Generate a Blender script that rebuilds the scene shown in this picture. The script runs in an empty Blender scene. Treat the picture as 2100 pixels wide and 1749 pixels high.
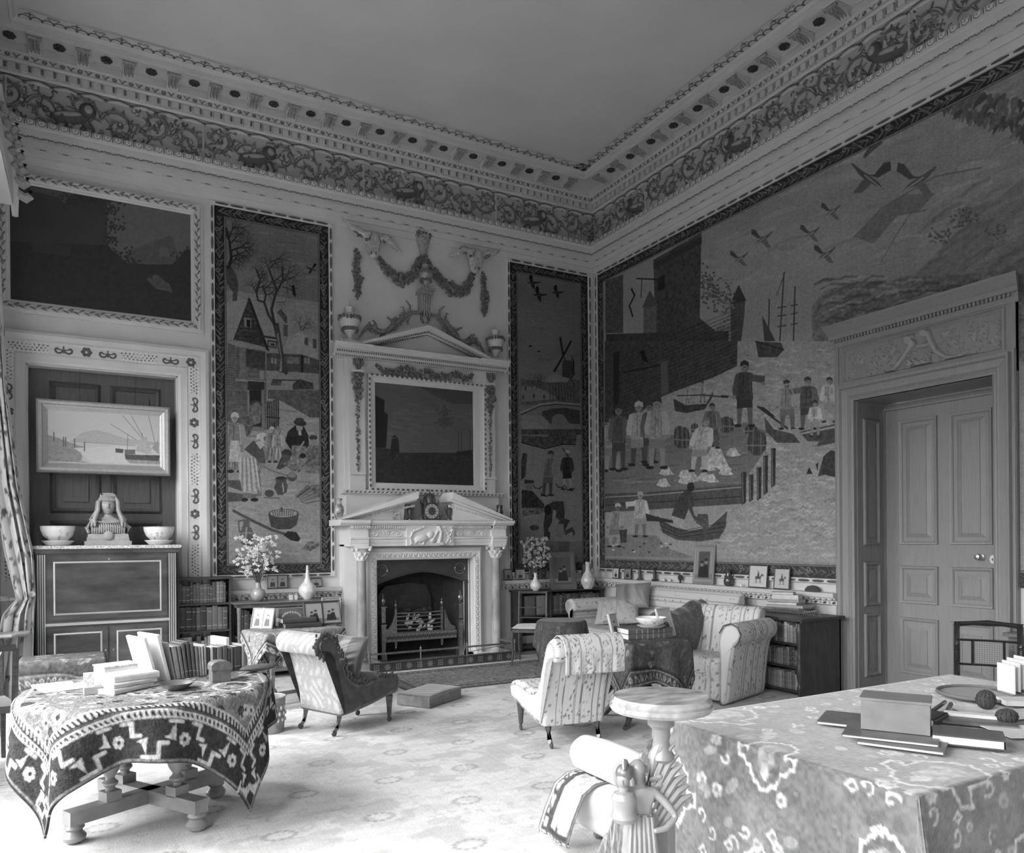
import bpy, bmesh, math, random
import numpy as np
from mathutils import Vector, Matrix

# ------------------------------------------------------------------ camera
# corner of back wall (y=0) and right wall (x=0) is the origin, metres, floor z=0
CAM = np.array([-6.92196, -9.82625, 1.6])
FPX, HD, ROLL, CYP = 1574.6, 0.505754, -0.0079062, 1107.43
_F = np.array([math.sin(HD), math.cos(HD), 0.0])
_R0 = np.array([math.cos(HD), -math.sin(HD), 0.0])
_U0 = np.array([0.0, 0.0, 1.0])
_R = math.cos(ROLL) * _R0 + math.sin(ROLL) * _U0
_U = -math.sin(ROLL) * _R0 + math.cos(ROLL) * _U0
scene = bpy.context.scene
cd = bpy.data.cameras.new('camera')
cd.sensor_fit = 'HORIZONTAL'
cd.sensor_width = 36
cd.lens = FPX / 2100 * 36
cd.shift_y = (CYP - 874.5) / 2100
cd.clip_start = 0.05
cam = bpy.data.objects.new('camera', cd)
scene.collection.objects.link(cam)
cam.matrix_world = Matrix([[_R[0], _U[0], -_F[0], CAM[0]], [_R[1], _U[1], -_F[1], CAM[1]],
                           [_R[2], _U[2], -_F[2], CAM[2]], [0, 0, 0, 1]])
scene.camera = cam
# ------------------------------------------------------------------ light
wd = bpy.data.worlds.new('world')
scene.world = wd
wd.use_nodes = True
SKY = 30.0
_nt = wd.node_tree
_bg = _nt.nodes['Background']
_bg.inputs[1].default_value = SKY
_tc = _nt.nodes.new('ShaderNodeTexCoord')
_sp = _nt.nodes.new('ShaderNodeSeparateXYZ')
_rp = _nt.nodes.new('ShaderNodeValToRGB')          # overcast sky: dark ground, pale horizon, bright above
_nt.links.new(_tc.outputs['Generated'], _sp.inputs[0])
_nt.links.new(_sp.outputs['Z'], _rp.inputs[0])
for pos_, g_ in ((0.0, .035), (0.06, .25), (0.30, .75), (0.7, 1.0)):
    e_ = _rp.color_ramp.elements.new(pos_) if pos_ not in (0.0,) else _rp.color_ramp.elements[0]
    e_.position = pos_
    e_.color = (g_, g_, g_, 1)
_nt.links.new(_rp.outputs[0], _bg.inputs[0])
WIN_Y = [(-1.5, -3.1), (-4.5, -6.2), (-7.6, -9.3), (-10.8, -12.4)]   # windows in the left wall
for (a_, b_) in WIN_Y:                      # portals guide the sky light through each window
    l_ = bpy.data.lights.new('window_portal', 'AREA')
    l_.shape = 'RECTANGLE'
    l_.size, l_.size_y = abs(b_ - a_), 3.9
    l_.cycles.is_portal = True
    o_ = bpy.data.objects.new('window_portal', l_)
    scene.collection.objects.link(o_)
    o_.location = (-8.33, (a_ + b_) / 2, 2.4)
    o_.rotation_euler = Vector((1, 0, 0)).to_track_quat('-Z', 'Y').to_euler()
vs = scene.view_settings
vs.view_transform = 'Standard'
vs.look = 'None'
vs.exposure = 0.0
vs.gamma = 1.0
vs.use_curve_mapping = False

rnd = random.Random(7)
PI = math.pi
COL = scene.collection


# ------------------------------------------------------------------ picture plane helpers (photo -> wall / floor, metres)
def ray(x, y):
    return _F + (x - 1050) / FPX * _R - (y - CYP) / FPX * _U


def hit(x, y, ax, val):
    d = ray(x, y)
    return CAM + (val - CAM[ax]) / d[ax] * d


def bw(x, y, p=0.0):
    q = hit(x, y, 1, -p)
    return (float(q[0]), float(q[2]))


def rw(x, y, p=0.0):
    q = hit(x, y, 0, -p)
    return (float(q[1]), float(q[2]))


# wall frames: (a along wall, z up, p out of wall) -> xyz
def WB(a, z, p):
    return (a, -p, z)


def WR(a, z, p):
    return (-p, a, z)


def WL(a, z, p):
    return (-8.0 + p, a, z)


# ------------------------------------------------------------------ materials
_mats = {}


def mat(name, g=0.5, rough=0.6, metal=0.0, noise=0.0, nscale=8.0, bump=0.0, bscale=60.0, stretch=None, attr=False,
        spec=0.5, g2=None, kind='noise', sheen=0.0, coat=0.0):
    if name in _mats:
        return _mats[name]
    m = bpy.data.materials.new(name)
    m.use_nodes = True
    nt = m.node_tree
    b = nt.nodes['Principled BSDF']
    b.inputs['Roughness'].default_value = rough
    b.inputs['Metallic'].default_value = metal
    b.inputs['Specular IOR Level'].default_value = spec
    if sheen:
        b.inputs['Sheen Weight'].default_value = sheen
    if coat:
        b.inputs['Coat Weight'].default_value = coat
        b.inputs['Coat Roughness'].default_value = 0.15
    tc = nt.nodes.new('ShaderNodeTexCoord')
    mp = nt.nodes.new('ShaderNodeMapping')
    nt.links.new(tc.outputs['Object'], mp.inputs[0])
    if stretch:
        mp.inputs['Scale'].default_value = stretch
    base = None
    if attr:
        at = nt.nodes.new('ShaderNodeAttribute')
        at.attribute_name = 'Col'
        base = at.outputs['Color']
    if noise:
        if kind == 'wave':
            n = nt.nodes.new('ShaderNodeTexWave')
            n.inputs['Scale'].default_value = nscale
            n.inputs['Distortion'].default_value = 5
            n.inputs['Detail'].default_value = 4
            fac = n.outputs['Fac']
        elif kind == 'voronoi':
            n = nt.nodes.new('ShaderNodeTexVoronoi')
            n.inputs['Scale'].default_value = nscale
            fac = n.outputs['Distance']
        else:
            n = nt.nodes.new('ShaderNodeTexNoise')
            n.inputs['Scale'].default_value = nscale
            n.inputs['Detail'].default_value = 6
            fac = n.outputs['Fac']
        nt.links.new(mp.outputs[0], n.inputs['Vector'])
        r = nt.nodes.new('ShaderNodeValToRGB')
        lo, hi = (g * (1 - noise), g * (1 + noise)) if g2 is None else (g2, g)
        r.color_ramp.elements[0].position = 0.32
        r.color_ramp.elements[1].position = 0.68
        if attr:
            lo, hi = 1 - noise, 1 + noise
        r.color_ramp.elements[0].color = (lo, lo, lo, 1)
        r.color_ramp.elements[1].color = (hi, hi, hi, 1)
        nt.links.new(fac, r.inputs[0])
        if base is None:
            base = r.outputs[0]
        else:
            mx = nt.nodes.new('ShaderNodeMix')
            mx.data_type = 'RGBA'
            mx.blend_type = 'MULTIPLY'
            mx.inputs[0].default_value = 1
            nt.links.new(base, mx.inputs[6])
            nt.links.new(r.outputs[0], mx.inputs[7])
            base = mx.outputs[2]
    if base is None:
        b.inputs['Base Color'].default_value = (g, g, g, 1)
    else:
        nt.links.new(base, b.inputs['Base Color'])
    if bump:
        n2 = nt.nodes.new('ShaderNodeTexNoise')
        n2.inputs['Scale'].default_value = bscale
        n2.inputs['Detail'].default_value = 4
        nt.links.new(mp.outputs[0], n2.inputs['Vector'])
        bp = nt.nodes.new('ShaderNodeBump')
        bp.inputs['Strength'].default_value = bump
        bp.inputs['Distance'].default_value = 0.01
        nt.links.new(n2.outputs['Fac'], bp.inputs['Height'])
        nt.links.new(bp.outputs[0], b.inputs['Normal'])
    _mats[name] = m
    return m


# ------------------------------------------------------------------ mesh builder
class MB:
    def __init__(s):
        s.v, s.f, s.mi, s.sm, s.n = [], [], [], [], 0
        s.M = None

    def add(s, vs_, fs, mi=0, smooth=False):
        if s.M is not None:
            vs_ = [tuple(s.M @ Vector(p)) for p in vs_]
        s.v += [tuple(p) for p in vs_]
        s.f += [tuple(i + s.n for i in f) for f in fs]
        s.mi += [mi] * len(fs)
        s.sm += [smooth] * len(fs)
        s.n += len(vs_)
        return s

    def box(s, c, d, rz=0.0, mi=0, tilt=None, taper=1.0):
        x, y, z = d[0] / 2, d[1] / 2, d[2] / 2
        pts = []
        for k, (i, j) in [(a, b) for a in (-1, 1) for b in ((-1, -1), (1, -1), (1, 1), (-1, 1))]:
            t = taper if k == -1 else 1.0
            pts.append(Vector((i * x * t, j * y * t, k * z)))
        R_ = Matrix.Rotation(rz, 3, 'Z')
        if tilt:
            R_ = R_ @ Matrix.Rotation(tilt[1], 3, tilt[0])
        pts = [tuple(R_ @ p + Vector(c)) for p in pts]
        return s.add(pts, [(3, 2, 1, 0), (4, 5, 6, 7), (0, 1, 5, 4), (1, 2, 6, 5), (2, 3, 7, 6), (3, 0, 4, 7)], mi)

    def wbox(s, W, a0, a1, z0, z1, p0, p1, mi=0):
        pts = [W(a, z, p) for p in (p0, p1) for (a, z) in ((a0, z0), (a1, z0), (a1, z1), (a0, z1))]
        return s.add(pts, [(3, 2, 1, 0), (4, 5, 6, 7), (0, 1, 5, 4), (1, 2, 6, 5), (2, 3, 7, 6), (3, 0, 4, 7)], mi)

    def prism(s, poly, fn, d0, d1, mi=0):
        """poly in 2D, fn(u, v, d) -> xyz"""
        n = len(poly)
        pts = [fn(u, v, d0) for u, v in poly] + [fn(u, v, d1) for u, v in poly]
        fs = [tuple(range(n))[::-1], tuple(range(n, 2 * n))] + [(i, (i + 1) % n, n + (i + 1) % n, n + i) for i in range(n)]
        return s.add(pts, fs, mi)

    def lathe(s, prof, c=(0, 0, 0), n=20, mi=0, sx=1.0, sy=1.0, smooth=True, fn=None, rot=0.0):
        pts, fs = [], []
        for r, z in prof:
            for k in range(n):
                t = 2 * PI * k / n + rot
                rr = r * (fn(t, z) if fn else 1.0)
                pts.append((c[0] + rr * math.cos(t) * sx, c[1] + rr * math.sin(t) * sy, c[2] + z))
        m = len(prof)
        for j in range(m - 1):
            for k in range(n):
                fs.append((j * n + k, j * n + (k + 1) % n, (j + 1) * n + (k + 1) % n, (j + 1) * n + k))
        fs.append(tuple(range(n))[::-1])
        fs.append(tuple((m - 1) * n + k for k in range(n)))
        return s.add(pts, fs, mi, smooth)

    def tube(s, path, rad, n=8, mi=0, smooth=True, flat=1.0, up=(0, 0, 1)):
        path = [Vector(p) for p in path]
        if not hasattr(rad, '__len__'):
            rad = [rad] * len(path)
        pts, fs = [], []
        m = len(path)
        for i, p in enumerate(path):
            t = (path[min(i + 1, m - 1)] - path[max(i - 1, 0)])
            t = t.normalized() if t.length > 1e-9 else Vector((0, 0, 1))
            u = Vector(up)
            if abs(t.dot(u)) > 0.95:
                u = Vector((1, 0, 0)) if abs(t.x) < 0.9 else Vector((0, 1, 0))
            a = t.cross(u).normalized()
            b = a.cross(t)
            for k in range(n):
                w = 2 * PI * k / n
                pts.append(tuple(p + (a * math.cos(w) + b * math.sin(w) * flat) * rad[i]))
        for j in range(m - 1):
            for k in range(n):
                fs.append((j * n + k, (j + 1) * n + k, (j + 1) * n + (k + 1) % n, j * n + (k + 1) % n))
        fs.append(tuple(range(n)))
        fs.append(tuple((m - 1) * n + k for k in range(n))[::-1])
        return s.add(pts, fs, mi, smooth)

    def ell(s, c, r, mi=0, nu=12, nv=8, R_=None):
        pts, fs = [], []
        for j in range(nv + 1):
            ph = PI * j / nv
            for k in range(nu):
                t = 2 * PI * k / nu
                p = Vector((r[0] * math.sin(ph) * math.cos(t), r[1] * math.sin(ph) * math.sin(t), r[2] * math.cos(ph)))
                if R_ is not None:
                    p = R_ @ p
                pts.append(tuple(p + Vector(c)))
        for j in range(nv):
            for k in range(nu):
                fs.append((j * nu + k, (j + 1) * nu + k, (j + 1) * nu + (k + 1) % nu, j * nu + (k + 1) % nu))
        return s.add(pts, fs, mi, True)

    def frame(s, W, a0, a1, z0, z1, prof, mi=0, sides='LRTB'):
        """mitred moulding round a rectangle, prof = [(offset outward, protrusion)...] closed to the wall"""
        corners = [(a0, z0, -1, -1), (a1, z0, 1, -1), (a1, z1, 1, 1), (a0, z1, -1, 1)]
        n = len(prof)
        rings = [[W(a + da * o, z + dz * o, p) for o, p in prof] for a, z, da, dz in corners]
        names = 'BRTL'
        for i in range(4):
            if names[i] not in sides:
                continue
            r0, r1 = rings[i], rings[(i + 1) % 4]
            fs = [(k, k + 1, n + k + 1, n + k) for k in range(n - 1)] + [(n - 1, 0, n, 2 * n - 1)]
            fs += [tuple(range(n))[::-1], tuple(range(n, 2 * n))]
            s.add(r0 + r1, fs, mi)
        return s

    def mould(s, W, a0, a1, prof, mi=0, m0=0.0, m1=0.0):
        """straight horizontal moulding; prof=[(z,p)...]; m0/m1: mitre factors (a shifts by m*p)"""
        n = len(prof)
        pts = [W(a0 + m0 * p, z, p) for z, p in prof] + [W(a1 + m1 * p, z, p) for z, p in prof]
        fs = [(k, (k + 1) % n, n + (k + 1) % n, n + k) for k in range(n)] + [tuple(range(n))[::-1], tuple(range(n, 2 * n))]
        return s.add(pts, fs, mi)

    def build(s, name, mats, parent=None, auto=35, loc=None):
        me = bpy.data.meshes.new(name)
        me.from_pydata(s.v, [], s.f)
        if not isinstance(mats, (list, tuple)):
            mats = [mats]
        for m in mats:
            me.materials.append(m)
        me.polygons.foreach_set('material_index', s.mi)
        bm = bmesh.new()
        bm.from_mesh(me)
        bmesh.ops.recalc_face_normals(bm, faces=bm.faces)
        bm.to_mesh(me)
        bm.free()
        me.polygons.foreach_set('use_smooth', s.sm)
        if any(s.sm):
            me.set_sharp_from_angle(angle=math.radians(auto))
        o = bpy.data.objects.new(name, me)
        COL.objects.link(o)
        if parent is not None:
            o.parent = parent
        if loc is not None:
            o.location = loc
        return o


def tag(o, label=None, cat=None, group=None, kind=None):
    if label:
        o['label'] = label
    if cat:
        o['category'] = cat
    if group:
        o['group'] = group
    if kind:
        o['kind'] = kind
    return o


def thing(name, label, cat, loc=(0, 0, 0), rz=0.0, group=None):
    o = bpy.data.objects.new(name, None)
    COL.objects.link(o)
    o.location = loc
    o.rotation_euler = (0, 0, rz)
    o.empty_display_size = 0.1
    return tag(o, label, cat, group)


def one(name, label, cat, mb, m, group=None, loc=None, rz=0.0):
    o = mb.build(name, m)
    if loc is not None:
        o.location = loc
    o.rotation_euler = (0, 0, rz)
    return tag(o, label, cat, group)


def struct(name, mb, m, parent=None):
    o = mb.build(name, m, parent)
    if parent is None:
        o['kind'] = 'structure'
    return o


def dup(root, loc, rz, label=None, group=None, scale=None):
    r = root.copy()
    COL.objects.link(r)
    r.location = loc
    r.rotation_euler = (0, 0, rz)
    if scale:
        r.scale = scale
    if label:
        r['label'] = label
    if group:
        r['group'] = group
    for ch in list(root.children):
        c_ = ch.copy()
        COL.objects.link(c_)
        c_.parent = r
        for g_ in ch.children:
            d_ = g_.copy()
            COL.objects.link(d_)
            d_.parent = c_
    return r


# ------------------------------------------------------------------ numpy surfaces with a painted pattern
def grid_obj(name, P, colr, m, parent=None, closed_back=None, smooth=True):
    """P: (h, w, 3) points; colr: (h, w) grey pattern stored in the Col attribute"""
    h, w = P.shape[:2]
    me = bpy.data.meshes.new(name)
    idx = np.arange(h * w).reshape(h, w)
    q = np.stack([idx[:-1, :-1], idx[:-1, 1:], idx[1:, 1:], idx[1:, :-1]], -1).reshape(-1, 4)
    me.vertices.add(h * w)
    me.vertices.foreach_set('co', P.reshape(-1).astype(np.float32))
    nf = len(q)
    me.loops.add(nf * 4)
    me.loops.foreach_set('vertex_index', q.reshape(-1).astype(np.int32))
    me.polygons.add(nf)
    me.polygons.foreach_set('loop_start', np.arange(0, nf * 4, 4, dtype=np.int32))
    me.polygons.foreach_set('loop_total', np.full(nf, 4, dtype=np.int32))
    me.polygons.foreach_set('use_smooth', np.full(nf, smooth))
    me.update(calc_edges=True)
    if colr is not None:
        ca = me.color_attributes.new('Col', 'FLOAT_COLOR', 'POINT')
        c4 = np.ones((h * w, 4), np.float32)
        c4[:, :3] = np.clip(colr, 0, 1).reshape(-1, 1)
        ca.data.foreach_set('color', c4.reshape(-1))
    me.materials.append(m)
    o = bpy.data.objects.new(name, me)
    COL.objects.link(o)
    if parent is not None:
        o.parent = parent
    return o


_nr = np.random.RandomState(3)


def vnoise(h, w, cell, octaves=3, seed=None, ax=1.0):
    """value noise 0..1, cell in pixels, ax stretches horizontally"""
    r = _nr if seed is None else np.random.RandomState(seed)
    out = np.zeros((h, w))
    amp, tot = 1.0, 0.0
    for _ in range(octaves):
        gh, gw = int(h / cell) + 3, int(w / (cell * ax)) + 3
        g = r.rand(gh, gw)
        yy = np.arange(h) / cell
        xx = np.arange(w) / (cell * ax)
        y0, x0 = yy.astype(int), xx.astype(int)
        fy, fx = yy - y0, xx - x0
        fy, fx = fy * fy * (3 - 2 * fy), fx * fx * (3 - 2 * fx)
        a = g[y0][:, x0] * (1 - fx) + g[y0][:, x0 + 1] * fx
        b = g[y0 + 1][:, x0] * (1 - fx) + g[y0 + 1][:, x0 + 1] * fx
        out += amp * (a * (1 - fy[:, None]) + b * fy[:, None])
        tot += amp
        amp *= 0.55
        cell = max(cell / 2, 1)
    return out / tot


class Canvas:
    """a grey pattern plus a height, in metres (a, z); row 0 is the lowest z"""

    def __init__(s, a0, a1, z0, z1, px, base=0.5):
        s.a0, s.z0, s.px = a0, z0, px
        s.w, s.h = int(round((a1 - a0) / px)) + 1, int(round((z1 - z0) / px)) + 1
        s.c = np.full((s.h, s.w), float(base))
        s.t = np.zeros((s.h, s.w))
        s.map = None

    def pt(s, p):
        if s.map:
            p = s.map(*p)
        return ((p[0] - s.a0) / s.px, (p[1] - s.z0) / s.px)

    def win(s, x0, x1, y0, y1):
        x0, y0 = max(int(x0) - 1, 0), max(int(y0) - 1, 0)
        x1, y1 = min(int(x1) + 2, s.w), min(int(y1) + 2, s.h)
        if x1 <= x0 or y1 <= y0:
            return None
        X, Y = np.meshgrid(np.arange(x0, x1), np.arange(y0, y1))
        return (slice(y0, y1), slice(x0, x1)), X, Y

    def put(s, sl, cov, col, t=None, prof=None):
        if col is not None:
            s.c[sl] = s.c[sl] * (1 - cov) + col * cov
        if t is not None:
            hh = t * (prof if prof is not None else cov)
            s.t[sl] = np.where(cov > 0.3, np.maximum(s.t[sl], hh), s.t[sl])

    def poly(s, pts, col, t=None, tex=0.0):
        P = np.array([s.pt(p) for p in pts])
        r = s.win(P[:, 0].min(), P[:, 0].max(), P[:, 1].min(), P[:, 1].max())
        if r is None:
            return s
        sl, X, Y = r
        cov = np.zeros(X.shape)
        for dx, dy in ((-.25, -.25), (.25, -.25), (.25, .25), (-.25, .25)):
            ins = np.zeros(X.shape, bool)
            j = len(P) - 1
            for i in range(len(P)):
                xi, yi, xj, yj = P[i, 0], P[i, 1], P[j, 0], P[j, 1]
                if yi != yj:
                    c_ = ((yi > Y + dy) != (yj > Y + dy)) & (X + dx < (xj - xi) * (Y + dy - yi) / (yj - yi) + xi)
                    ins ^= c_
                j = i
            cov += ins * 0.25
        cc = col
        if tex:
            cc = col * (1 + tex * (vnoise(X.shape[0], X.shape[1], 5, 2) - 0.5) * 2)
        s.put(sl, cov, cc, t)
        return s

    def line(s, pts, wd, col, t=None, taper=None, alpha=1.0):
        """wd in metres"""
        P = [s.pt(p) for p in pts]
        n = len(P) - 1
        for i in range(n):
            w0 = wd / s.px / 2
            if taper:
                wa = w0 * (1 + (taper - 1) * i / n)
                wb = w0 * (1 + (taper - 1) * (i + 1) / n)
            else:
                wa = wb = w0
            (x0, y0), (x1, y1) = P[i], P[i + 1]
            m = max(wa, wb) + 1
            r = s.win(min(x0, x1) - m, max(x0, x1) + m, min(y0, y1) - m, max(y0, y1) + m)
            if r is None:
                continue
            sl, X, Y = r
            L2 = (x1 - x0) ** 2 + (y1 - y0) ** 2 + 1e-9
            u = np.clip(((X - x0) * (x1 - x0) + (Y - y0) * (y1 - y0)) / L2, 0, 1)
            d = np.hypot(X - x0 - u * (x1 - x0), Y - y0 - u * (y1 - y0))
            ww = wa + (wb - wa) * u
            cov = np.clip(ww + 0.5 - d, 0, 1) * np.minimum(1, ww * 2) * alpha
            s.put(sl, cov, col, t, np.sqrt(np.clip(1 - (d / (ww + 0.5)) ** 2, 0, 1)))
        return s

    def ell(s, c, ra, rz, col, t=None, rot=0.0, alpha=1.0):
        x, y = s.pt(c)
        ra, rz = max(ra / s.px, .4), max(rz / s.px, .4)
        m = max(ra, rz) + 1
        r = s.win(x - m, x + m, y - m, y + m)
        if r is None:
            return s
        sl, X, Y = r
        dx, dy = X - x, Y - y
        u = (dx * math.cos(rot) + dy * math.sin(rot)) / ra
        v = (-dx * math.sin(rot) + dy * math.cos(rot)) / rz
        q = np.hypot(u, v)
        cov = np.clip((1 - q) * min(ra, rz) + 0.5, 0, 1) * alpha
        s.put(sl, cov, col, t, np.sqrt(np.clip(1.05 - q ** 2, 0, 1)))
        return s

    def mott(s, amt, cell, ax=1.0, oct_=3):
        s.c *= 1 + amt * 2 * (vnoise(s.h, s.w, cell / s.px, oct_, ax=ax) - 0.5)
        return s

    def weave(s, amt=0.06):
        if amt > .055:
            s.c = .21 * (np.maximum(s.c, .005) / .21) ** 1.4
            s.c *= 1 + .42 * (vnoise(s.h, s.w, 1.7, 2, ax=1.5) - .5)
            s.c *= 1 + .16 * (vnoise(s.h, s.w, 30, 2) - .5)
        s.c *= 1 + amt * (_nr.rand(s.h, s.w) - 0.5) * 2
        s.c *= 1 + amt * 0.7 * (_nr.rand(1, s.w) - 0.5) * 2
        s.c *= 1 + amt * 0.4 * (_nr.rand(s.h, 1) - 0.5) * 2
        return s

    def obj(s, name, W, m, p=0.0, parent=None, hs=1.0):
        A = s.a0 + np.arange(s.w) * s.px
        Z = s.z0 + np.arange(s.h) * s.px
        AA, ZZ = np.meshgrid(A, Z)
        PP = p + s.t * hs
        o0 = np.array(W(0, 0, 0), float)
        ea = np.array(W(1, 0, 0)) - o0
        ez = np.array(W(0, 1, 0)) - o0
        ep = np.array(W(0, 0, 1)) - o0
        P = o0 + AA[..., None] * ea + ZZ[..., None] * ez + PP[..., None] * ep
        return grid_obj(name, P, s.c, m, parent)


def spiral(cx, cz, r, turns=1.4, a0=0.0, dirn=1, n=26, shrink=0.16):
    out = []
    for i in range(n + 1):
        t = i / n
        rr = r * (1 - (1 - shrink) * t)
        th = a0 + dirn * turns * 2 * PI * t
        out.append((cx + rr * math.cos(th), cz + rr * math.sin(th)))
    return out


ORD = ['first', 'second', 'third', 'fourth', 'fifth', 'sixth', 'seventh', 'eighth', 'ninth', 'tenth', 'eleventh', 'twelfth',
       'thirteenth', 'fourteenth', 'fifteenth', 'sixteenth', 'seventeenth', 'eighteenth', 'nineteenth', 'twentieth',
       'twenty-first', 'twenty-second', 'twenty-third', 'twenty-fourth', 'twenty-fifth', 'twenty-sixth', 'twenty-seventh',
       'twenty-eighth', 'twenty-ninth', 'thirtieth']

# ------------------------------------------------------------------ shared materials (the photograph is monochrome)
PAINT = mat('painted_panelling', 0.60, 0.55, noise=0.05, nscale=3)
PAINTA = mat('painted_carving', attr=True, rough=0.55)
CEIL = mat('ceiling_plaster', 0.66, 0.8, noise=0.05, nscale=1.2)
OAK = mat('oak', 0.25, 0.5, noise=0.08, nscale=7, stretch=(9, 9, .8), bump=0.1, bscale=40)
OAKA = mat('oak_carving', attr=True, rough=0.5)
TAPM = mat('tapestry_weave', attr=True, rough=0.9, spec=0.1, bump=0.25, bscale=180)
OIL = mat('oil_paint', attr=True, rough=0.45, spec=0.4)
CLOTH = mat('woven_cloth', attr=True, rough=0.95, spec=0.1, bump=0.4, bscale=140)
GILT = mat('dull_gilding', 0.22, 0.5, metal=0.3, noise=0.2, nscale=20)
MARBLE = mat('white_marble', 0.78, 0.3, noise=0.05, nscale=5)
DARKWOOD = mat('dark_mahogany', 0.07, 0.3, noise=0.35, nscale=9, stretch=(1, 1, 6), coat=0.3)
MIDWOOD = mat('walnut', 0.15, 0.38, noise=0.3, nscale=6, stretch=(1, 1, 7), coat=0.2)
EBONY = mat('ebonised_wood', 0.02, 0.18, coat=0.5)
BRASS = mat('brass', 0.45, 0.3, metal=0.9)
STEEL = mat('polished_steel', 0.35, 0.28, metal=0.9, noise=0.2, nscale=30)
IRON = mat('black_iron', 0.025, 0.6, noise=0.3, nscale=20)
PAPER = mat('paper', 0.62, 0.8, noise=0.04, nscale=30)
PORC = mat('glazed_porcelain', 0.74, 0.15, noise=0.12, nscale=22, coat=0.4)
# ================================================================== ROOM SHELL
XL, YR, ZC = -8.0, -13.8, 7.03


def wall_holes(W, a0, a1, z0, z1, holes, thick=0.35):
    mb = MB()
    xs = sorted(set([a0, a1] + [h[0] for h in holes] + [h[1] for h in holes]))
    for i in range(len(xs) - 1):
        l, r = xs[i], xs[i + 1]
        zz = z0
        for h_ in sorted([h for h in holes if h[0] <= l and h[1] >= r], key=lambda q: q[2]):
            if h_[2] > zz + 1e-4:
                mb.wbox(W, l, r, zz, h_[2], -thick, 0)
            zz = h_[3]
        if zz < z1:
            mb.wbox(W, l, r, zz, z1, -thick, 0)
    return mb


floor = MB().box((-3.8, -6.6, -0.06), (9.4, 15.2, 0.12))
struct('floor', floor, mat('floor_boards', 0.22, 0.5, noise=0.2, nscale=4, stretch=(1, 12, 1)))
struct('ceiling', MB().box((-4, -6.9, ZC + 0.1), (8.7, 14.6, 0.2)), CEIL)
struct('wall_back', wall_holes(WB, XL - .35, 0.35, 0, ZC, [(-7.486, -5.973, 0, 3.56), (-3.64, -2.266, 0, 1.36)]), PAINT)
struct('wall_right', wall_holes(WR, YR, 0, 0, ZC, [(-6.025, -4.645, 0, 3.0)], 0.7), PAINT)
struct('wall_left', wall_holes(WL, YR, 0, 0, ZC, [(b, a, 0.45, 4.35) for a, b in WIN_Y], 0.3), PAINT)


def WX(a, z, p):
    return (a, YR + p, z)


REARW = [(-5.95, -4.45), (-3.15, -1.65)]
struct('wall_rear', wall_holes(WX, XL - .35, .35, 0, ZC, [], 0.3), PAINT)

# sash windows
n_w = 0
for W_, spans, dpt in ((WL, [(b, a) for a, b in WIN_Y], .2),):
    for a, b in spans:
        n_w += 1
        mb = MB()
        z0, z1 = .45, 4.35
        for i in range(5):
            x = a + (b - a) * i / 4
            wdt = .05 if i in (0, 4) else .02
            mb.wbox(W_, x - wdt, x + wdt, z0, z1, -.2, -.15)
        for j in range(7):
            z = z0 + (z1 - z0) * j / 6
            mb.wbox(W_, a, b, z - (.05 if j in (0, 3, 6) else .018), z + (.05 if j in (0, 3, 6) else .018), -.195, -.155)
        struct('window_%d' % n_w, mb, PAINT)

# ------------------------------------------------------------------ running mouldings with carved enrichment
def strip(name, W, a0, a1, z0, z1, px, tile, fn, p, base, parent, m=None, hs=1.0, mott=0.0):
    c = Canvas(a0, a1, z0, z1, px, base)
    tc = Canvas(0, tile, z0, z1, px, base)
    nt_ = tc.w - 1
    for k in (-1, 0, 1):
        tc.map = (lambda kk: (lambda x, z: (x + kk * tile, z)))(k)
        fn(tc, tile)
    reps = c.w // nt_ + 2
    c.c = np.tile(tc.c[:, :nt_], (1, reps))[:, :c.w]
    c.t = np.tile(tc.t[:, :nt_], (1, reps))[:, :c.w]
    if mott:
        c.mott(mott, .15)
    return c.obj(name, W, m or PAINTA, p, parent, hs)


GD, GL = 0.09, 0.60       # gilding tone, painted ground tone
ARCH = [(5.715, 0), (5.715, .012), (5.80, .02), (5.80, .04), (5.87, .045), (5.87, .06), (5.985, .065), (5.985, .085),
        (6.075, .09), (6.09, .11), (6.15, .13), (6.157, .10), (6.157, 0)]
CORN = [(6.649, 0), (6.649, .03), (6.665, .045), (6.668, .05), (6.757, .052), (6.757, .09), (6.775, .105), (6.835, .125),
        (6.84, .135), (6.85, .14), (6.94, .14), (6.94, .40), (6.945, .42), (6.995, .43), (7.0, .45), (7.03, .475), (7.03, 0)]


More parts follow.
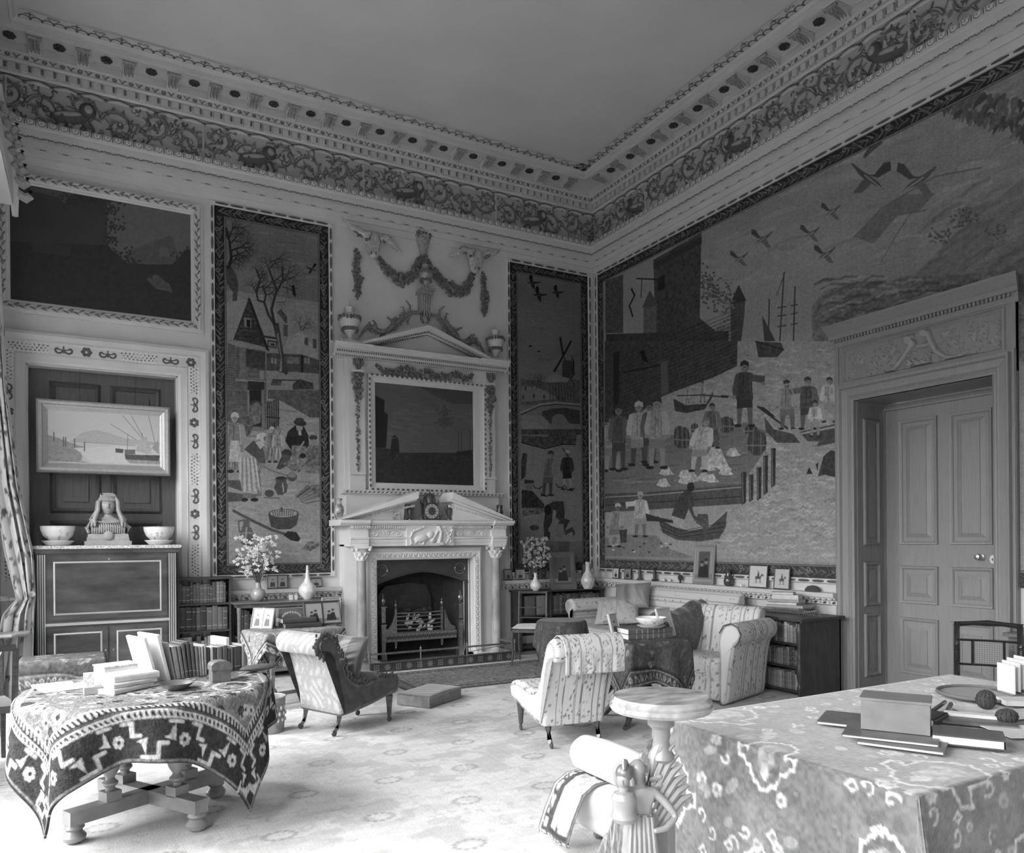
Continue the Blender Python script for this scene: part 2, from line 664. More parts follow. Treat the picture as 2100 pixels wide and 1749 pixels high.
def cornice(name, W, a0, a1, m0, m1, detail):
    root = struct(name, MB().mould(W, a0, a1, ARCH, 0, m0, m1).mould(W, a0, a1, CORN, 0, m0, m1), PAINT)
    d0, d1 = detail

    def dots(t, L):
        for k in range(3):
            t.ell((L * .2 + k * .018, 5.878), .008, .008, GD)
        t.line([(L * .55, 5.878), (L * .92, 5.878)], .007, .8)
    strip('bead_moulding', W, d0, d1, 5.869, 5.888, .006, .21, dots, .064, .5, root)

    def leafy(t, L):
        t.line([(0, 5.985), (L * .3, 5.992), (L * .5, 5.984), (L * .8, 5.978), (L, 5.985)], .009, GD, .004)
        for k in range(5):
            x = L * (k + .5) / 5
            t.line([(x, 5.985), (x + .012, 5.985 + .011 * (-1) ** k)], .008, GD, .003)
    strip('leaf_moulding', W, d0, d1, 5.968, 6.002, .005, .14, leafy, .088, .55, root)

    def egg(t, L):
        t.ell((L * .5, 6.124), .028, .024, .72, .01)
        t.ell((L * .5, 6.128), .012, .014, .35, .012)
        t.line([(0, 6.103), (0, 6.148)], .012, GD, .006)
        t.line([(L * .5 - .036, 6.15), (L * .5 - .03, 6.112), (L * .5, 6.098), (L * .5 + .03, 6.112), (L * .5 + .036, 6.15)], .007, GD)
    strip('egg_moulding', W, d0, d1, 6.094, 6.154, .005, .105, egg, .132, .6, root)

    # frieze: scrolling foliage, highlights painted in as lighter strokes
    r_ = random.Random(11 if W is WB else 5)
    base = .42
    c = Canvas(d0, d1, 6.157, 6.649, .0062, base)
    n = int((d1 - d0) / .36)
    for k in range(n + 2):
        x = d0 + k * .36 + r_.uniform(-.03, .03)
        up = k % 2
        zc = 6.40 + (.06 if up else -.06)
        dr = 1 if up else -1
        ph = PI * (1.1 if up else .9)
        sp = spiral(x, zc, .165 + r_.uniform(0, .02), 1.35, ph, dr)
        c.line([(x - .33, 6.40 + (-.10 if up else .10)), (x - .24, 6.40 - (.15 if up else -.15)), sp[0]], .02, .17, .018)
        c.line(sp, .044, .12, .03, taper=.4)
        c.line([(a + .006, b + .008) for a, b in sp], .009, .46, .034, taper=.5)  # painted highlight along the scroll
        for q in range(3, len(sp) - 4, 2):
            a, b = sp[q]
            th = math.atan2(b - zc, a - x) + r_.uniform(-.4, .4)
            L_ = r_.uniform(.045, .085)
            e = (a + L_ * math.cos(th), b + L_ * math.sin(th))
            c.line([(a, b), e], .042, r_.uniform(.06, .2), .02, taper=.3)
            c.line([(a, b), (e[0], e[1] + .008)], .006, .5, .026, taper=.4)  # painted highlight on the leaf
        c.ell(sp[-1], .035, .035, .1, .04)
        c.ell((sp[-1][0], sp[-1][1] + .008), .014, .014, .5, .045)  # painted highlight on the scroll's eye
    for k in range(int((d1 - d0) / .035)):
        x, z = r_.uniform(d0, d1), r_.uniform(6.17, 6.60)
        th = r_.uniform(0, 6.28)
        c.line(spiral(x, z, r_.uniform(.02, .05), .7, th, r_.choice((-1, 1)), 8), .02, r_.uniform(.07, .25), .014, taper=.4)
        if k % 3 == 0:
            c.ell((x, z), .014, .014, .5, .02)
    # running animals among the leaves
    for k, x in enumerate(np.arange(d0 + .95 if W is WB else d0 + .55, d1, 1.98)):
        s_ = 1
        c.ell((x, 6.33), .20, .075, .10, .05, rot=.2 * s_)
        c.ell((x - .02, 6.35), .14, .03, .38, .055, rot=.2)
        c.ell((x + .17, 6.44), .085, .09, .07, .065)
        c.ell((x + .18, 6.44), .04, .045, .34, .075)
        for lx in (-.17, -.08, .1, .18):
            c.line([(x + lx, 6.32), (x + lx + .05, 6.24), (x + lx + .02, 6.18)], .035, .1, .045, taper=.6)
        c.line([(x - .19, 6.34), (x - .28, 6.40), (x - .25, 6.50), (x - .19, 6.48)], .016, .1, .03)
    # upright staves that divide the frieze
    for x in np.arange(d0 + .35, d1, 1.98):
        c.line([(x, 6.157), (x, 6.62)], .022, .5, .03)
    # waving ribbon along the top
    xs = np.arange(d0, d1, .02)
    c.poly([(d0, 6.60), (d1, 6.60), (d1, 6.65), (d0, 6.65)], .62)
    rib = [(float(x), 6.605 + .03 * abs(math.sin((x - d0) * PI / .26))) for x in xs]
    c.line(rib, .014, .07, .035)
    for x in np.arange(d0, d1, .26):
        c.ell((x, 6.607), .022, .015, .07, .04)
    c.mott(.12, .1)
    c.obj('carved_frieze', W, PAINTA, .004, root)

    # dentils
    mb = MB()
    x = d0 + .03
    while x < d1 - .07:
        mb.wbox(W, x, x + .07, 6.675, 6.752, .05, .088)
        x += .115
    mb.build('dentils', PAINT, root)
    mb = MB()
    x = d0 + .105
    while x < d1 - .05:
        mb.wbox(W, x, x + .022, 6.70, 6.752, .05, .07)
        x += .115
    mb.build('dentil_leaves', GILT, root)

    def ros(t, L):
        t.ell((L * .25, 6.80), .024, .022, .07, .016)
        t.ell((L * .25, 6.802), .011, .010, .4, .02)
        t.line([(L * .55, 6.82), (L * .66, 6.80), (L * .72, 6.785)], .012, .14, .008)
        t.line([(L * .9, 6.82), (L * .78, 6.80), (L * .72, 6.785)], .012, .14, .008)
        t.line([(0, 6.778), (L, 6.778)], .006, .2)
    strip('rosette_moulding', W, d0, d1, 6.77, 6.835, .006, .168, ros, .128, .62, root)

    def lace(t, L):          # on the ceiling: z stands for the distance from the wall
        for k in range(4):
            x = L * (k + .5) / 4
            t.line([(x - .055, .49), (x - .045, .525), (x - .02, .545), (x + .02, .545), (x + .045, .525), (x + .055, .49)], .018, GD, .008)
        x = L * .25
        t.line([(x, .55), (x, .61)], .016, GD, .01)
        t.line([(x - .05, .575), (x - .02, .59), (x, .57), (x + .02, .59), (x + .05, .575)], .013, GD, .01)
        x = L * .75
        t.line(spiral(x - .035, .585, .03, 1, 0, 1, 10), .009, GD, .008)
        t.line(spiral(x + .035, .585, .03, 1, PI, -1, 10), .009, GD, .008)
        t.line([(0, .625), (L, .625)], .006, .3)
        t.line([(0, .485), (L, .485)], .006, .3)
    W2 = lambda a, z, p: W(a, ZC - .006 - p, z)
    strip('ceiling_border', W2, d0 + (.0 if W is WR else .5), d1 - .45, .48, .645, .006, .42, lace, .0, .62, root)
    # modillions with rosettes between
    mod, ros_ = MB(), MB()
    x = -.62
    while x > d0 + .1:
        def V(a, z, p, x=x):
            return W(x + a, z, p)
        prof = [(.145, 6.845), (.145, 6.935), (.37, 6.935), (.375, 6.915), (.345, 6.895), (.30, 6.90), (.24, 6.89), (.20, 6.865), (.17, 6.845)]
        mod.prism(prof, lambda u, v, d, V=V: V(d, v, u), -.06, .06, 0)
        mod.wbox(V, -.075, .075, 6.922, 6.94, .14, .395, 1)
        for sx in (-.035, 0, .035):
            mod.tube([V(sx, 6.86, .17), V(sx, 6.872, .22), V(sx, 6.885, .28), V(sx, 6.878, .35), V(sx, 6.905, .385)], [.012, .016, .014, .016, .012], 6, 2)
        mod.tube([V(-.07, 6.905, .375), V(.07, 6.905, .375)], .022, 8, 2)
        # rosette
        for q in range(7):
            th = q * 2 * PI / 7
            ros_.ell(W(x - .225 + .035 * math.cos(th), 6.925, .27 + .035 * math.sin(th)), (.028, .028, .018), 0, 7, 5)
        ros_.ell(W(x - .225, 6.915, .27), (.02, .02, .02), 0, 7, 5)
        for fa in (-.14, .14):
            pass
        mod.wbox(W, x - .36, x - .09, 6.93, 6.941, .15, .165, 1)
        mod.wbox(W, x - .36, x - .09, 6.93, 6.941, .375, .39, 1)
        x -= .45
    mod.build('modillions', [PAINT, PAINT, mat('dull_cream_gilding', .3, .5, noise=.35, nscale=60)], root)
    ros_.build('soffit_rosettes', mat('dark_gilding', .04, .5), root)
    return root


cornice('trim_1', WB, XL, 0, 1, -1, (XL, -.004))
cornice('trim_2', WR, YR, 0, 1, -1, (-7.6, -.004))
struct('trim_3', MB().mould(WL, YR, 0, ARCH, 0, 1, -1).mould(WL, YR, 0, CORN, 0, 1, -1), PAINT)
struct('trim_4', MB().mould(WX, XL, 0, ARCH, 0, 1, -1).mould(WX, XL, 0, CORN, 0, 1, -1), PAINT)

# ------------------------------------------------------------------ dado rail, dado and skirting
DADO = [(.885, 0), (.885, .02), (.90, .05), (.935, .055), (.94, .085), (.965, .095), (.97, .115), (1.015, .12), (1.02, 0)]
SKIRT = [(0, 0), (0, .045), (.16, .045), (.19, .03), (.215, .012), (.215, 0)]


def dado(n, W, a0, a1, carve=True):
    root = struct('trim_%d' % n, MB().mould(W, a0, a1, DADO, 0, 0, 0), PAINT)
    if carve:
        def f(t, L):
            t.line([(L * .2, .955), (L * .45, .945)], .012, .07, .006)
            t.line([(L * .6, .955), (L * .8, .962)], .008, .3, .004)

        def g(t, L):
            t.ell((L * .3, .912), .024, .012, .05, .01, rot=-.3)
            t.ell((L * .75, .914), .012, .014, .30, .012)
        strip('upper_carving', W, a0, a1, .942, .967, .005, .075, f, .094, .62, root)
        strip('lower_carving', W, a0, a1, .893, .934, .005, .115, g, .056, .62, root)
    return root


dado(5, WB, -5.60, -4.05)
dado(6, WB, -1.66, -.0)
dado(7, WR, -4.44, -.12)
dado(8, WR, -13.6, -6.32)
struct('baseboard_back', MB().mould(WB, -5.97, -4.1, SKIRT).mould(WB, -1.72, 0, SKIRT), PAINT)
struct('baseboard_right', MB().mould(WR, -4.44, -.05, SKIRT).mould(WR, YR, -6.32, SKIRT), PAINT)
# end block of the dado by the oak door and the plain dado pilaster below
struct('trim_9', MB().wbox(WR, -4.44, -4.36, 0, .885, 0, .03).wbox(WR, -4.44, -4.33, 0, .25, 0, .06), PAINT)

# ------------------------------------------------------------------ carpet over the whole floor
c = Canvas(-7.95, -.12, -9.6, -.62, .0135, .60)
nz = vnoise(c.h, c.w, 26, 4, 21)
n2 = vnoise(c.h, c.w, 9, 3, 22, ax=1.6)
n3 = vnoise(c.h, c.w, 60, 2, 23)
c.c = np.where(n2 > .53, c.c * .93, c.c)
c.c = np.where((nz > .58) & (n2 > .42), c.c * .86, c.c)
c.c *= 1 + .16 * (vnoise(c.h, c.w, 5, 2, 31, ax=2.5) - .5)
c.c *= .92 + .16 * n3
r_ = random.Random(4)
for i in range(16):
    for j in range(15):
        x, y = -7.7 + i * .56 + (.28 if j % 2 else 0), -9.3 + j * .62
        for q in range(12):
            th = q * PI / 6
            c.ell((x + .085 * math.cos(th), y + .06 * math.sin(th)), .016, .012, .22, alpha=.75)
for k in range(1600):
    x, y = r_.uniform(-7.9, -.2), r_.uniform(-9.5, -.7)
    c.line(spiral(x, y, r_.uniform(.03, .08), .5, r_.uniform(0, 6), 1, 5), .014, .44, alpha=.6)
c.weave(.05)
cp = c.obj('carpet', lambda a, z, p: (a, z, .012 + p), mat('carpet_pile', attr=True, rough=.95, spec=.1, bump=.3, bscale=90))
tag(cp, 'large pale carpet with small oval wreaths covering the room floor', 'carpet')
# ================================================================== TAPESTRIES AND PAINTINGS
def pe(cx, cy, rx, ry, rot=0.0, n=14):
    return [(cx + rx * math.cos(t) * math.cos(rot) - ry * math.sin(t) * math.sin(rot),
             cy + rx * math.cos(t) * math.sin(rot) + ry * math.sin(t) * math.cos(rot)) for t in [2 * PI * k / n for k in range(n)]]


def pmap(plane, ox, oy, s):
    return lambda u, v: plane(ox + u / s, oy + v / s)


def tree(c, x, y, ang, L, wd, d, col, r_, spread=.55):
    if d == 0 or L < 3:
        return
    mid = (x + L * .5 * math.cos(ang) + r_.uniform(-.06, .06) * L, y - L * .5 * math.sin(ang))
    a2 = ang + r_.uniform(-.2, .2)
    e = (mid[0] + L * .5 * math.cos(a2), mid[1] - L * .5 * math.sin(a2))
    c.line([(x, y), mid, e], wd, col, taper=.7)
    k = 3 if d > 2 else 2
    for i in range(k):
        tree(c, e[0] if i < 2 else mid[0], e[1] if i < 2 else mid[1], a2 + spread * (i - .5) * (1.5 if i < 2 else -1.2) + r_.uniform(-.25, .25),
             L * r_.uniform(.62, .82), wd * .62, d - 1, col, r_, spread)


def fig(c, x, y, h, coat=.12, legs=.2, hat=.1, face=.34, apron=None, lean=0.0, hatt='cap', arm=0, w=1.0, skirt=False):
    """small woven figure; (x, y) feet in picture px, h height in px"""
    L = lambda t, s=0.0: (x + lean * h * t * t + s * h * w, y - h * t)
    if skirt:
        c.poly([L(.56, -.09), L(.56, .09), L(.1, .2), L(.06, 0), L(.1, -.2)], coat, tex=.3)
        for q in range(5):
            c.line([L(.5, -.06 + .03 * q), L(.12, -.14 + .07 * q)], .012, coat * (1.5 if q % 2 else .7))
        c.poly(pe(L(.04, -.07)[0], L(.04)[1], .06 * h, .03 * h), .06)
        c.poly(pe(L(.04, .09)[0], L(.04)[1], .06 * h, .03 * h), .06)
    else:
        for s_ in (-1, 1):
            c.poly([L(.42, s_ * .07 - .055), L(.42, s_ * .07 + .055), L(.22, s_ * .085 + .045), L(.04, s_ * .09 + .03), L(.04, s_ * .09 - .03), L(.22, s_ * .085 - .04)], legs)
            c.poly(pe(L(.02, s_ * .11)[0], L(.02)[1], .06 * h, .025 * h), .06)
        c.poly([L(.46, -.12), L(.46, .12), L(.30, .13), L(.28, -.13)], coat * .8)
    c.poly([L(.84, -.05), L(.82, -.13), L(.62, -.13), L(.42, -.14), L(.42, .14), L(.62, .12), L(.82, .13), L(.84, .05)], coat, tex=.3)
    c.line([L(.80, -.02), L(.45, -.03)], .008, coat * .5)
    c.line([L(.80, .08), L(.48, .1)], .008, min(coat * 1.9, .5))
    if apron:
        c.poly([L(.55, -.07), L(.55, .07), L(.2, .12), L(.2, -.1)], apron, tex=.2)
    for s_ in (-1, 1):
        ex = s_ * .17 if arm != s_ else s_ * .30
        ez = .46 if arm != s_ else .66
        c.poly([L(.82, s_ * .10), L(.80, s_ * .15), L(ez + .12, ex + s_ * .03), L(ez, ex + s_ * .02), L(ez + .02, ex - s_ * .05), L(.70, s_ * .10)], coat * 1.25)
        c.poly(pe(*L(ez, ex), .03 * h, .03 * h), face)
    hx, hy = L(.915)
    c.poly(pe(hx, hy, .058 * h, .075 * h), face)
    c.line([(hx - .02 * h, hy), (hx + .02 * h, hy)], .008, face * .4)
    if hatt == 'cap':
        c.poly([(hx - .07 * h, hy - .01 * h), (hx - .06 * h, hy - .08 * h), (hx, hy - .11 * h), (hx + .06 * h, hy - .08 * h), (hx + .07 * h, hy - .01 * h), (hx, hy - .04 * h)], hat)
    elif hatt == 'brim':
        c.poly(pe(hx, hy - .05 * h, .13 * h, .03 * h), hat)
        c.poly([(hx - .07 * h, hy - .05 * h), (hx - .055 * h, hy - .13 * h), (hx + .055 * h, hy - .13 * h), (hx + .07 * h, hy - .05 * h)], hat)
    c.line([(hx + .06 * h, hy), L(.84, .02)], .008, .08)


def bird(c, x, y, s, flip=1, col=.10, rot=0.0):
    def q(u, v):
        u *= flip
        return (x + s * (u * math.cos(rot) - v * math.sin(rot)), y + s * (u * math.sin(rot) + v * math.cos(rot)))
    c.poly([q(-.75, .35), q(-.35, .05), q(.1, -.12), q(.45, -.2), q(.95, -.4), q(1.0, -.33), q(.5, .02), q(.1, .2), q(-.3, .25)], col)
    c.poly([q(.2, -.1), q(-.1, -.2), q(-.35, -.8), q(-.6, -.95), q(-.75, -.6), q(-.3, -.1)], col * .8)
    c.poly([q(.15, .05), q(.35, .25), q(.55, .85), q(.2, .75), q(-.1, .25)], col * 1.2)
    c.line([q(-.6, .3), q(.3, -.05)], .012, col * 2.2)


def leaf_border(c, a0, a1, z0, z1, wd, ground=.055, sides='LRTB'):
    r_ = random.Random(int(abs(a0) * 100))

    def run(p0, p1):
        L = math.hypot(p1[0] - p0[0], p1[1] - p0[1])
        ux, uz = (p1[0] - p0[0]) / L, (p1[1] - p0[1]) / L
        n = int(L / .05)
        for i in range(n):
            t = i * .055
            cx, cz = p0[0] + ux * t, p0[1] + uz * t
            for s_ in (-1, 1):
                jj = r_.uniform(.15, .46)
                e = (cx + ux * r_.uniform(.02, .10) - uz * s_ * wd * jj, cz + uz * r_.uniform(.02, .10) + ux * s_ * wd * jj)
                c.line([(cx, cz), ((cx + e[0]) / 2 + uz * s_ * .004, (cz + e[1]) / 2), e], .022, r_.choice((.10, .14, .18, .08)), taper=.3)
                c.line([(cx, cz), e], .005, .26)
            if i % 9 == 4:
                c.ell((cx - uz * wd * .2, cz + ux * wd * .2), .026, .026, .22)
                c.ell((cx - uz * wd * .2, cz + ux * wd * .2), .012, .012, .07)
            if i % 13 == 6:
                c.line([(cx - uz * wd * .42, cz - ux * wd * .42), (cx + ux * .12 + uz * wd * .42, cz + uz * .12 + ux * wd * .42)], .018, .16)
    h_ = wd / 2
    if 'L' in sides:
        c.poly([(a0, z0), (a0 + wd, z0), (a0 + wd, z1), (a0, z1)], ground)
        run((a0 + h_, z0), (a0 + h_, z1))
    if 'R' in sides:
        c.poly([(a1 - wd, z0), (a1, z0), (a1, z1), (a1 - wd, z1)], ground)
        run((a1 - h_, z0), (a1 - h_, z1))
    if 'T' in sides:
        c.poly([(a0, z1 - wd), (a1, z1 - wd), (a1, z1), (a0, z1)], ground)
        run((a0 + h_, z1 - h_), (a1 - h_, z1 - h_))
    if 'B' in sides:
        c.poly([(a0, z0), (a1, z0), (a1, z0 + wd), (a0, z0 + wd)], ground * 1.5)
        run((a0 + h_, z0 + h_), (a1 - h_, z0 + h_))
    i0, i1, j0, j1 = a0 + wd, a1 - wd, z0 + wd, z1 - wd
    c.line([(i0, j0), (i0, j1), (i1, j1), (i1, j0), (i0, j0)], .024, .06)
    c.line([(i0, j0), (i0, j1), (i1, j1), (i1, j0), (i0, j0)], .010, .25)


def guilloche(W, a0, a1, z0, z1, sides='LRTB', parent=None, wd=.05):
    mb = MB()
    mb.frame(W, a0, a1, z0, z1, [(0, 0), (0, .03), (.006, .034), (wd - .006, .034), (wd, .028), (wd, 0)], 0, sides)
    st = .185

    def run(p0, p1):
        L = math.hypot(p1[0] - p0[0], p1[1] - p0[1])
        n = max(int(round(L / st)), 1)
        for i in range(n):
            t = (i + .5) / n
            ca, cz = p0[0] + (p1[0] - p0[0]) * t, p0[1] + (p1[1] - p0[1]) * t
            hv = abs(p1[0] - p0[0]) > abs(p1[1] - p0[1])
            ra, rz = (.075, .015) if hv else (.015, .075)
            pts = [W(ca + ra * math.copysign(min(1, abs(math.cos(q)) * 1.25), math.cos(q)), cz + rz * math.sin(q) if hv else cz + rz * math.copysign(min(1, abs(math.sin(q)) * 1.25), math.sin(q)), .0365)
                   for q in [2 * PI * k / 12 for k in range(12)]] if hv else \
                [W(ca + ra * math.cos(q), cz + rz * math.copysign(min(1, abs(math.sin(q)) * 1.25), math.sin(q)), .0365) for q in [2 * PI * k / 12 for k in range(12)]]
            cen = W(ca, cz, .040)
            mb.add(pts + [cen], [(k, (k + 1) % 12, 12) for k in range(12)], 1, True)
    h = wd / 2
    if 'L' in sides:
        run((a0 - h, z0), (a0 - h, z1))
    if 'R' in sides:
        run((a1 + h, z0), (a1 + h, z1))
    if 'T' in sides:
        run((a0, z1 + h), (a1, z1 + h))
    if 'B' in sides:
        run((a0, z0 - h), (a1, z0 - h))
    return mb.build('carved_frame', [PAINT, mat('ribbon_gilding', .09, .5)], parent)


# ------------------------------------------------------------------ tapestry 1: winter village, left of the fireplace
c = Canvas(-5.555, -4.165, 1.20, 5.665, .0058, .24)
c.c[:] = .21 + .06 * np.linspace(0, -1, c.h)[:, None] * 0
c.mott(.20, .5, 3)
A, Bm = pmap(bw, 440, 430, 4.725), pmap(bw, 440, 800, 4.604)
r_ = random.Random(12)
c.map = A
c.poly([(110, 780), (1010, 900), (1020, 1500), (110, 1500)], .27, tex=.1)
for k in range(26):
    y = 150 + k * 26 + r_.uniform(-8, 8)
    x = r_.uniform(300, 900)
    c.line([(x, y), (x + r_.uniform(60, 200), y + r_.uniform(5, 30))], .02, r_.choice((.15, .27)), alpha=.5)
c.poly([(110, 540), (170, 560), (210, 640), (230, 740), (225, 800), (170, 790), (120, 720)], .11, tex=.3)
c.poly([(600, 1000), (640, 960), (700, 1040), (705, 1100), (680, 1100), (650, 1050)], .12, tex=.3)
# chimneys and snowy roofs
c.poly([(175, 780), (220, 780), (215, 915), (172, 900)], .12, tex=.3)
c.poly([(110, 900), (240, 880), (330, 870), (190, 1250), (110, 1260)], .30, tex=.1)
c.poly([(330, 870), (590, 950), (640, 1380), (510, 1370)], .29, tex=.1)
c.poly([(330, 875), (190, 1258), (510, 1340)], .10, tex=.4)
for k in range(8):
    y = 1000 + k * 38
    c.line([(290 - k * 12, y), (380 + k * 16, y + 8)], .008, .06)
c.line([(333, 870), (515, 1365)], .034, .06)
c.line([(333, 870), (188, 1260)], .016, .07)
c.poly([(285, 1045), (352, 1060), (352, 1150), (285, 1135)], .26)
c.poly([(310, 1062), (345, 1070), (345, 1145), (310, 1138)], .04)
c.poly([(125, 1265), (530, 1370), (500, 1380), (125, 1290)], .28)
c.poly([(125, 1290), (200, 1320), (205, 1749), (125, 1749)], .19, tex=.2)
for k in range(18):
    c.line([(128, 1310 + k * 24), (200, 1325 + k * 24)], .006, .09)
c.poly([(205, 1330), (490, 1370), (495, 1749), (205, 1749)], .16, tex=.3)
c.poly([(305, 1350), (490, 1385), (485, 1560), (305, 1520)], .10, tex=.3)
c.poly([(240, 1340), (300, 1350), (300, 1650), (240, 1650)], .2, tex=.2)
c.poly([(310, 1545), (480, 1560), (480, 1650), (310, 1640)], .26)
for k in range(8):
    c.line([(315 + k * 15, 1550), (330 + k * 15, 1640)], .006, .08)
    c.line([(330 + k * 15, 1550), (315 + k * 15, 1640)], .006, .08)
c.poly([(200, 1640), (490, 1660), (490, 1680), (200, 1660)], .28)
c.poly([(320, 1660), (480, 1670), (480, 1760), (320, 1760)], .07)
c.line([(335, 1210), (600, 1248)], .028, .08)
c.line([(345, 1285), (410, 1225)], .02, .08)
c.poly([(512, 1262), (602, 1278), (600, 1348), (512, 1330)], .05)
c.poly([(522, 1275), (592, 1288), (590, 1338), (522, 1322)], .25)
c.poly([(540, 1300), (575, 1295), (580, 1325), (545, 1318)], .06)
# snow-roofed houses at the right
c.poly([(640, 1390), (720, 1230), (840, 1180), (960, 1330), (1010, 1450), (840, 1400)], .31, tex=.1)
c.poly([(500, 1390), (840, 1405), (1012, 1460), (1012, 1610), (500, 1560)], .12, tex=.3)
for a_ in (545, 865):
    c.poly([(a_, 1435), (a_ + 55, 1440), (a_ + 55, 1500), (a_, 1490)], .25)
    c.line([(a_ + 28, 1440), (a_ + 28, 1495)], .008, .06)
c.poly([(700, 1425), (815, 1435), (815, 1500), (700, 1490)], .2, tex=.4)
c.poly([(835, 1410), (858, 1415), (858, 1600), (835, 1590)], .05)
c.poly([(665, 1110), (708, 1120), (705, 1232), (665, 1225)], .13)
c.poly([(870, 1240), (905, 1245), (905, 1320), (870, 1310)], .12)
c.poly([(950, 1250), (985, 1260), (985, 1350), (950, 1340)], .12)
c.poly([(500, 1560), (1012, 1590), (1012, 1760), (500, 1760)], .26, tex=.15)
c.line([(560, 1650), (820, 1655)], .014, .05)
c.poly([(555, 1660), (650, 1655), (640, 1705), (540, 1700)], .12, tex=.3)
c.poly([(750, 1700), (820, 1640), (950, 1680), (960, 1740), (760, 1745)], .09, tex=.5)
# bare trees
DK = .055
c.line([(135, 560), (160, 480), (155, 400), (140, 300), (110, 180)], .036, DK, taper=.6)
for (x, y, an, L, w_) in ((155, 400, .35, 90, .024), (160, 460, .3, 80, .02), (150, 330, .8, 80, .018), (145, 270, 1.3, 70, .016),
                          (150, 540, .9, 70, .014), (170, 180, .1, 90, .014), (140, 300, 2.2, 40, .014)):
    tree(c, x, y, an, L, w_, 6, DK, r_)
c.line([(690, 1580), (650, 1440), (610, 1250), (575, 1110), (520, 1020), (480, 900), (420, 880)], .05, .08, taper=.45)
c.poly([(560, 1100), (620, 1100), (665, 1380), (700, 1560), (720, 1590), (620, 1580), (640, 1440)], .10, tex=.3)
c.poly([(600, 1200), (615, 1200), (650, 1440), (650, 1570), (625, 1570), (640, 1440)], .26)
c.line([(580, 1110), (550, 970), (580, 850), (600, 780), (570, 700), (525, 580)], .035, .07, taper=.6)
c.line([(600, 800), (660, 690), (655, 560)], .024, .07)
c.line([(480, 900), (495, 830), (465, 740)], .022, .07)
for (x, y, an, L, w_) in ((525, 580, 1.9, 60, .014), (525, 580, .9, 70, .016), (540, 510, .4, 80, .014), (570, 700, .6, 80, .016), (660, 690, .9, 80, .016),
                          (655, 690, .2, 85, .016), (660, 750, -.3, 80, .014), (410, 800, 1.3, 75, .02), (440, 680, 1.9, 70, .016), (440, 680, 1.1, 40, .014),
                          (400, 790, 2.2, 60, .014), (495, 830, .3, 50, .014), (480, 770, .6, 70, .016), (840, 1170, 2.0, 60, .012), (850, 1170, .9, 60, .012), (600, 900, .1, 50, .01)):
    tree(c, x, y, an, L, w_, 5, .07, r_, .6)
c.line([(420, 880), (400, 790), (440, 680), (405, 590)], .022, .07)
c.poly([(740, 735), (775, 735), (785, 850), (760, 830)], .04)
bird(c, 940, 575, 60, -1, .04)
# lower half: snow, people, pots
c.map = Bm
c.poly([(120, 0), (1012, 0), (1020, 1640), (135, 1640)], .30, tex=.1)
for k in range(70):
    x, y = r_.uniform(130, 900), r_.uniform(60, 1600)
    c.line([(x, y), (x + r_.uniform(50, 200), y + r_.uniform(-20, 22))], r_.uniform(.008, .03), r_.choice((.2, .36, .24, .4)), alpha=.6)
c.poly([(500, 0), (1010, 0), (1010, 260), (900, 260), (780, 190), (600, 90), (500, 80)], .15, tex=.35)
c.poly([(120, 0), (490, 0), (490, 380), (120, 300)], .17, tex=.25)
for k in range(8):
    c.line([(200, 20 + k * 17), (300, 25 + k * 17)], .006, .08)
c.poly([(320, 0), (440, 0), (450, 345), (330, 340)], .06)
c.poly([(310, 0), (325, 0), (335, 350), (315, 350)], .26)
c.poly([(440, 0), (462, 0), (470, 370), (445, 360)], .22)
c.poly([(300, 345), (470, 355), (465, 390), (300, 380)], .22)
for x in (500, 520, 540, 560, 580, 600):
    c.poly([(x - 8, 110 if x < 560 else 90), (x + 8, 100 if x < 560 else 88), (x + 8, 370), (x - 8, 375)], .09, tex=.3)
c.line([(490, 255), (612, 265)], .016, .06)
c.poly(pe(370, 220, 50, 110), .16, tex=.5)
c.poly(pe(395, 130, 55, 30, .2), .11)
c.poly([(340, 150), (400, 110), (450, 160), (430, 310), (370, 330), (350, 230)], .20, tex=.4)
c.poly(pe(290, 350, 70, 110, .4), .15, tex=.5)          # faggot of sticks
fig(c, 190, 790, 570, .24, .3, .45, .33, apron=.4, skirt=True)
fig(c, 320, 1060, 640, .20, .3, .5, .3, apron=.42, lean=.22, skirt=True, w=.95)
c.poly([(215, 600), (300, 570), (390, 640), (420, 900), (400, 980), (240, 960)], .36, tex=.2)
for q in range(9):
    c.line([(245 + q * 17, 640), (235 + q * 24, 950)], .012, .22 if q % 2 else .44)
c.poly([(280, 560), (360, 480), (440, 490), (470, 600), (480, 690), (420, 690), (380, 640)], .13, tex=.2)
c.poly([(380, 490), (430, 560), (470, 520), (450, 480)], .4)
c.poly(pe(465, 450, 50, 45, .6), .42)
c.poly(pe(485, 460, 25, 28), .2)
fig(c, 540, 690, 340, .22, .25, .42, .33, skirt=True)
fig(c, 600, 690, 330, .28, .25, .24, .33, hatt='brim', skirt=True)
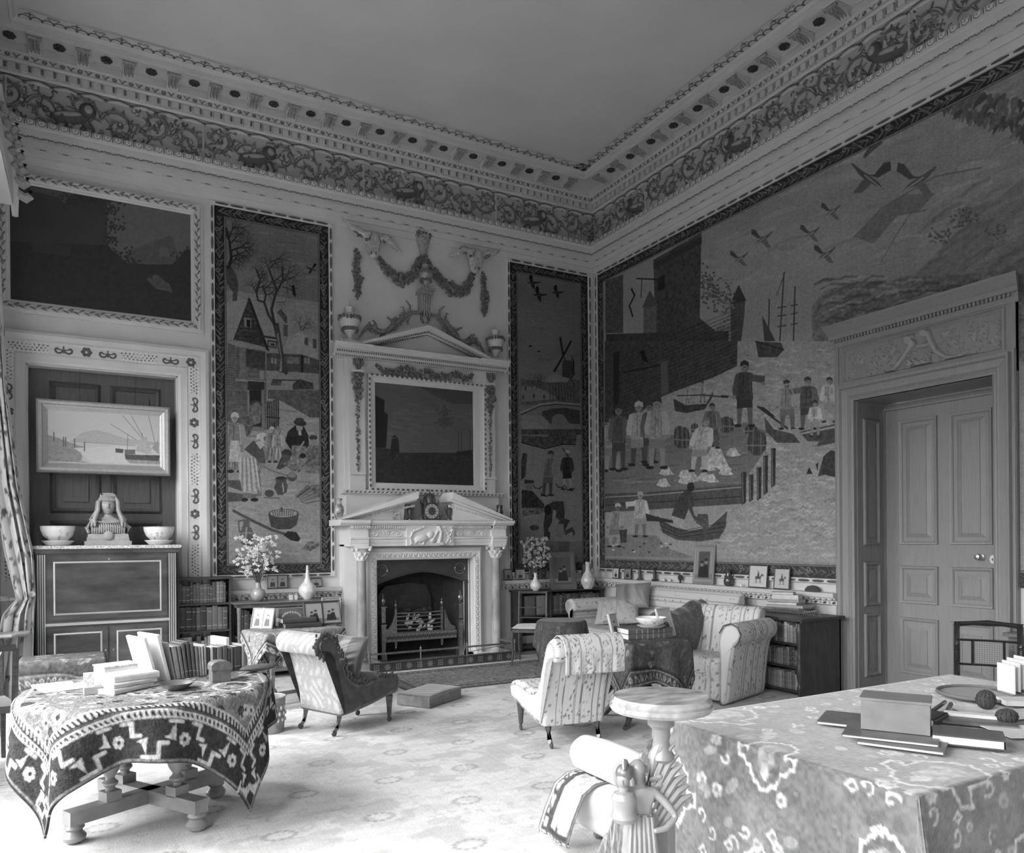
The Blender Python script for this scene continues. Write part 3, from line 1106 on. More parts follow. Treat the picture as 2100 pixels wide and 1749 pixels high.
# the seated man in the broad hat
c.poly([(665, 480), (690, 390), (760, 335), (840, 340), (885, 430), (890, 520), (860, 560), (720, 570)], .06, tex=.3)
c.poly([(730, 520), (860, 530), (880, 640), (840, 730), (760, 700), (720, 620)], .22, tex=.4)
c.poly(pe(800, 350, 32, 42), .30)
c.poly(pe(805, 310, 62, 30, .15), .08)
c.poly(pe(800, 285, 42, 25), .10)
c.poly([(790, 390), (815, 390), (820, 430), (790, 425)], .38)
c.line([(840, 490), (790, 570)], .022, .30)
c.poly(pe(680, 600, 50, 45), .09)
c.poly([(640, 600), (720, 620), (700, 700), (620, 750), (580, 740)], .12, tex=.3)
c.poly(pe(930, 450, 40, 25), .10)
c.poly(pe(935, 490, 26, 26), .28)
c.poly([(890, 520), (980, 520), (995, 700), (900, 720), (860, 620)], .20, tex=.4)
c.poly(pe(830, 620, 32, 25), .06)
c.line([(900, 650), (790, 770)], .02, .12)
c.poly([(640, 690), (780, 640), (860, 740), (740, 770)], .22, tex=.5)
c.poly([(840, 700), (990, 660), (1000, 790), (860, 780)], .22, tex=.4)
# tub, skillet, jugs, broom, basket
c.poly([(120, 850), (240, 850), (270, 1020), (240, 1050), (120, 1055)], .14, tex=.2)
c.poly([(120, 905), (270, 960), (265, 980), (120, 960)], .3)
c.poly([(570, 830), (680, 825), (675, 870), (690, 900), (680, 960), (640, 990), (590, 985), (560, 920), (580, 870)], .13, tex=.3)
c.poly(pe(625, 830, 50, 16), .08)
c.line([(640, 880), (650, 960)], .014, .35)
c.poly(pe(728, 820, 50, 42), .13, tex=.3)
c.poly(pe(728, 805, 40, 22), .24)
c.line([(400, 690), (560, 770), (690, 810)], .018, .2)
c.poly(pe(515, 975, 45, 35), .12)
c.line([(470, 1015), (610, 1020)], .012, .14)
c.poly([(780, 1000), (860, 900), (1000, 890), (1005, 1000), (880, 1080), (820, 1060)], .19, tex=.6)
for q in range(26):
    c.line([(760 + q * 4, 1000 + q * 3), (880 + q * 5, 900 + q * 6)], .006, r_.choice((.12, .3)))
c.poly([(505, 1170), (530, 1290), (600, 1318), (720, 1310), (775, 1270), (795, 1170), (720, 1190), (590, 1190)], .11, tex=.25)
c.poly(pe(650, 1165, 145, 45), .12)
c.poly(pe(650, 1163, 130, 36), .33)
for q in range(10):
    c.line([(545 + q * 22, 1135), (555 + q * 20, 1185)], .012, .14)
c.poly([(620, 1105), (645, 1105), (645, 1150), (620, 1150)], .14)
c.line([(180, 1140), (330, 1220), (540, 1320), (700, 1370)], .034, .12)
c.poly([(690, 1330), (770, 1340), (810, 1400), (790, 1430), (720, 1420), (650, 1370)], .06, tex=.4)
c.poly([(265, 1215), (330, 1225), (325, 1270), (370, 1350), (355, 1440), (300, 1480), (250, 1450), (235, 1350), (270, 1270)], .16, tex=.2)
c.line([(265, 1230), (225, 1240), (230, 1320), (240, 1350)], .016, .14)
c.line([(240, 1350), (368, 1345)], .012, .3)
c.line([(300, 1300), (290, 1440)], .02, .3)
c.poly([(820, 1500), (880, 1430), (980, 1430), (990, 1470), (900, 1520)], .2, tex=.6)
c.poly([(150, 1590), (220, 1550), (300, 1600), (240, 1640)], .2, tex=.6)
c.map = None
leaf_border(c, -5.555, -4.165, 1.20, 5.665, .122)
c.c *= .82
c.weave(.07)
t = tag(c.obj('tapestry', WB, TAPM, .012), 'tall woven tapestry of a snowy village with bare trees, left of the fireplace', 'tapestry')
guilloche(WB, -5.555, -4.165, 1.20, 5.665, parent=t)

# ------------------------------------------------------------------ tapestry 2: skaters and windmill, right of the fireplace
c = Canvas(-1.495, -.115, 1.13, 5.665, .0058, .22)
c.mott(.15, .5, 3)
A, Bm = pmap(bw, 1030, 530, 4.995), pmap(bw, 1030, 880, 5.142)
c.map = A
for k in range(30):
    x, y = r_.uniform(180, 700), r_.uniform(450, 1250)
    c.line([(x, y), (x + r_.uniform(40, 160), y + r_.uniform(-10, 20))], .016, r_.choice((.17, .26)), alpha=.5)
for x, y, s_ in ((310, 245, 75), (375, 370, 80), (560, 345, 70)):
    bird(c, x, y, s_, 1, .035, .35)
    bird(c, x - 10, y + 5, s_ * .8, 1, .05, .3)
c.poly(pe(285, 900, 18, 7), .04)
c.poly(pe(372, 953, 18, 7), .04)
c.poly([(188, 1230), (420, 1260), (640, 1230), (790, 1250), (795, 1500), (188, 1500)], .16, tex=.25)
c.poly([(190, 1310), (330, 1310), (500, 1390), (560, 1440), (190, 1470)], .25, tex=.1)
c.poly([(410, 1255), (540, 1180), (680, 1240), (660, 1265), (430, 1270)], .28)
for q in ((590, 815), (700, 850), (530, 1155)):
    c.line([(620, 1000), q], .034, .045)
c.line([(620, 1000), (740, 1190)], .014, .05)
c.poly([(612, 1045), (715, 1050), (720, 1225), (610, 1215)], .07)
for k in range(10):
    c.line([(616, 1060 + k * 16), (712, 1062 + k * 16)], .008, .15)
c.poly([(715, 1050), (700, 975), (735, 1060), (735, 1180), (718, 1220)], .06)
c.line([(690, 1220), (735, 1290)], .016, .05)
for x in (300, 390, 350):
    tree(c, x, 1330, 1.57, 60, .014, 5, .09, r_, .5)
for x, y in ((320, 1420), (425, 1430), (210, 1430), (540, 1360), (570, 1440), (620, 1450), (235, 1340)):
    fig(c, x, y + 20, 55, .09, .1, .06, .2)
for k in range(9):
    c.line([(480 + k * 30, 1280), (490 + k * 30, 1450)], .016, .10)
c.line([(190, 1580), (380, 1500), (540, 1480), (790, 1500)], .034, .30)
c.line([(190, 1600), (380, 1515), (540, 1493), (790, 1512)], .014, .05)
c.poly([(400, 1570), (500, 1540), (640, 1530), (790, 1560), (795, 1700), (680, 1690), (620, 1600), (560, 1590), (510, 1620), (500, 1700), (400, 1600)], .10, tex=.3)
c.poly([(190, 1610), (380, 1605), (470, 1680), (470, 1749), (190, 1749)], .27, tex=.15)
c.map = Bm
c.poly([(195, 0), (820, 0), (845, 1380), (195, 1380)], .25, tex=.1)
c.poly([(195, 0), (830, 0), (835, 60), (195, 60)], .12, tex=.4)
c.poly([(200, 60), (470, 70), (640, 10), (780, 60), (770, 170), (600, 160), (440, 210), (200, 150)], .12, tex=.5)
c.line([(200, 140), (440, 208), (640, 160), (760, 165)], .014, .04)
c.line([(200, 60), (470, 78)], .012, .24)
fig(c, 470, 705, 470, .19, .11, .08, .26, w=.85, lean=.1)
fig(c, 680, 640, 410, .07, .3, .42, .22, w=.9)
c.line([(690, 290), (630, 200)], .016, .05)
for x, y in ((370, 620), (450, 700), (610, 610), (710, 640)):
    c.line([(x - 45, y - 30), (x - 30, y), (x + 20, y + 8), (x + 45, y - 15)], .016, .05)
c.poly([(215, 250), (260, 260), (240, 500), (195, 540), (195, 330)], .09, tex=.5)
c.poly([(230, 530), (330, 540), (330, 570), (230, 575)], .07)
c.poly([(235, 580), (320, 580), (310, 640), (240, 640)], .2)
c.poly([(200, 640), (310, 650), (440, 790), (440, 830), (200, 830)], .07, tex=.6)
c.poly([(205, 830), (450, 830), (420, 890), (205, 920)], .16, tex=.6)
# stooping man fastening a skate
c.poly([(450, 810), (540, 760), (640, 760), (700, 850), (710, 960), (660, 1060), (620, 1140), (570, 1130), (560, 1060), (600, 960), (540, 920), (500, 1060), (500, 1170), (440, 1170), (430, 1000), (445, 900)], .08, tex=.3)
c.poly([(640, 765), (700, 850), (712, 960), (650, 940), (655, 850)], .24)
c.poly([(530, 850), (565, 860), (550, 1020), (490, 1090), (480, 1060), (520, 980)], .25, tex=.2)
c.poly([(570, 1000), (640, 1000), (650, 1120), (590, 1145), (560, 1100)], .22)
c.poly([(650, 1070), (740, 1030), (765, 1090), (750, 1130), (730, 1080), (660, 1120)], .10)
c.poly(pe(475, 850, 38, 55), .045)
c.poly(pe(335, 1040, 50, 30), .10, tex=.5)
c.poly([(200, 1180), (840, 1180), (845, 1380), (200, 1380)], .20, tex=.1)
c.poly([(580, 1185), (710, 1185), (700, 1290), (590, 1290)], .15, tex=.2)
c.map = None
leaf_border(c, -1.495, -.115, 1.13, 5.665, .122)
c.c *= .78
c.weave(.07)
t = tag(c.obj('tapestry', WB, TAPM, .012), 'tall dark woven tapestry with windmill and skaters, right of the fireplace', 'tapestry')
guilloche(WB, -1.495, -.115, 1.13, 5.665, parent=t)

# ------------------------------------------------------------------ tapestry 3: harbour, on the right wall
c = Canvas(-7.3, -.135, 1.16, 5.665, .0068, .27)
c.mott(.16, .5, 4)
U4, M6 = pmap(rw, 1200, 100, 2.3333), pmap(rw, 1200, 700, 3.363)
r_ = random.Random(9)
c.map = U4
for k in range(240):                                   # clouded sky
    x, y = r_.uniform(200, 2100), r_.uniform(200, 1200)
    c.line([(x, y), (x + 60, y - 25), (x + r_.uniform(90, 190), y - r_.uniform(20, 70))], r_.uniform(.02, .06), r_.choice((.22, .32, .25, .30)), alpha=.45)
c.poly([(1290, 900), (1420, 760), (1520, 700), (1680, 690), (1600, 780), (1500, 800), (1380, 935)], .185, tex=.1)
c.line([(1290, 900), (1420, 770), (1520, 705), (1680, 612), (1900, 570)], .014, .17)
c.line([(1420, 1020), (1500, 880), (1560, 790), (1640, 770)], .014, .18)
c.poly([(1560, 1110), (1700, 960), (1900, 780), (2100, 620), (2120, 1300), (1560, 1300)], .20, tex=.12)
for k in range(60):
    x, y = r_.uniform(1580, 2100), r_.uniform(700, 1100)
    c.line([(x, y), (x + 60, y - 50), (x + 130, y - 80)], .04, r_.choice((.16, .24, .2)), alpha=.5)
for k in range(170):
    x, y = r_.choice(((1690, 900), (1790, 820), (1960, 880), (1830, 800)))
    c.poly(pe(x + r_.uniform(-40, 60), y + r_.uniform(-40, 40), 7, 6), r_.choice((.13, .16, .18)))
c.poly([(1090, 1230), (1150, 1160), (1290, 1120), (1450, 1110), (1560, 1100), (2120, 1020), (2120, 1500), (1090, 1400)], .19, tex=.3)
for k in range(120):
    x, y = r_.uniform(1100, 2000), r_.uniform(1110, 1330)
    c.line([(x, y), (x + 40, y - 22), (x + 95, y - 20)], .024, r_.choice((.11, .3, .15)), alpha=.55)
# hanging foliage, top right
for k in range(150):
    x = r_.uniform(1700, 2150)
    y = (140 + (x - 1640) * -.10) + r_.uniform(100, 230) * (.5 + (x - 1640) / 500)
    th = r_.uniform(1.3, 2.5)
    c.line([(x, y), (x + 40 * math.cos(th), y + 40 * math.sin(th))], .05, r_.choice((.11, .14, .17)), taper=.3)
c.poly([(1330, 520), (1370, 460), (1400, 430), (1430, 450), (1380, 490), (1345, 525)], .13)
# birds
for x, y, s_, f_ in ((1370, 620, 110, -1), (1590, 630, 110, 1), (1180, 780, 55, 1), (1080, 885, 55, 1), (1150, 985, 60, 1), (850, 910, 60, 1), (740, 1005, 50, 1)):
    bird(c, x, y, s_, f_, .12 if f_ < 0 else .14, -.25 if f_ > 0 else .3)
# castle: great tower, walls, turrets
c.poly([(100, 1110), (185, 1080), (185, 1360), (100, 1360)], .12, tex=.3)
c.poly([(330, 1010), (560, 880), (552, 1290), (640, 1360), (330, 1370)], .10, tex=.35)
c.poly([(325, 1030), (562, 895), (562, 930), (325, 1060)], .08)
c.poly([(350, 1100), (385, 1080), (385, 1150), (350, 1160)], .05)
c.poly([(185, 1090), (330, 1030), (335, 1200), (280, 1220), (280, 1350), (185, 1360)], .28)
c.poly([(282, 1235), (345, 1225), (345, 1365), (282, 1365)], .16, tex=.2)
c.poly([(276, 1240), (312, 1155), (355, 1230)], .12)
c.line([(250, 1100), (375, 1105)], .02, .06)
c.line([(275, 1100), (270, 1190)], .02, .07)
c.line([(225, 1150), (240, 1180), (215, 1230), (230, 1280)], .034, .05)
c.poly([(700, 1220), (740, 1135), (770, 1200), (765, 1280), (750, 1400), (700, 1400)], .11, tex=.25)
c.poly([(695, 1225), (738, 1130), (775, 1205)], .08)
c.poly([(635, 1330), (700, 1320), (700, 1400), (620, 1400)], .2, tex=.3)
for k in range(170):
    x_ = r_.choice((575, 640, 690, 610))
    c.poly(pe(x_ + r_.gauss(0, 16), r_.gauss(1150 + (x_ - 600) * .5, 45), 6, 6), r_.choice((.12, .16, .2)))
c.poly([(103, 1365), (690, 1350), (690, 1400), (103, 1420)], .09, tex=.3)
# masts and sails
for x0, y0, x1, y1 in ((885, 1200, 880, 1400), (955, 1075, 935, 1400), (1008, 1140, 1000, 1400)):
    c.line([(x0, y0), (x1, y1)], .02, .09)
c.poly([(850, 1275), (915, 1400), (860, 1400)], .10)
c.line([(920, 1180), (960, 1070)], .014, .12)
for y in (1240, 1280, 1330):
    c.line([(925, y), (965, y - 6)], .014, .09)
    c.line([(990, y - 10), (1020, y - 16)], .014, .09)
c.map = M6
c.poly([(550, 380), (1060, 160), (1060, 0), (1760, 0), (1760, 1530), (560, 1480), (140, 1480), (140, 300)], .30, tex=.08)
# water
for k in range(900):
    y = r_.uniform(60, 1490)
    x = r_.uniform(560 if y < 500 else 900, 1740)
    d_ = r_.choice((.22, .38, .26, .42, .34))
    L = r_.uniform(25, 80)
    c.line([(x, y), (x + L * .35, y - r_.uniform(4, 16)), (x + L * .7, y + r_.uniform(-4, 8)), (x + L, y - r_.uniform(0, 12))], r_.uniform(.01, .022), d_, alpha=.55)
c.poly([(140, 0), (1056, 0), (1052, 170), (890, 250), (550, 370), (320, 540), (140, 560)], .105, tex=.3)
for k in range(16):
    y = 60 + k * 26
    c.line([(210, y + 60), (1050, y - 280)], .007, .055, alpha=.8)
c.poly([(525, 150), (575, 130), (580, 350), (530, 370)], .15)
c.poly([(200, 80), (240, 70), (235, 560), (200, 560)], .06)
c.line([(270, 215), (520, 165)], .024, .055)
c.poly([(380, 70), (410, 60), (440, 150), (400, 130)], .04)
c.poly([(1180, 0), (1360, 10), (1375, 60), (1330, 110), (1200, 110)], .11, tex=.3)
c.line([(1180, 0), (1375, 60)], .012, .06)
# quay
c.poly([(140, 560), (330, 640), (530, 660), (640, 640), (900, 640), (1100, 560), (1260, 620), (1240, 760), (1080, 1000), (440, 1060), (140, 1100)], .20, tex=.12)
for k in range(60):
    x, y = r_.uniform(150, 1150), r_.uniform(660, 1000)
    c.line([(x, y), (x + r_.uniform(40, 130), y - 8)], .014, r_.choice((.13, .25, .3)), alpha=.6)
c.poly([(140, 1050), (440, 1040), (1085, 985), (1085, 1120), (460, 1160), (140, 1180)], .13, tex=.2)
c.line([(140, 1075), (440, 1060), (1085, 1005)], .014, .3)
c.line([(150, 1130), (460, 1110), (1080, 1070)], .010, .06)
c.poly([(140, 1360), (320, 1330), (500, 1340), (560, 1420), (760, 1490), (140, 1480)], .22, tex=.15)
# mooring posts
for x, y0, y1 in ((1100, 905, 1130), (1150, 920, 1110), (1205, 870, 1100), (1250, 790, 1060), (1303, 740, 1010)):
    c.poly([(x - 17, y0), (x + 17, y0 - 5), (x + 14, y1 - 20), (x - 14, y1)], .08, tex=.3)
    c.line([(x - 9, y0 + 8), (x - 6, y1 - 20)], .012, .22)
# barrels, baskets
for x, y, a_, b_ in ((655, 660, 40, 80), (690, 665, 35, 75), (980, 575, 52, 58), (885, 670, 45, 85), (1150, 612, 45, 30), (1190, 700, 68, 88), (760, 600, 26, 36)):
    c.poly(pe(x, y, a_, b_), .12, tex=.3)
    for k in range(-2, 3):
        c.line([(x + k * a_ * .38, y - b_ * .8), (x + k * a_ * .42, y + b_ * .8)], .010, .22 if k % 2 else .06)
    c.line([(x - a_, y + b_ * .2), (x + a_, y + b_ * .2)], .012, .24)
# heaps of fish and nets
for x, y in ((880, 850), (920, 800), (960, 870), (850, 870), (900, 760), (1020, 770), (690, 920), (560, 900), (540, 980), (690, 960), (970, 900), (870, 950), (820, 940)):
    c.poly([(x - 45, y + 12), (x - 20, y - 30), (x + 20, y - 38), (x + 40, y), (x + 60, y + 18), (x, y + 26)], .42, tex=.35)
c.poly([(790, 890), (870, 740), (940, 740), (990, 860), (930, 880), (850, 850)], .40, tex=.4)
c.poly([(700, 960), (740, 880), (800, 960), (700, 985)], .36, tex=.4)
# rowing boat in the middle distance
c.poly([(612, 395), (700, 440), (840, 430), (890, 340), (900, 265), (885, 380), (830, 470), (700, 495), (625, 480)], .09, tex=.3)
fig(c, 815, 420, 140, .26, .2, .1, .3)
fig(c, 710, 430, 90, .3, .2, .1, .3)
c.line([(640, 375), (820, 370), (960, 385)], .016, .08)
c.poly([(940, 370), (1003, 375), (985, 392), (940, 385)], .07)
# the big boat at right with crew
c.poly([(1240, 510), (1300, 590), (1440, 640), (1500, 620), (1730, 570), (1730, 700), (1600, 725), (1480, 700), (1330, 700), (1250, 620)], .12, tex=.25)
c.line([(1240, 510), (1310, 600), (1480, 640), (1730, 590)], .02, .34)
c.line([(1195, 450), (1400, 600)], .022, .07)
c.poly([(1190, 445), (1240, 455), (1320, 520), (1280, 520)], .08)
fig(c, 1400, 610, 340, .24, .16, .09, .2, lean=-.02, w=1.15)
fig(c, 1540, 610, 360, .13, .16, .09, .26, w=1.1, arm=-1)
fig(c, 1590, 660, 250, .35, .25, .08, .28, w=1.0)
fig(c, 1690, 560, 310, .33, .3, .09, .26, w=1.1)
c.poly([(1420, 610), (1460, 600), (1540, 690), (1620, 690), (1600, 720), (1500, 715)], .3)
c.line([(1480, 490), (1430, 330), (1460, 280), (1350, 310)], .012, .33)
# standing people on the quay
fig(c, 1105, 590, 450, .10, .16, .07, .22, arm=1, w=.95)
fig(c, 190, 900, 390, .30, .28, .12, .25, w=1.1)
fig(c, 235, 890, 450, .14, .12, .09, .22, w=.8)
fig(c, 375, 860, 440, .33, .12, .42, .26, w=1.0)
fig(c, 450, 840, 420, .13, .13, .1, .2, w=.8)
fig(c, 500, 880, 490, .28, .26, .09, .26, w=.9)
fig(c, 880, 740, 310, .15, .15, .09, .22, w=1.1)
fig(c, 785, 900, 370, .34, .38, .2, .3, lean=.18, w=1.1)
fig(c, 385, 1350, 310, .36, .2, .34, .3, arm=-1)
fig(c, 205, 1420, 300, .26, .3, .42, .2, lean=.1)
c.poly([(240, 1300), (295, 1295), (290, 1385), (250, 1390)], .10, tex=.3)
# near boat and bending man
c.poly([(495, 1190), (560, 1250), (700, 1300), (860, 1270), (985, 1160), (975, 1280), (930, 1360), (800, 1380), (640, 1370), (540, 1320)], .12, tex=.25)
c.line([(495, 1190), (600, 1265), (720, 1300), (860, 1275), (982, 1165)], .022, .33)
for k in range(3):
    c.line([(520, 1240 + k * 28), (660, 1310 + k * 20), (960, 1250 + k * 30)], .008, .05)
c.poly([(420, 1185), (500, 1210), (640, 1240), (640, 1255), (480, 1240), (430, 1240)], .08)
c.poly([(600, 1200), (640, 1090), (700, 1020), (745, 1050), (760, 1130), (720, 1150), (690, 1230), (620, 1240)], .10, tex=.2)
c.poly([(600, 1200), (690, 1230), (690, 1295), (620, 1280)], .33, tex=.2)
c.poly([(720, 1060), (760, 1200), (790, 1220), (760, 1240), (715, 1150)], .12)
c.poly(pe(733, 1005, 26, 34), .07)
c.poly([(780, 1190), (850, 1190), (860, 1280), (830, 1350), (815, 1280), (770, 1250)], .12, tex=.3)
# buoy barrel in the surf
c.poly([(1610, 930), (1650, 790), (1700, 750), (1740, 760), (1740, 940), (1660, 920)], .09, tex=.35)
c.poly([(1530, 915), (1550, 865), (1575, 915)], .07)
c.poly([(1595, 850), (1615, 830), (1608, 895)], .07)
for k in range(14):
    c.poly(pe(r_.uniform(180, 620), r_.uniform(1390, 1460), 10, 6), r_.choice((.10, .42)))
c.map = None
c.poly([(-7.3, 1.1), (-7.15, 1.1), (-7.15, 5.7), (-7.3, 5.7)], .06)
leaf_border(c, -7.3, -.135, 1.16, 5.665, .135, .06)
c.c *= .95
c.weave(.06)
# cut away the part behind the oak door case
A_ = c.a0 + np.arange(c.w) * c.px
Z_ = c.z0 + np.arange(c.h) * c.px
t = tag(c.obj('tapestry', WR, TAPM, .012), 'wide woven tapestry of a harbour with castle, boats and flying ducks on the right wall', 'tapestry')
cut = (A_[None, :] > -6.22) & (A_[None, :] < -4.46) & (Z_[:, None] < 3.72)
bm = bmesh.new()
bm.from_mesh(t.data)
bm.verts.ensure_lookup_table()
fl = cut.reshape(-1)
bmesh.ops.delete(bm, geom=[bm.verts[i] for i in np.nonzero(fl)[0]], context='VERTS')
bm.to_mesh(t.data)
bm.free()
g_ = guilloche(WR, -7.3, -.135, 1.16, 5.665, 'LRT', parent=t)
mb = MB()
guil = guilloche(WR, -4.47, -.135, 1.16, 5.665, 'B', parent=t)

# ------------------------------------------------------------------ the two oil paintings on the left
def ornate_frame(W, a0, a1, z0, z1, wd, parent, name='frame', prot=.07, band=(.3, .72), gt=GD, seed=1):
    """cream frame with a carved leaf band; a0..a1 is the sight opening"""
    mb = MB().frame(W, a0, a1, z0, z1, [(0, 0), (0, .02), (wd * .12, .035), (wd * .2, .035), (wd * .3, prot * .8), (wd * .72, prot), (wd * .8, prot * .6), (wd, prot * .5), (wd, 0)])
    o = mb.build(name, PAINT, parent)
    r_ = random.Random(seed)
    lf = MB()

    def run(p0, p1, n_):
        L = math.hypot(p1[0] - p0[0], p1[1] - p0[1])
        ux, uz = (p1[0] - p0[0]) / L, (p1[1] - p0[1]) / L
        n = int(L / .05)
        bwid = wd * (band[1] - band[0]) / 2
        for i in range(n):
            t_ = (i + .5) * L / n
            cx, cz = p0[0] + ux * t_, p0[1] + uz * t_
            s_ = 1 if i % 2 else -1
            pts = [W(cx - ux * .03, cz - uz * .03, prot * .9), W(cx + uz * s_ * bwid * .5, cz - ux * s_ * bwid * .5, prot * 1.12),
                   W(cx + ux * .025 + uz * s_ * bwid, cz + uz * .025 - ux * s_ * bwid, prot * .95)]
            lf.tube(pts, [.006, .012, .004], 5, 0)
            if i % 5 == 2:
                lf.ell(W(cx, cz, prot * 1.05), (.016, .016, .016), 0, 6, 4)
    m_ = wd * (band[0] + band[1]) / 2
    run((a0 - m_, z0 - m_), (a1 + m_, z0 - m_), 0)
    run((a0 - m_, z1 + m_), (a1 + m_, z1 + m_), 0)
    run((a0 - m_, z0), (a0 - m_, z1), 0)
    run((a1 + m_, z0), (a1 + m_, z1), 0)
    lf.build('carved_leaves', GILT if gt == GD else PAINT, o)
    return o


c = Canvas(-7.62, -5.82, 4.23, 5.49, .006, .045)
c.mott(.25, .3)
c.map = pmap(bw, 0, 330, 3.0)
c.poly([(660, 250), (1180, 330), (1180, 700), (780, 690), (660, 520)], .12, tex=.15)
c.poly([(180, 160), (460, 200), (400, 265), (330, 220), (200, 190)], .09, tex=.2)
c.poly([(780, 560), (880, 520), (1050, 460), (1090, 560), (1180, 600), (1180, 660), (780, 650)], .085, tex=.2)
c.poly([(980, 540), (1010, 530), (1040, 545), (1040, 590), (980, 590)], .11)
c.poly([(780, 630), (900, 640), (1060, 640), (1150, 540), (1180, 560), (1180, 1000), (60, 860), (60, 500), (660, 520), (700, 560)], .028, tex=.3)
c.poly([(900, 730), (960, 700), (1040, 760), (1060, 810), (960, 790)], .09, tex=.4)
r_ = random.Random(3)
for k in range(330):
    x, y = r_.choice(((680, 300), (700, 400), (670, 480), (740, 590), (800, 640), (560, 240), (420, 230), (1130, 600), (860, 680)))
    c.poly(pe(x + r_.gauss(0, 34), y + r_.gauss(0, 26), 9, 6, r_.uniform(0, 3)), .03)
for k in range(8):
    c.line([(200, 500 + k * 8), (430, 530 + k * 8)], .01, .06, alpha=.5)
c.map = None
t = tag(c.obj('painting', WB, OIL, .02), 'dark wooded landscape painting in a cream frame above the left door', 'painting')
ornate_frame(WB, -7.62, -5.82, 4.23, 5.49, .135, t, seed=2)

c = Canvas(-3.572, -2.046, 2.375, 3.705, .006, .10)
c.mott(.12, .4, 2)
c.map = pmap(bw, 680, 620, 5.145)
for k in range(70):
    x, y = r_.uniform(470, 1450), r_.uniform(900, 1500)
    c.line([(x, y), (x + 90, y + r_.uniform(-10, 30))], .03, r_.choice((.08, .14, .12)), alpha=.5)
c.poly([(900, 900), (1540, 940), (1540, 1080), (1250, 1080)], .06, tex=.2)
c.poly([(440, 985), (545, 1040), (540, 1160), (580, 1190), (560, 1540), (440, 1540)], .015)
c.poly([(700, 1580), (1540, 1600), (1540, 1980), (440, 1980), (440, 1540), (560, 1545)], .028, tex=.4)
c.poly([(620, 1440), (690, 1440), (700, 1580), (600, 1580)], .02)
c.poly([(610, 1430), (650, 1400), (690, 1440)], .02)
for k in range(60):
    x, y = r_.gauss(1180, 40), r_.gauss(1230, 50)
    c.poly(pe(x, y, 18, 12), .065, None)
for x in (1320, 1350, 1440, 1470):
    c.line([(x, 1330 + (x % 7) * 6), (x, 1580)], .01, .045)
c.poly([(1290, 1580), (1480, 1560), (1450, 1610), (1320, 1615)], .02)
for k in range(24):
    c.poly(pe(r_.uniform(470, 1500), r_.uniform(1600, 1700), 8, 6), r_.choice((.07, .02)))
c.line([(700, 1588), (1000, 1585), (1290, 1570)], .008, .13)
c.map = None
om_painting = tag(c.obj('painting', WB, OIL, .06), 'dark harbour painting set in the carved overmantel', 'painting')

# ------------------------------------------------------------------ left door case, door and the hanging harbour picture
root = struct('door_1', MB(), PAINT)
mb = MB()
mb.wbox(WB, -7.486, -5.973, 0, 3.56, -.20, -.16)
for a0, a1, z0, z1 in ((-7.22, -6.83, 2.0, 3.36), (-6.62, -6.2, 2.0, 3.36), (-7.22, -6.83, .9, 1.8), (-6.62, -6.2, .9, 1.8), (-7.22, -6.83, .2, .75), (-6.62, -6.2, .2, .75)):
    mb.frame(WB, a0, a1, z0, z1, [(0, -.16), (0, -.145), (.03, -.12), (.05, -.145), (.06, -.16)])
    mb.wbox(WB, a0 + .07, a1 - .07, z0 + .07, z1 - .07, -.16, -.14)
mb.build('door_panels', mat('dark_oak_door', .10, .45, noise=.15, nscale=6, stretch=(9, 9, .8)), root)
mb = MB()
for a0, a1, z0, z1 in ((-7.486, -7.47, 0, 3.56), (-5.99, -5.973, 0, 3.56)):
    mb.wbox(WB, a0, a1, z0, z1, -.16, 0)
mb.wbox(WB, -7.486, -5.973, 3.545, 3.56, -.16, 0)
mb.frame(WB, -7.486, -5.973, 0, 3.56, [(0, 0), (0, .03), (.03, .045), (.09, .04), (.10, .06), (.11, .05), (.24, .045), (.25, .085), (.30, .095), (.335, .08), (.335, 0)], 0, 'LRT')
mb.build('architrave', PAINT, root)


def lattice(c, along, across, n0, n1):
    pass


def door_carving(name, W, a0, a1, z0, z1, vert, parent, base=.66, seed=1):
    c = Canvas(a0, a1, z0, z1, .005, base)
    L = (z1 - z0) if vert else (a1 - a0)
    wd = (a1 - a0) if vert else (z1 - z0)

    def P(s, t):
        return (a0 + wd / 2 + t, z0 + s) if vert else (a0 + s, z0 + wd / 2 + t)
    s = .06
    k = 0
    h = wd * .45
    while s < L - .12:
        if k % 4 == 0:           # trellis panel
            ln = .36
            for q in range(9):
                x0 = s + q * ln / 8
                for d in (-1, 1):
                    e = x0 + d * 2 * h
                    lo, hi = s, s + ln
                    if e < lo or e > hi:
                        f = (lo - x0 if e < lo else hi - x0) / (d * 2 * h)
                    else:
                        f = 1
                    c.line([P(x0, -h), P(x0 + d * 2 * h * f, -h + 2 * h * f)], .009, .80, .008)
            for q in range(10):
                for t_ in (-.5, 0, .5):
                    c.ell(P(s + (q + (.5 if t_ == 0 else 0)) * ln / 9, t_ * h), .011, .011, GD)
            s += ln + .05
        elif k % 4 == 2:         # open flower
            for q in range(6):
                th = q * PI / 3
                c.ell(P(s + .08 + .035 * math.cos(th), .035 * math.sin(th)), .022, .022, GD, .012)
            c.ell(P(s + .08, 0), .014, .014, .6, .016)
            s += .19
        else:                    # C-scrolls and a cross
            for d in (-1, 1):
                c.line(spiral(*P(s + .10 + d * .055, 0), h * .85, .8, (0 if d < 0 else PI) + (PI / 2 if vert else 0), d, 12), .02, GD, .012)
            c.line([P(s + .06, 0), P(s + .14, 0)], .014, GD, .01)
            c.line([P(s + .10, -.035), P(s + .10, .035)], .014, GD, .01)
            s += .24
        k += 1
    return c.obj(name, W, PAINTA, .046, parent)


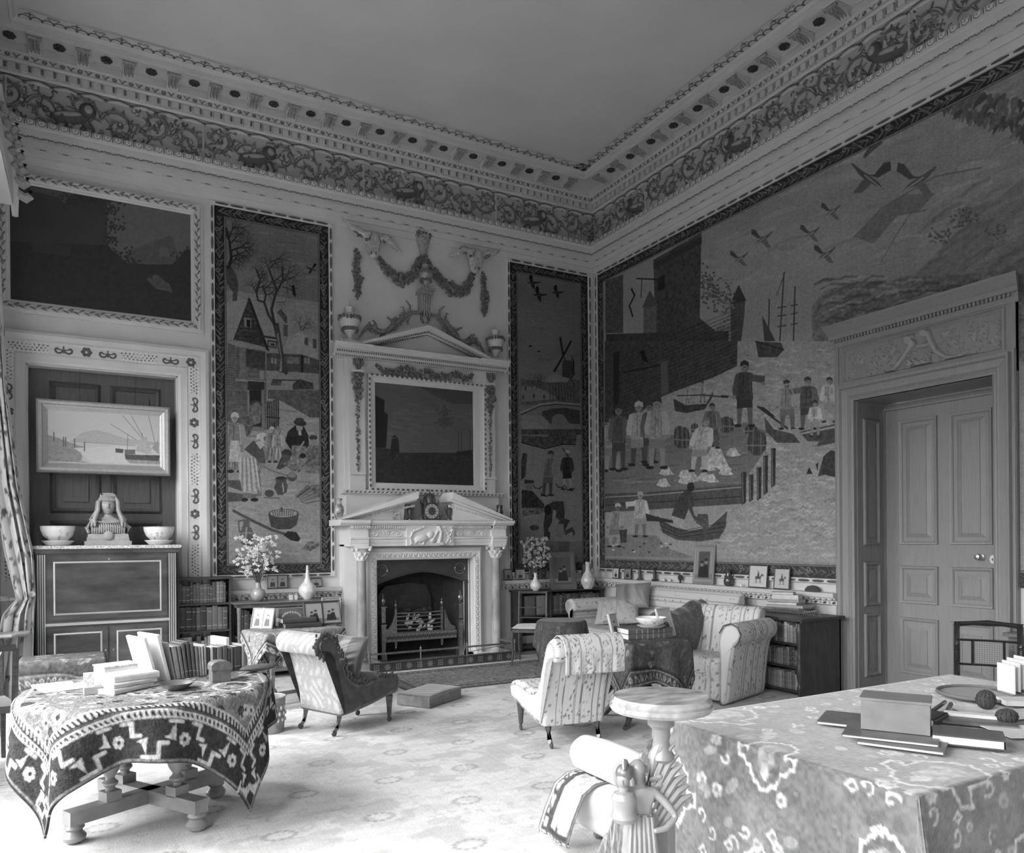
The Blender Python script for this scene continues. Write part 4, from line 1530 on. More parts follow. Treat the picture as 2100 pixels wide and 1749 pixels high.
door_carving('carved_band', WB, -7.70, -5.76, 3.665, 3.795, False, root)
door_carving('carved_band', WB, -5.865, -5.735, 1.15, 3.68, True, root)
door_carving('carved_band', WB, -7.715, -7.585, 1.15, 3.68, True, root)

t = thing('harbour_picture', 'light harbour picture in a moulded gilt frame hung on the dark door', 'painting')
c = Canvas(-7.285, -6.175, 2.485, 3.065, .004, .50)
c.map = pmap(bw, 0, 800, 3.0)
c.mott(.07, .2, 3)
c.poly([(290, 280), (350, 295), (440, 330), (520, 355), (500, 440), (560, 450), (290, 440)], .26, tex=.25)
c.poly([(450, 360), (700, 350), (980, 350), (980, 465), (560, 450), (500, 400), (500, 390)], .55, tex=.06)
c.poly([(510, 265), (590, 250), (660, 265), (760, 300), (980, 330), (980, 345), (430, 325)], .40, tex=.1)
c.line([(520, 325), (830, 345)], .008, .28)
for x0, y0, x1, y1 in ((680, 215, 835, 310), (755, 165, 930, 370), (805, 160, 880, 300), (910, 160, 965, 390), (785, 280, 780, 380), (870, 270, 900, 400)):
    c.line([(x0, y0), (x1, y1)], .006, .15)
c.poly([(830, 380), (860, 300), (900, 290), (930, 400)], .42, tex=.2)
c.poly([(930, 360), (970, 310), (975, 400)], .3)
c.poly([(765, 400), (980, 405), (975, 440), (900, 445), (770, 430)], .09, tex=.3)
c.poly([(708, 362), (760, 368), (755, 392), (710, 388)], .09, tex=.3)
c.poly([(765, 370), (830, 370), (830, 400), (765, 400)], .14, tex=.3)
c.poly([(770, 430), (980, 440), (980, 460), (800, 455)], .3, tex=.3)
for x, y in ((333, 290), (392, 320), (405, 322), (460, 330), (520, 350)):
    c.line([(x, y - 25), (x, y + 28)], .012, .12)
c.map = None
o = c.obj('canvas', WB, OIL, 0, t)
WH = lambda a, z, p: (a, .02 - p - (z - 2.39) * .10, z)
o.matrix_world = Matrix.Identity(4)
o.location = (0, -.055, 0)
o.location = (0, -.08, 0)
mb = MB().frame(lambda a, z, p: (a, -.05 - p, z), -7.285, -6.175, 2.485, 3.065,
                [(0, 0), (0, .035), (.02, .045), (.022, .04), (.05, .055), (.055, .075), (.085, .08), (.105, .06), (.112, .0)])
mb.build('frame', mat('pale_gilt_frame', .40, .35, metal=.3, noise=.1, nscale=30), t)
mb = MB()
for x in (-6.98, -6.42):
    mb.tube([(x, -.05, 3.17), (x, .13, 3.545)], .002, 4)
mb.build('hanging_wire', IRON, t)
# ================================================================== FIREPLACE
XC = -2.945
FB = lambda a, z, p: (XC + a, -p, z)


def clump(mb, path, r, n, seed=0, mi=0, p0=.03, lr=1.0):
    """leafy garland: small lobes scattered round a path of wall points (a, z, radius)"""
    r_ = random.Random(seed)
    L = [0]
    for i in range(1, len(path)):
        L.append(L[-1] + math.hypot(path[i][0] - path[i - 1][0], path[i][1] - path[i - 1][1]))
    for k in range(n):
        t = L[-1] * (k + .5) / n
        i = max(j for j in range(len(L)) if L[j] <= t)
        i = min(i, len(path) - 2)
        f = (t - L[i]) / max(L[i + 1] - L[i], 1e-6)
        a = path[i][0] + (path[i + 1][0] - path[i][0]) * f
        z = path[i][1] + (path[i + 1][1] - path[i][1]) * f
        w = (path[i][2] + (path[i + 1][2] - path[i][2]) * f) * r
        th = r_.uniform(0, 2 * PI)
        rr = w * math.sqrt(r_.random())
        s = w * r_.uniform(.28, .55) * lr
        R_ = Matrix.Rotation(r_.uniform(0, 6.28), 3, 'Y') @ Matrix.Rotation(r_.uniform(-.6, .6), 3, 'X')
        mb.ell((a + rr * math.cos(th), -(p0 + .3 * w + r_.uniform(0, .5) * w), z + rr * math.sin(th)), (s * 1.35, s * .6, s * .7), mi, 7, 5, R_)


LEAFG = mat('garland_gilding', .15, .5, noise=.45, nscale=30)

# firebox
mb = MB()
mb.box((XC - .01, .38, .66), (1.6, .1, 1.5))
for sx in (-1, 1):
    mb.prism([(sx * .72, .0), (sx * .70, .0), (sx * .50, .36), (sx * .72, .36)], lambda u, v, d: (XC - .01 + u, v, d), 0, 1.4)
mb.box((XC, .2, 1.39), (1.6, .5, .06))
mb.box((XC, .2, -.02), (1.6, .5, .06))
struct('wall_fireplace', mb, mat('sooty_brick', .035, .8, noise=.3, nscale=14))

t = thing('chimneypiece', 'white marble chimneypiece with columns, carved tablet and broken pediment', 'fireplace', (XC, 0, 0))
FL = lambda a, z, p: (a, -p, z)
mb = MB()
mb.wbox(FL, -1.10, -.69, 0, 1.36, 0, .20)
mb.wbox(FL, .68, 1.10, 0, 1.36, 0, .20)
mb.wbox(FL, -1.10, 1.10, 1.36, 1.56, 0, .20)
mb.wbox(FL, -1.16, -.70, 0, .055, 0, .50)
mb.wbox(FL, .68, 1.14, 0, .055, 0, .50)
mb.build('surround', MARBLE, t)
mb = MB()
mb.frame(FL, -.70, .68, -.06, 1.355, [(0, .18), (0, .30), (.018, .305), (.03, .315), (.10, .325), (.12, .30), (.15, .28), (.15, .18)], 0, 'LRT')
ar = mb.build('architrave', MARBLE, t)
def eg(t_, L):
    t_.ell((L * .3, .05), .013, .017, .62, .012, rot=.5)
    t_.ell((L * .75, .065), .010, .014, .5, .010, rot=-.5)
    t_.ell((L * .6, .035), .008, .010, .55, .008)
for W_, L in ((lambda a, z, p: (a, -p, 1.355 + z), (-.72, .70)), (lambda a, z, p: (-.70 - z, -p, a), (.055, 1.37)), (lambda a, z, p: (.68 + z, -p, a), (.055, 1.37))):
    strip('carved_edge', W_, L[0], L[1], .02, .10, .006, .075, eg, .322, .72, ar)
col = MB()
yelm = mat('veined_column_marble', .34, .3, noise=.35, nscale=9, stretch=(1, 1, .4))
for sx, nm in ((-.94, 'column'), (.98, 'column')):
    mb = MB()
    mb.lathe([(.085, .055), (.085, .075), (.075, .08), (.08, .10), (.068, .115), (.066, .13), (.064, .7), (.058, 1.36)], (sx, -.40, 0), 20)
    o = mb.build('column', [yelm], t)
    mb = MB()
    mb.lathe([(.062, 1.355), (.068, 1.365), (.06, 1.375), (.062, 1.42), (.08, 1.50), (.085, 1.505)], (sx, -.40, 0), 18)
    for k in range(8):
        th = k * PI / 4
        for (r0, z0, s_) in ((.07, 1.41, 1.0), (.078, 1.45, .9)):
            tt = th + (PI / 8 if z0 > 1.42 else 0)
            mb.tube([(sx + r0 * .85 * math.cos(tt), -.40 + r0 * .85 * math.sin(tt), z0 - .035), (sx + r0 * 1.05 * math.cos(tt), -.40 + r0 * 1.05 * math.sin(tt), z0),
                     (sx + r0 * 1.3 * math.cos(tt), -.40 + r0 * 1.3 * math.sin(tt), z0 + .004)], [.014, .017, .006], 6)
    for qx in (-1, 1):
        for qy in (-1, 1):
            mb.ell((sx + qx * .085, -.40 + qy * .085, 1.495), (.024, .024, .024), 0, 8, 6)
    mb.box((sx, -.40, 1.522), (.21, .21, .028))
    mb.build('capital', MARBLE, o)
mb = MB()
PRO = [(1.536, 0), (1.536, .46), (1.575, .465), (1.58, .475), (1.62, .48), (1.63, .50), (1.65, .505), (1.655, .45), (1.755, .45), (1.76, .47), (1.80, .49), (1.80, 0)]
for a0, a1 in ((-1.10, -.86), (.90, 1.12)):
    mb.mould(FL, a0, a1, PRO)
PR2 = [(z, max(p - .05, 0)) for z, p in PRO]
mb.mould(FL, -.86, .90, PR2)
mb.wbox(FL, -.345, .325, 1.536, 1.80, .3, .455)
en = mb.build('entablature', MARBLE, t)
mb = MB()
x = -1.08
while x < 1.1:
    if not -.36 < x < .33:
        mb.wbox(FL, x, x + .016, 1.765, 1.795, .4, .46 if -.86 < x < .88 else .505)
    x += .03
mb.build('dentils', MARBLE, en)
# carved frieze scrolls and central tablet
for (a0, a1, fl) in ((-.84, -.36, 1), (.34, .88, -1)):
    c = Canvas(a0, a1, 1.658, 1.752, .005, .72)
    n = 3
    for k in range(n):
        x = a0 + (k + .5) * (a1 - a0) / n
        c.line(spiral(x, 1.705 + (.008 if k % 2 else -.008), .042, 1.1, PI * (k % 2), 1 if k % 2 else -1, 14), .011, .74, .014)
        c.line([(x - .09, 1.70), (x - .05, 1.725 - .04 * (k % 2)), (x - .02, 1.70)], .012, .74, .012)
        c.ell((x, 1.705), .012, .012, .74, .016)
        c.line([(x + .03, 1.73), (x + .07, 1.745)], .009, .74, .01)
    c.obj('frieze_scrolls', FL, PAINTA, .404, en)
c = Canvas(-.34, .32, 1.545, 1.795, .005, .74)
c.ell((-.14, 1.63), .10, .05, .76, .045, rot=.15)
c.ell((-.02, 1.67), .06, .045, .76, .04, rot=.8)
c.ell((.02, 1.62), .05, .05, .7, .03)
c.line([(.10, 1.78), (.13, 1.72), (.12, 1.64), (.10, 1.58), (.15, 1.56)], .05, .76, .04)
c.line([(.08, 1.72), (.04, 1.66), (.0, 1.60)], .035, .76, .035)
c.line([(-.20, 1.60), (-.24, 1.565)], .02, .74, .02)
c.line([(-.10, 1.60), (-.12, 1.56)], .02, .74, .02)
for pts in ([(-.28, 1.56), (-.30, 1.65), (-.26, 1.72), (-.18, 1.75), (-.12, 1.77)], [(.20, 1.56), (.25, 1.62), (.24, 1.70), (.18, 1.77)], [(.28, 1.58), (.26, 1.66), (.30, 1.73), (.29, 1.78)]):
    c.line(pts, .014, .72, .018)
    for q in pts:
        c.ell((q[0] + .015, q[1] + .012), .018, .010, .74, .02, rot=.7)
        c.ell((q[0] - .015, q[1] - .004), .016, .009, .74, .02, rot=-.7)
c.obj('carved_tablet', FL, PAINTA, .456, en)
mb = MB()
SH = [(1.80, 0), (1.80, .50), (1.81, .53), (1.825, .54), (1.83, .56), (1.865, .565), (1.87, .58), (1.875, 0)]
mb.mould(FL, -1.24, -.86, SH)
mb.mould(FL, .90, 1.20, SH)
mb.mould(FL, -.86, .90, [(z, max(p - .05, 0)) for z, p in SH])
mb.build('mantel_shelf', MARBLE, t)
for sx, x0, x1 in ((-1, -1.20, -.20), (1, 1.18, .28)):
    mb = MB()
    xe, z0, z1 = x1, 1.875, 2.245
    th = math.atan2(z1 - z0 - .09, abs(x1 - x0))
    ox, oz = 0, .09 / math.cos(th)
    mb.prism([(x0, z0), (x1, z1 - oz), (x1, z1), (x0 - sx * -.02, z0 + .012)], lambda u, v, d: (u, -d, v), .0, .52)
    mb.prism([(x0 + -sx * .08, z0), (x1, z1 - oz - .028), (x1, z1 - oz), (x0 + -sx * .02, z0)], lambda u, v, d: (u, -d, v), .0, .46)
    mb.prism([(x0 - sx * .12, z0), (x1 - sx * -.16 if sx < 0 else x1 + .08, z0), (x1 - .14 if sx < 0 else x1 + .08, z0 + .26 if sx < 0 else z0 + .27)], lambda u, v, d: (u, -d, v), .0, .38)
    o = mb.build('pediment', MARBLE, t)
    mb = MB()
    n = 22
    mb.prism([(x0 - sx * .12, z0 + .0), (x1, z1 - oz - .075), (x1, z1 - oz - .1), (x0 - sx * .14, z0)], lambda u, v, d: (u, -d, v), .37, .384)
    for k in range(n):
        f = (k + .5) / n
        u = x0 - sx * .12 + (x1 - x0 + sx * .12) * f
        v = z0 + (z1 - oz - .06 - z0) * (f * .88 + .06)
        mb.box((u, -.39, v - .012), (.014, .03, .026))
    mb.build('dentils', MARBLE, o)

# steel and slate insert with arched opening
t2 = thing('register_plate', 'dark arched fireplace slip with two round ornaments', 'fireplace insert', (XC, 0, 0))
mb = MB()
arc = [(-.70 + 1.38 * k / 16, 1.03 + .17 * (1 - (abs(-1 + k / 8)) ** 1.6)) for k in range(17)]
mb.prism([(-.70, 1.36), (.68, 1.36)] + arc[::-1], lambda u, v, d: (u, -d, v), .10, .14)
mb.wbox(FL, -.70, -.66, 0, 1.05, .10, .14)
mb.wbox(FL, .64, .68, 0, 1.05, .10, .14)
mb.build('arched_slip', mat('polished_slate', .05, .3, noise=.2, nscale=5, coat=.3), t2)
mb = MB()
mb.tube([(u, -.15, v - .012) for u, v in arc], .012, 6)
mb.build('arch_moulding', mat('steel_moulding', .12, .35, metal=.6), t2)
for x in (-.58, .55):
    mb = MB()
    R_ = [(x + .075 * math.cos(2 * PI * k / 24), -.146, 1.215 + .075 * math.sin(2 * PI * k / 24)) for k in range(25)]
    mb.tube(R_, .006, 6)
    mb.tube([(x + .035 * math.cos(2 * PI * k / 16), -.146, 1.215 + .035 * math.sin(2 * PI * k / 16)) for k in range(17)], .003, 5)
    mb.build('round_ornament', STEEL, t2)

# fireback and dog grate
t3 = thing('dog_grate', 'steel dog grate with urn finials in the fireplace', 'grate', (XC, 0, 0))
mb = MB()
mb.prism([(-.50, .28), (.28, .28), (.28, .82), (.20, .98), (-.05, 1.02), (-.40, .98), (-.50, .86)], lambda u, v, d: (u, d, v), .24, .28)
mb.prism([(-.44, .62), (.22, .62), (.22, .86), (-.44, .86)], lambda u, v, d: (u, d, v), .225, .24)
mb.build('fireback', mat('iron_fireback', .06, .45, metal=.4, noise=.2, nscale=10), t3)
for x, s_ in ((-.56, 1), (.56, 1.06)):
    mb = MB()
    mb.box((x, -.12, .30), (.065, .065, .36), taper=.8)
    mb.box((x, -.12, .13), (.05, .05, .10))
    mb.box((x, -.12, .49), (.08, .08, .02))
    mb.box((x, -.12, .62), (.055, .055, .20))
    mb.box((x, -.12, .727), (.085, .085, .015))
    mb.lathe([(.014, 0), (.03, .008), (.012, .025), (.03, .05), (.036, .075), (.03, .10), (.02, .105), (.012, .12), (.018, .135), (.008, .15), (.011, .16), (.002, .175)], (x, -.12, .733), 12)
    mb.box((x, -.12, .05), (.075, .09, .1), taper=1.1)
    mb.build('andiron', STEEL, t3)
mb = MB()
for z in (.42, .475, .53, .585, .63):
    mb.tube([(-.36, -.08, z), (-.18, -.12, z), (.12, -.12, z), (.30, -.08, z)], .009, 6)
mb.build('front_bars', STEEL, t3)
for x in (-.37, .30):
    mb = MB()
    mb.box((x, -.08, .44), (.03, .03, .5))
    mb.lathe([(.012, 0), (.022, .01), (.009, .02), (.022, .045), (.018, .07), (.007, .08), (.013, .095), (.001, .125)], (x, -.08, .69), 10)
    mb.lathe([(.001, -.05), (.015, -.03), (.008, -.01), (.018, 0)], (x, -.08, .2), 8)
    mb.build('bar_post', STEEL, t3)
for sx in (-1, 1):
    mb = MB()
    poly = [(.37, .36), (.53, .36), (.53, .41), (.47, .44), (.42, .52), (.385, .63), (.37, .65)]
    mb.prism([(sx * u - .035 * (sx > 0), v) for u, v in poly], lambda u, v, d: (u, -d, v), .08, .10)
    mb.build('side_plate', STEEL, t3)
c = Canvas(-.52, .50, .26, .36, .005, .30)
for k in range(34):
    x = -.5 + k * .03
    c.ell((x, .31), .012, .03, .10, rot=.3)
    c.ell((x, .31 + .03 * (-1) ** k), .009, .009, .5)
c.obj('pierced_apron', FL, mat('engraved_steel', attr=True, rough=.35, metal=.7), .125, t3)
mb = MB()
mb.wbox(FL, -.53, .51, .255, .365, .08, .12)
mb.wbox(FL, -.36, .30, .36, .375, -.2, .08)
mb.build('grate_bed', STEEL, t3)
tag(one('coal_heap', '', '', MB(), IRON), 'crumpled white paper and dark logs laid in the grate', 'fuel')
bpy.data.objects.remove(bpy.data.objects['coal_heap'])
mb = MB()
r_ = random.Random(5)
for k in range(22):
    mb.ell((XC + r_.uniform(-.26, .22), r_.uniform(.0, .12), .62 + r_.uniform(-.05, .04)), (r_.uniform(.03, .07), .04, .03), 0, 7, 5)
one('logs', 'dark charred logs heaped on top of the grate', 'logs', mb, mat('charred_wood', .05, .9, noise=.4, nscale=30))
mb = MB()
for k in range(26):
    z = r_.choice((.40, .41, .47, .50, .55))
    R_ = Matrix.Rotation(r_.uniform(0, 3), 3, 'Y') @ Matrix.Rotation(r_.uniform(0, 3), 3, 'X')
    mb.ell((XC + r_.uniform(-.24, .20), r_.uniform(-.06, -.02), z + r_.uniform(-.015, .04)), (r_.uniform(.03, .06), .012, .025), 0, 6, 4, R_)
one('kindling_paper', 'crumpled white paper laid behind the grate bars', 'paper', mb, mat('crumpled_paper', .62, .8, noise=.3, nscale=30), )

# fender
t4 = thing('fender', 'long steel fender with pierced plate and rail before the hearth', 'fender', (XC, -.92, 0))
c = Canvas(-1.0, .96, .012, .125, .005, .10)
for k in range(14):
    x = -.93 + k * .14
    if k % 2:
        for q in range(8):
            th = q * PI / 4
            c.line([(x + .012 * math.cos(th), .068 + .012 * math.sin(th)), (x + .036 * math.cos(th), .068 + .036 * math.sin(th))], .010, .42)
    else:
        for i in (-1, 0, 1):
            for j in (-1, 0, 1):
                c.ell((x + i * .025, .068 + j * .026), .008, .009, .42)
c.obj('pierced_plate', lambda a, z, p: (a, -p, z), mat('engraved_steel', attr=True), .008, t4)
mb = MB()
mb.box((-.02, 0, .007), (2.0, .05, .014)).box((-.02, 0, .065), (1.98, .014, .115)).box((-.02, 0, .128), (2.0, .03, .01))
for sx in (-1.02, .98):
    mb.box((sx, .32, .065), (.014, .62, .115)).box((sx, .32, .007), (.04, .62, .014))
mb.build('fender_plate', STEEL, t4)
mb = MB()
mb.tube([(-1.02, .6, .235), (-1.02, 0, .235), (.98, 0, .235), (.98, .6, .235)], .012, 8)
mb.tube([(-1.02, 0, .20), (-.65, .5, .06)], .006, 6).tube([(.98, 0, .235), (.45, .3, .12)], .006, 6)
mb.build('rail', STEEL, t4)
for x in (-1.02, -.355, .28, .98):
    mb = MB()
    mb.tube([(x, 0, .01), (x, 0, .24)], .009, 8)
    mb.lathe([(.013, 0), (.018, .008), (.008, .018), (.016, .03), (.008, .045), (.001, .06)], (x, 0, .237), 8)
    mb.build('rail_post', BRASS, t4)

# ------------------------------------------------------------------ overmantel
t = thing('overmantel', 'cream carved overmantel with triangular pediment and gilded drops', 'overmantel', (0, 0, 0))
mb = MB()
mb.wbox(WB, -3.98, -1.77, 2.25, 3.99, 0, .04)
mb.wbox(WB, -3.93, -3.72, 2.27, 3.99, .04, .10)
mb.wbox(WB, -2.13, -1.80, 2.27, 3.99, .04, .075)
mb.wbox(WB, -1.975, -1.80, 2.27, 3.99, .075, .10)
mb.wbox(WB, -3.98, -1.75, 1.88, 2.25, 0, .10)
mb.build('backboard', PAINT, t)
mb = MB().frame(WB, -3.572, -2.046, 2.375, 3.705, [(0, .05), (0, .07), (.012, .075), (.06, .085), (.07, .10), (.09, .105), (.10, .09), (.10, .04)])
fr = mb.build('picture_frame', PAINT, t)


def scal(t_, L):
    t_.ell((L * .5, .088), .021, .013, GD, .008)
for W_, L in ((lambda a, z, p: (a, -p, 3.705 + z), (-3.66, -1.96)), (lambda a, z, p: (a, -p, 2.375 - z), (-3.66, -1.96)),
              (lambda a, z, p: (-3.572 - z, -p, a), (2.30, 3.78)), (lambda a, z, p: (-2.046 + z, -p, a), (2.30, 3.78))):
    strip('scalloped_edge', W_, L[0], L[1], .07, .10, .005, .07, scal, .108, .6, fr)
strip('base_moulding', WB, -4.02, -1.71, 2.225, 2.262, .005, .06, lambda t_, L: (t_.ell((L * .5, 2.243), .018, .009, GD, .008, rot=.5)), .165, .5, t)
mb = MB().mould(WB, -4.03, -1.70, [(2.215, 0), (2.22, .12), (2.26, .16), (2.27, .165), (2.275, 0)])
mb.build('base_shelf', PAINT, t)
for xc_, seed in ((-3.825, 3), (-1.885, 4)):
    mb = MB()
    clump(mb, [(xc_, 3.78, 1.0), (xc_, 3.62, .95), (xc_, 3.46, .6), (xc_, 3.40, .35)], .07, 70, seed, p0=.10)
    clump(mb, [(xc_, 3.42, .5), (xc_, 3.25, .7), (xc_, 3.15, .4), (xc_, 3.0, .75), (xc_, 2.8, .5), (xc_, 2.62, .7), (xc_, 2.5, .3)], .042, 130, seed + 9, p0=.10)
    mb.build('carved_drop', LEAFG, t)
    mb = MB()
    mb.wbox(WB, xc_ - .085, xc_ + .085, 3.80, 3.83, .08, .15)
    mb.wbox(WB, xc_ - .08, xc_ + .08, 3.83, 3.99, .08, .13)
    mb.build('pilaster_cap', PAINT, t)
    MB().wbox(WB, xc_ - .10, xc_ + .10, 2.47, 2.50, .08, .14).build('pilaster_base', PAINT, t)
    mb = MB()
    for s_ in (-1, 1):
        mb.tube([(xc_ + s_ * .05, -.14, 3.97), (xc_ + s_ * .055, -.16, 3.90), (xc_ + s_ * .02, -.15, 3.84)], [.02, .018, .008], 6)
    mb.tube([(xc_, -.15, 3.97), (xc_, -.17, 3.90), (xc_, -.15, 3.84)], [.02, .02, .006], 6)
    mb.build('console_leaf', LEAFG, t)
mb = MB()
clump(mb, [(-3.55, 3.93, .5), (-3.45, 3.86, .7), (-3.25, 3.87, 1.), (-3.1, 3.90, 1.2), (-2.95, 3.86, .7), (-2.85, 3.90, 1.3), (-2.72, 3.87, .9), (-2.55, 3.88, 1.0), (-2.4, 3.92, 1.0), (-2.25, 3.87, .8), (-2.12, 3.93, .7)], .052, 260, 8, p0=.05)
mb.lathe([(.03, 0), (.05, .05), (.055, .06)], (-2.83, -.09, 3.81), 10)
mb.build('frieze_garland', LEAFG, t)
CP = [(3.99, 0), (3.99, .14), (4.01, .16), (4.015, .20), (4.06, .22), (4.065, .26), (4.11, .27), (4.12, .29), (4.135, .30), (4.14, 0)]
mb = MB()
mb.mould(WB, -4.16, -3.66, CP)
mb.mould(WB, -2.10, -1.64, CP)
mb.mould(WB, -3.66, -2.10, [(z, max(p - .03, 0)) for z, p in CP])
co = mb.build('cornice', PAINT, t)
for z, p, g_ in ((4.0, .155, .07), (4.038, .222, .07)):
    strip('cornice_carving', WB, -4.13, -1.67, z - .012, z + .012, .005, .03, lambda t_, L, z=z: (t_.line([(L * .5, z - .009), (L * .5, z + .009)], .014, GD, .004)), p, .5, co)
mb = MB()
for (x0, x1) in ((-3.80, -2.88), (-1.96, -2.88)):
    mb.prism([(x0, 4.14), (x1, 4.42), (x1, 4.50), (x0 + (.02 if x0 > -3 else -.02), 4.16)], lambda u, v, d: (u, -d, v), 0, .28)
    mb.prism([(x0, 4.12), (x1, 4.385), (x1, 4.42), (x0, 4.14)], lambda u, v, d: (u, -d, v), 0, .23)
mb.prism([(-3.7, 4.14), (-2.06, 4.14), (-2.88, 4.39)], lambda u, v, d: (u, -d, v), 0, .10)
pd = mb.build('pediment', PAINT, t)
mb = MB()
for (x0, x1) in ((-3.72, -2.88), (-2.04, -2.88)):
    for k in range(26):
        f = (k + .5) / 26
        for off, p in ((.035, .235), (.062, .19)):
            mb.box((x0 + (x1 - x0) * f, -p, 4.14 + .275 * f - off + .035), (.017, .02, .018))
mb.build('gilt_beading', LEAFG, pd)

# trophies of skulls, garlands and urns on the chimney breast
for nm, x, z, s_, ang, lab in (('ox_skull', -3.60, 5.555, 1, .16, 'carved ox skull with long horns, above the left of the overmantel'),
                               ('ox_skull', -2.085, 5.60, -1, -.12, 'carved ox skull with long horns, above the right of the overmantel')):
    t5 = thing(nm, lab, 'carving', (x, 0, z))
    mb = MB()
    mb.ell((0, -.08, .04), (.13, .07, .10), 0, 14, 10)
    mb.ell((.01 * s_, -.09, -.06), (.09, .06, .13), 0, 12, 10)
    mb.ell((.02 * s_, -.10, -.16), (.065, .05, .07), 0, 10, 8)
    for q in (-1, 1):
        mb.ell((q * .085, -.11, .0), (.03, .03, .022), 1, 8, 6)
        mb.ell((q * .03, -.14, -.17), (.014, .02, .025), 1, 6, 5)
        for k in range(4):
            mb.tube([(q * .03 * k * .4, -.15, .08), (q * (.02 + .02 * k), -.155, -.02), (q * (.01 + .012 * k), -.15, -.14)], .008, 5, 0)
    mb.build('skull', [mat('carved_bone_white', .46, .5, noise=.3, nscale=25), LEAFG], t5)
    for q in (-1, 1):
        mb = MB()
        up = .10 * q * ang / .16
        pth = [(q * .10, -.09, .06), (q * .20, -.11, .085 - up * .2), (q * .30, -.11, .04 - up * .8), (q * .41, -.08, .03 - up * 1.6 + .03)]
        mb.tube(pth, [.045, .04, .028, .006], 9)
        mb.tube([(a, b - .02, c_ + .02) for a, b, c_ in pth], [.02, .02, .014, .004], 6)
        mb.build('horn', mat('carved_bone_white'), t5)
        mb = MB()
        clump(mb, [(q * .12, .07, 1), (q * .2, .08, 1)], .05, 16, 31 + q, p0=.08)
        mb.build('leaves', LEAFG, t5)
for nm, lab, paths in (
    ('garland', 'carved fruit garland swagged from the left ox skull to the central mask', [([(-3.50, 5.40, .5), (-3.40, 5.25, .8), (-3.28, 5.16, 1.), (-3.18, 5.12, 1.35), (-3.05, 5.16, .9), (-2.98, 5.28, 1.), (-2.93, 5.42, .7), (-2.87, 5.48, .5)], 240)]),
    ('garland', 'carved fruit garland swagged from the central mask to the right ox skull', [([(-2.80, 5.46, .5), (-2.70, 5.33, .7), (-2.58, 5.19, 1.), (-2.44, 5.10, 1.4), (-2.30, 5.09, 1.), (-2.20, 5.18, 1.), (-2.12, 5.34, .8), (-2.08, 5.42, .5)], 240)]),
    ('flower_drop', 'carved flower drop hanging below the left ox skull', [([(-3.80, 5.44, .4), (-3.80, 5.30, .9), (-3.79, 5.18, .6), (-3.79, 5.08, 1.1), (-3.78, 4.98, .6), (-3.79, 4.88, .8), (-3.785, 4.77, .15)], 170)]),
    ('flower_drop', 'carved flower drop hanging below the right ox skull', [([(-1.93, 5.43, .4), (-1.93, 5.33, .7), (-1.925, 5.20, .6), (-1.92, 5.09, 1.15), (-1.92, 4.98, .6), (-1.915, 4.92, .9), (-1.915, 4.80, .15)], 170)])):
    mb = MB()
    for pth, n in paths:
        clump(mb, pth, .062, n, len(lab), p0=.01)
    one(nm, lab, 'carving', mb, LEAFG)
t5 = thing('carved_basket', 'carved mask and basket at the centre top of the chimney breast', 'carving', (-2.853, 0, 5.50))
mb = MB()
mb.lathe([(.03, 0), (.05, .05), (.065, .13), (.09, .21), (.11, .27), (.115, .29)], (0, -.03, .0), 14, sy=.6)
mb.build('basket', mat('dull_cream_gilding'), t5)
mb = MB()
clump(mb, [(-.08, .28, 1), (.08, .28, 1)], .045, 40, 2, p0=.05)
clump(mb, [(0, .0, 1), (0, -.05, .6)], .05, 20, 3, p0=.03)
mb.build('top_leaves', LEAFG, t5)


def urn(name, lab, x, z, s, body, p=.14):
    t_ = thing(name, lab, 'urn', (x, -p, z))
    mb = MB()
    mb.box((0, 0, .02 * s), (.30 * s, .2 * s, .04 * s))
    mb.lathe([(r * s, zz * s) for r, zz in ((.06, .04), (.05, .06), (.03, .09), (.035, .12), (.09, .19), (.13, .28), (.135, .34), (.12, .38), (.06, .405), (.045, .42), (.065, .47), (.07, .49), (.03, .505), (.012, .53), (.004, .58))], (0, 0, 0), 20)
    mb.build('urn_body', body, t_)
    r_ = random.Random(int(x * 10))
    for zz, rr in ((.35, .135), (.20, .095)):
        mb = MB()
        for k in range(18):
            th = 2 * PI * k / 18
            mb.ell((rr * s * math.cos(th), rr * s * math.sin(th), (zz + r_.uniform(-.01, .01)) * s), (.024 * s, .024 * s, .03 * s), 0, 6, 5)
        mb.build('leaf_band', LEAFG, t_)


CREAM = mat('cream_urn_paint', .58, .4)
urn('carved_urn', 'cream urn with gilded leaf bands standing on the left end of the pediment', -3.93, 4.14, .98, CREAM)
urn('carved_urn', 'cream urn with gilded leaf bands standing on the right end of the pediment', -1.80, 4.14, .92, CREAM)
urn('carved_urn', 'small gilded urn on a leafy bracket between the two garlands', -2.855, 5.0, .72, mat('dull_cream_gilding'), .12)
mb = MB()
mb.wbox(WB, -2.96, -2.75, 4.965, 5.0, 0, .14)
mb.wbox(WB, -2.93, -2.78, 4.72, 4.965, 0, .08)
for q in (-.06, -.02, .02, .06):
    mb.tube([(-2.855 + q, -.10, 4.96), (-2.855 + q * .9, -.11, 4.86), (-2.855 + q * .6, -.09, 4.76), (-2.855 + q * 1.2, -.10, 4.66)], [.02, .018, .018, .006], 6)
one('carved_bracket', 'fluted leafy bracket under the small central urn', 'bracket', mb, mat('dull_cream_gilding'))
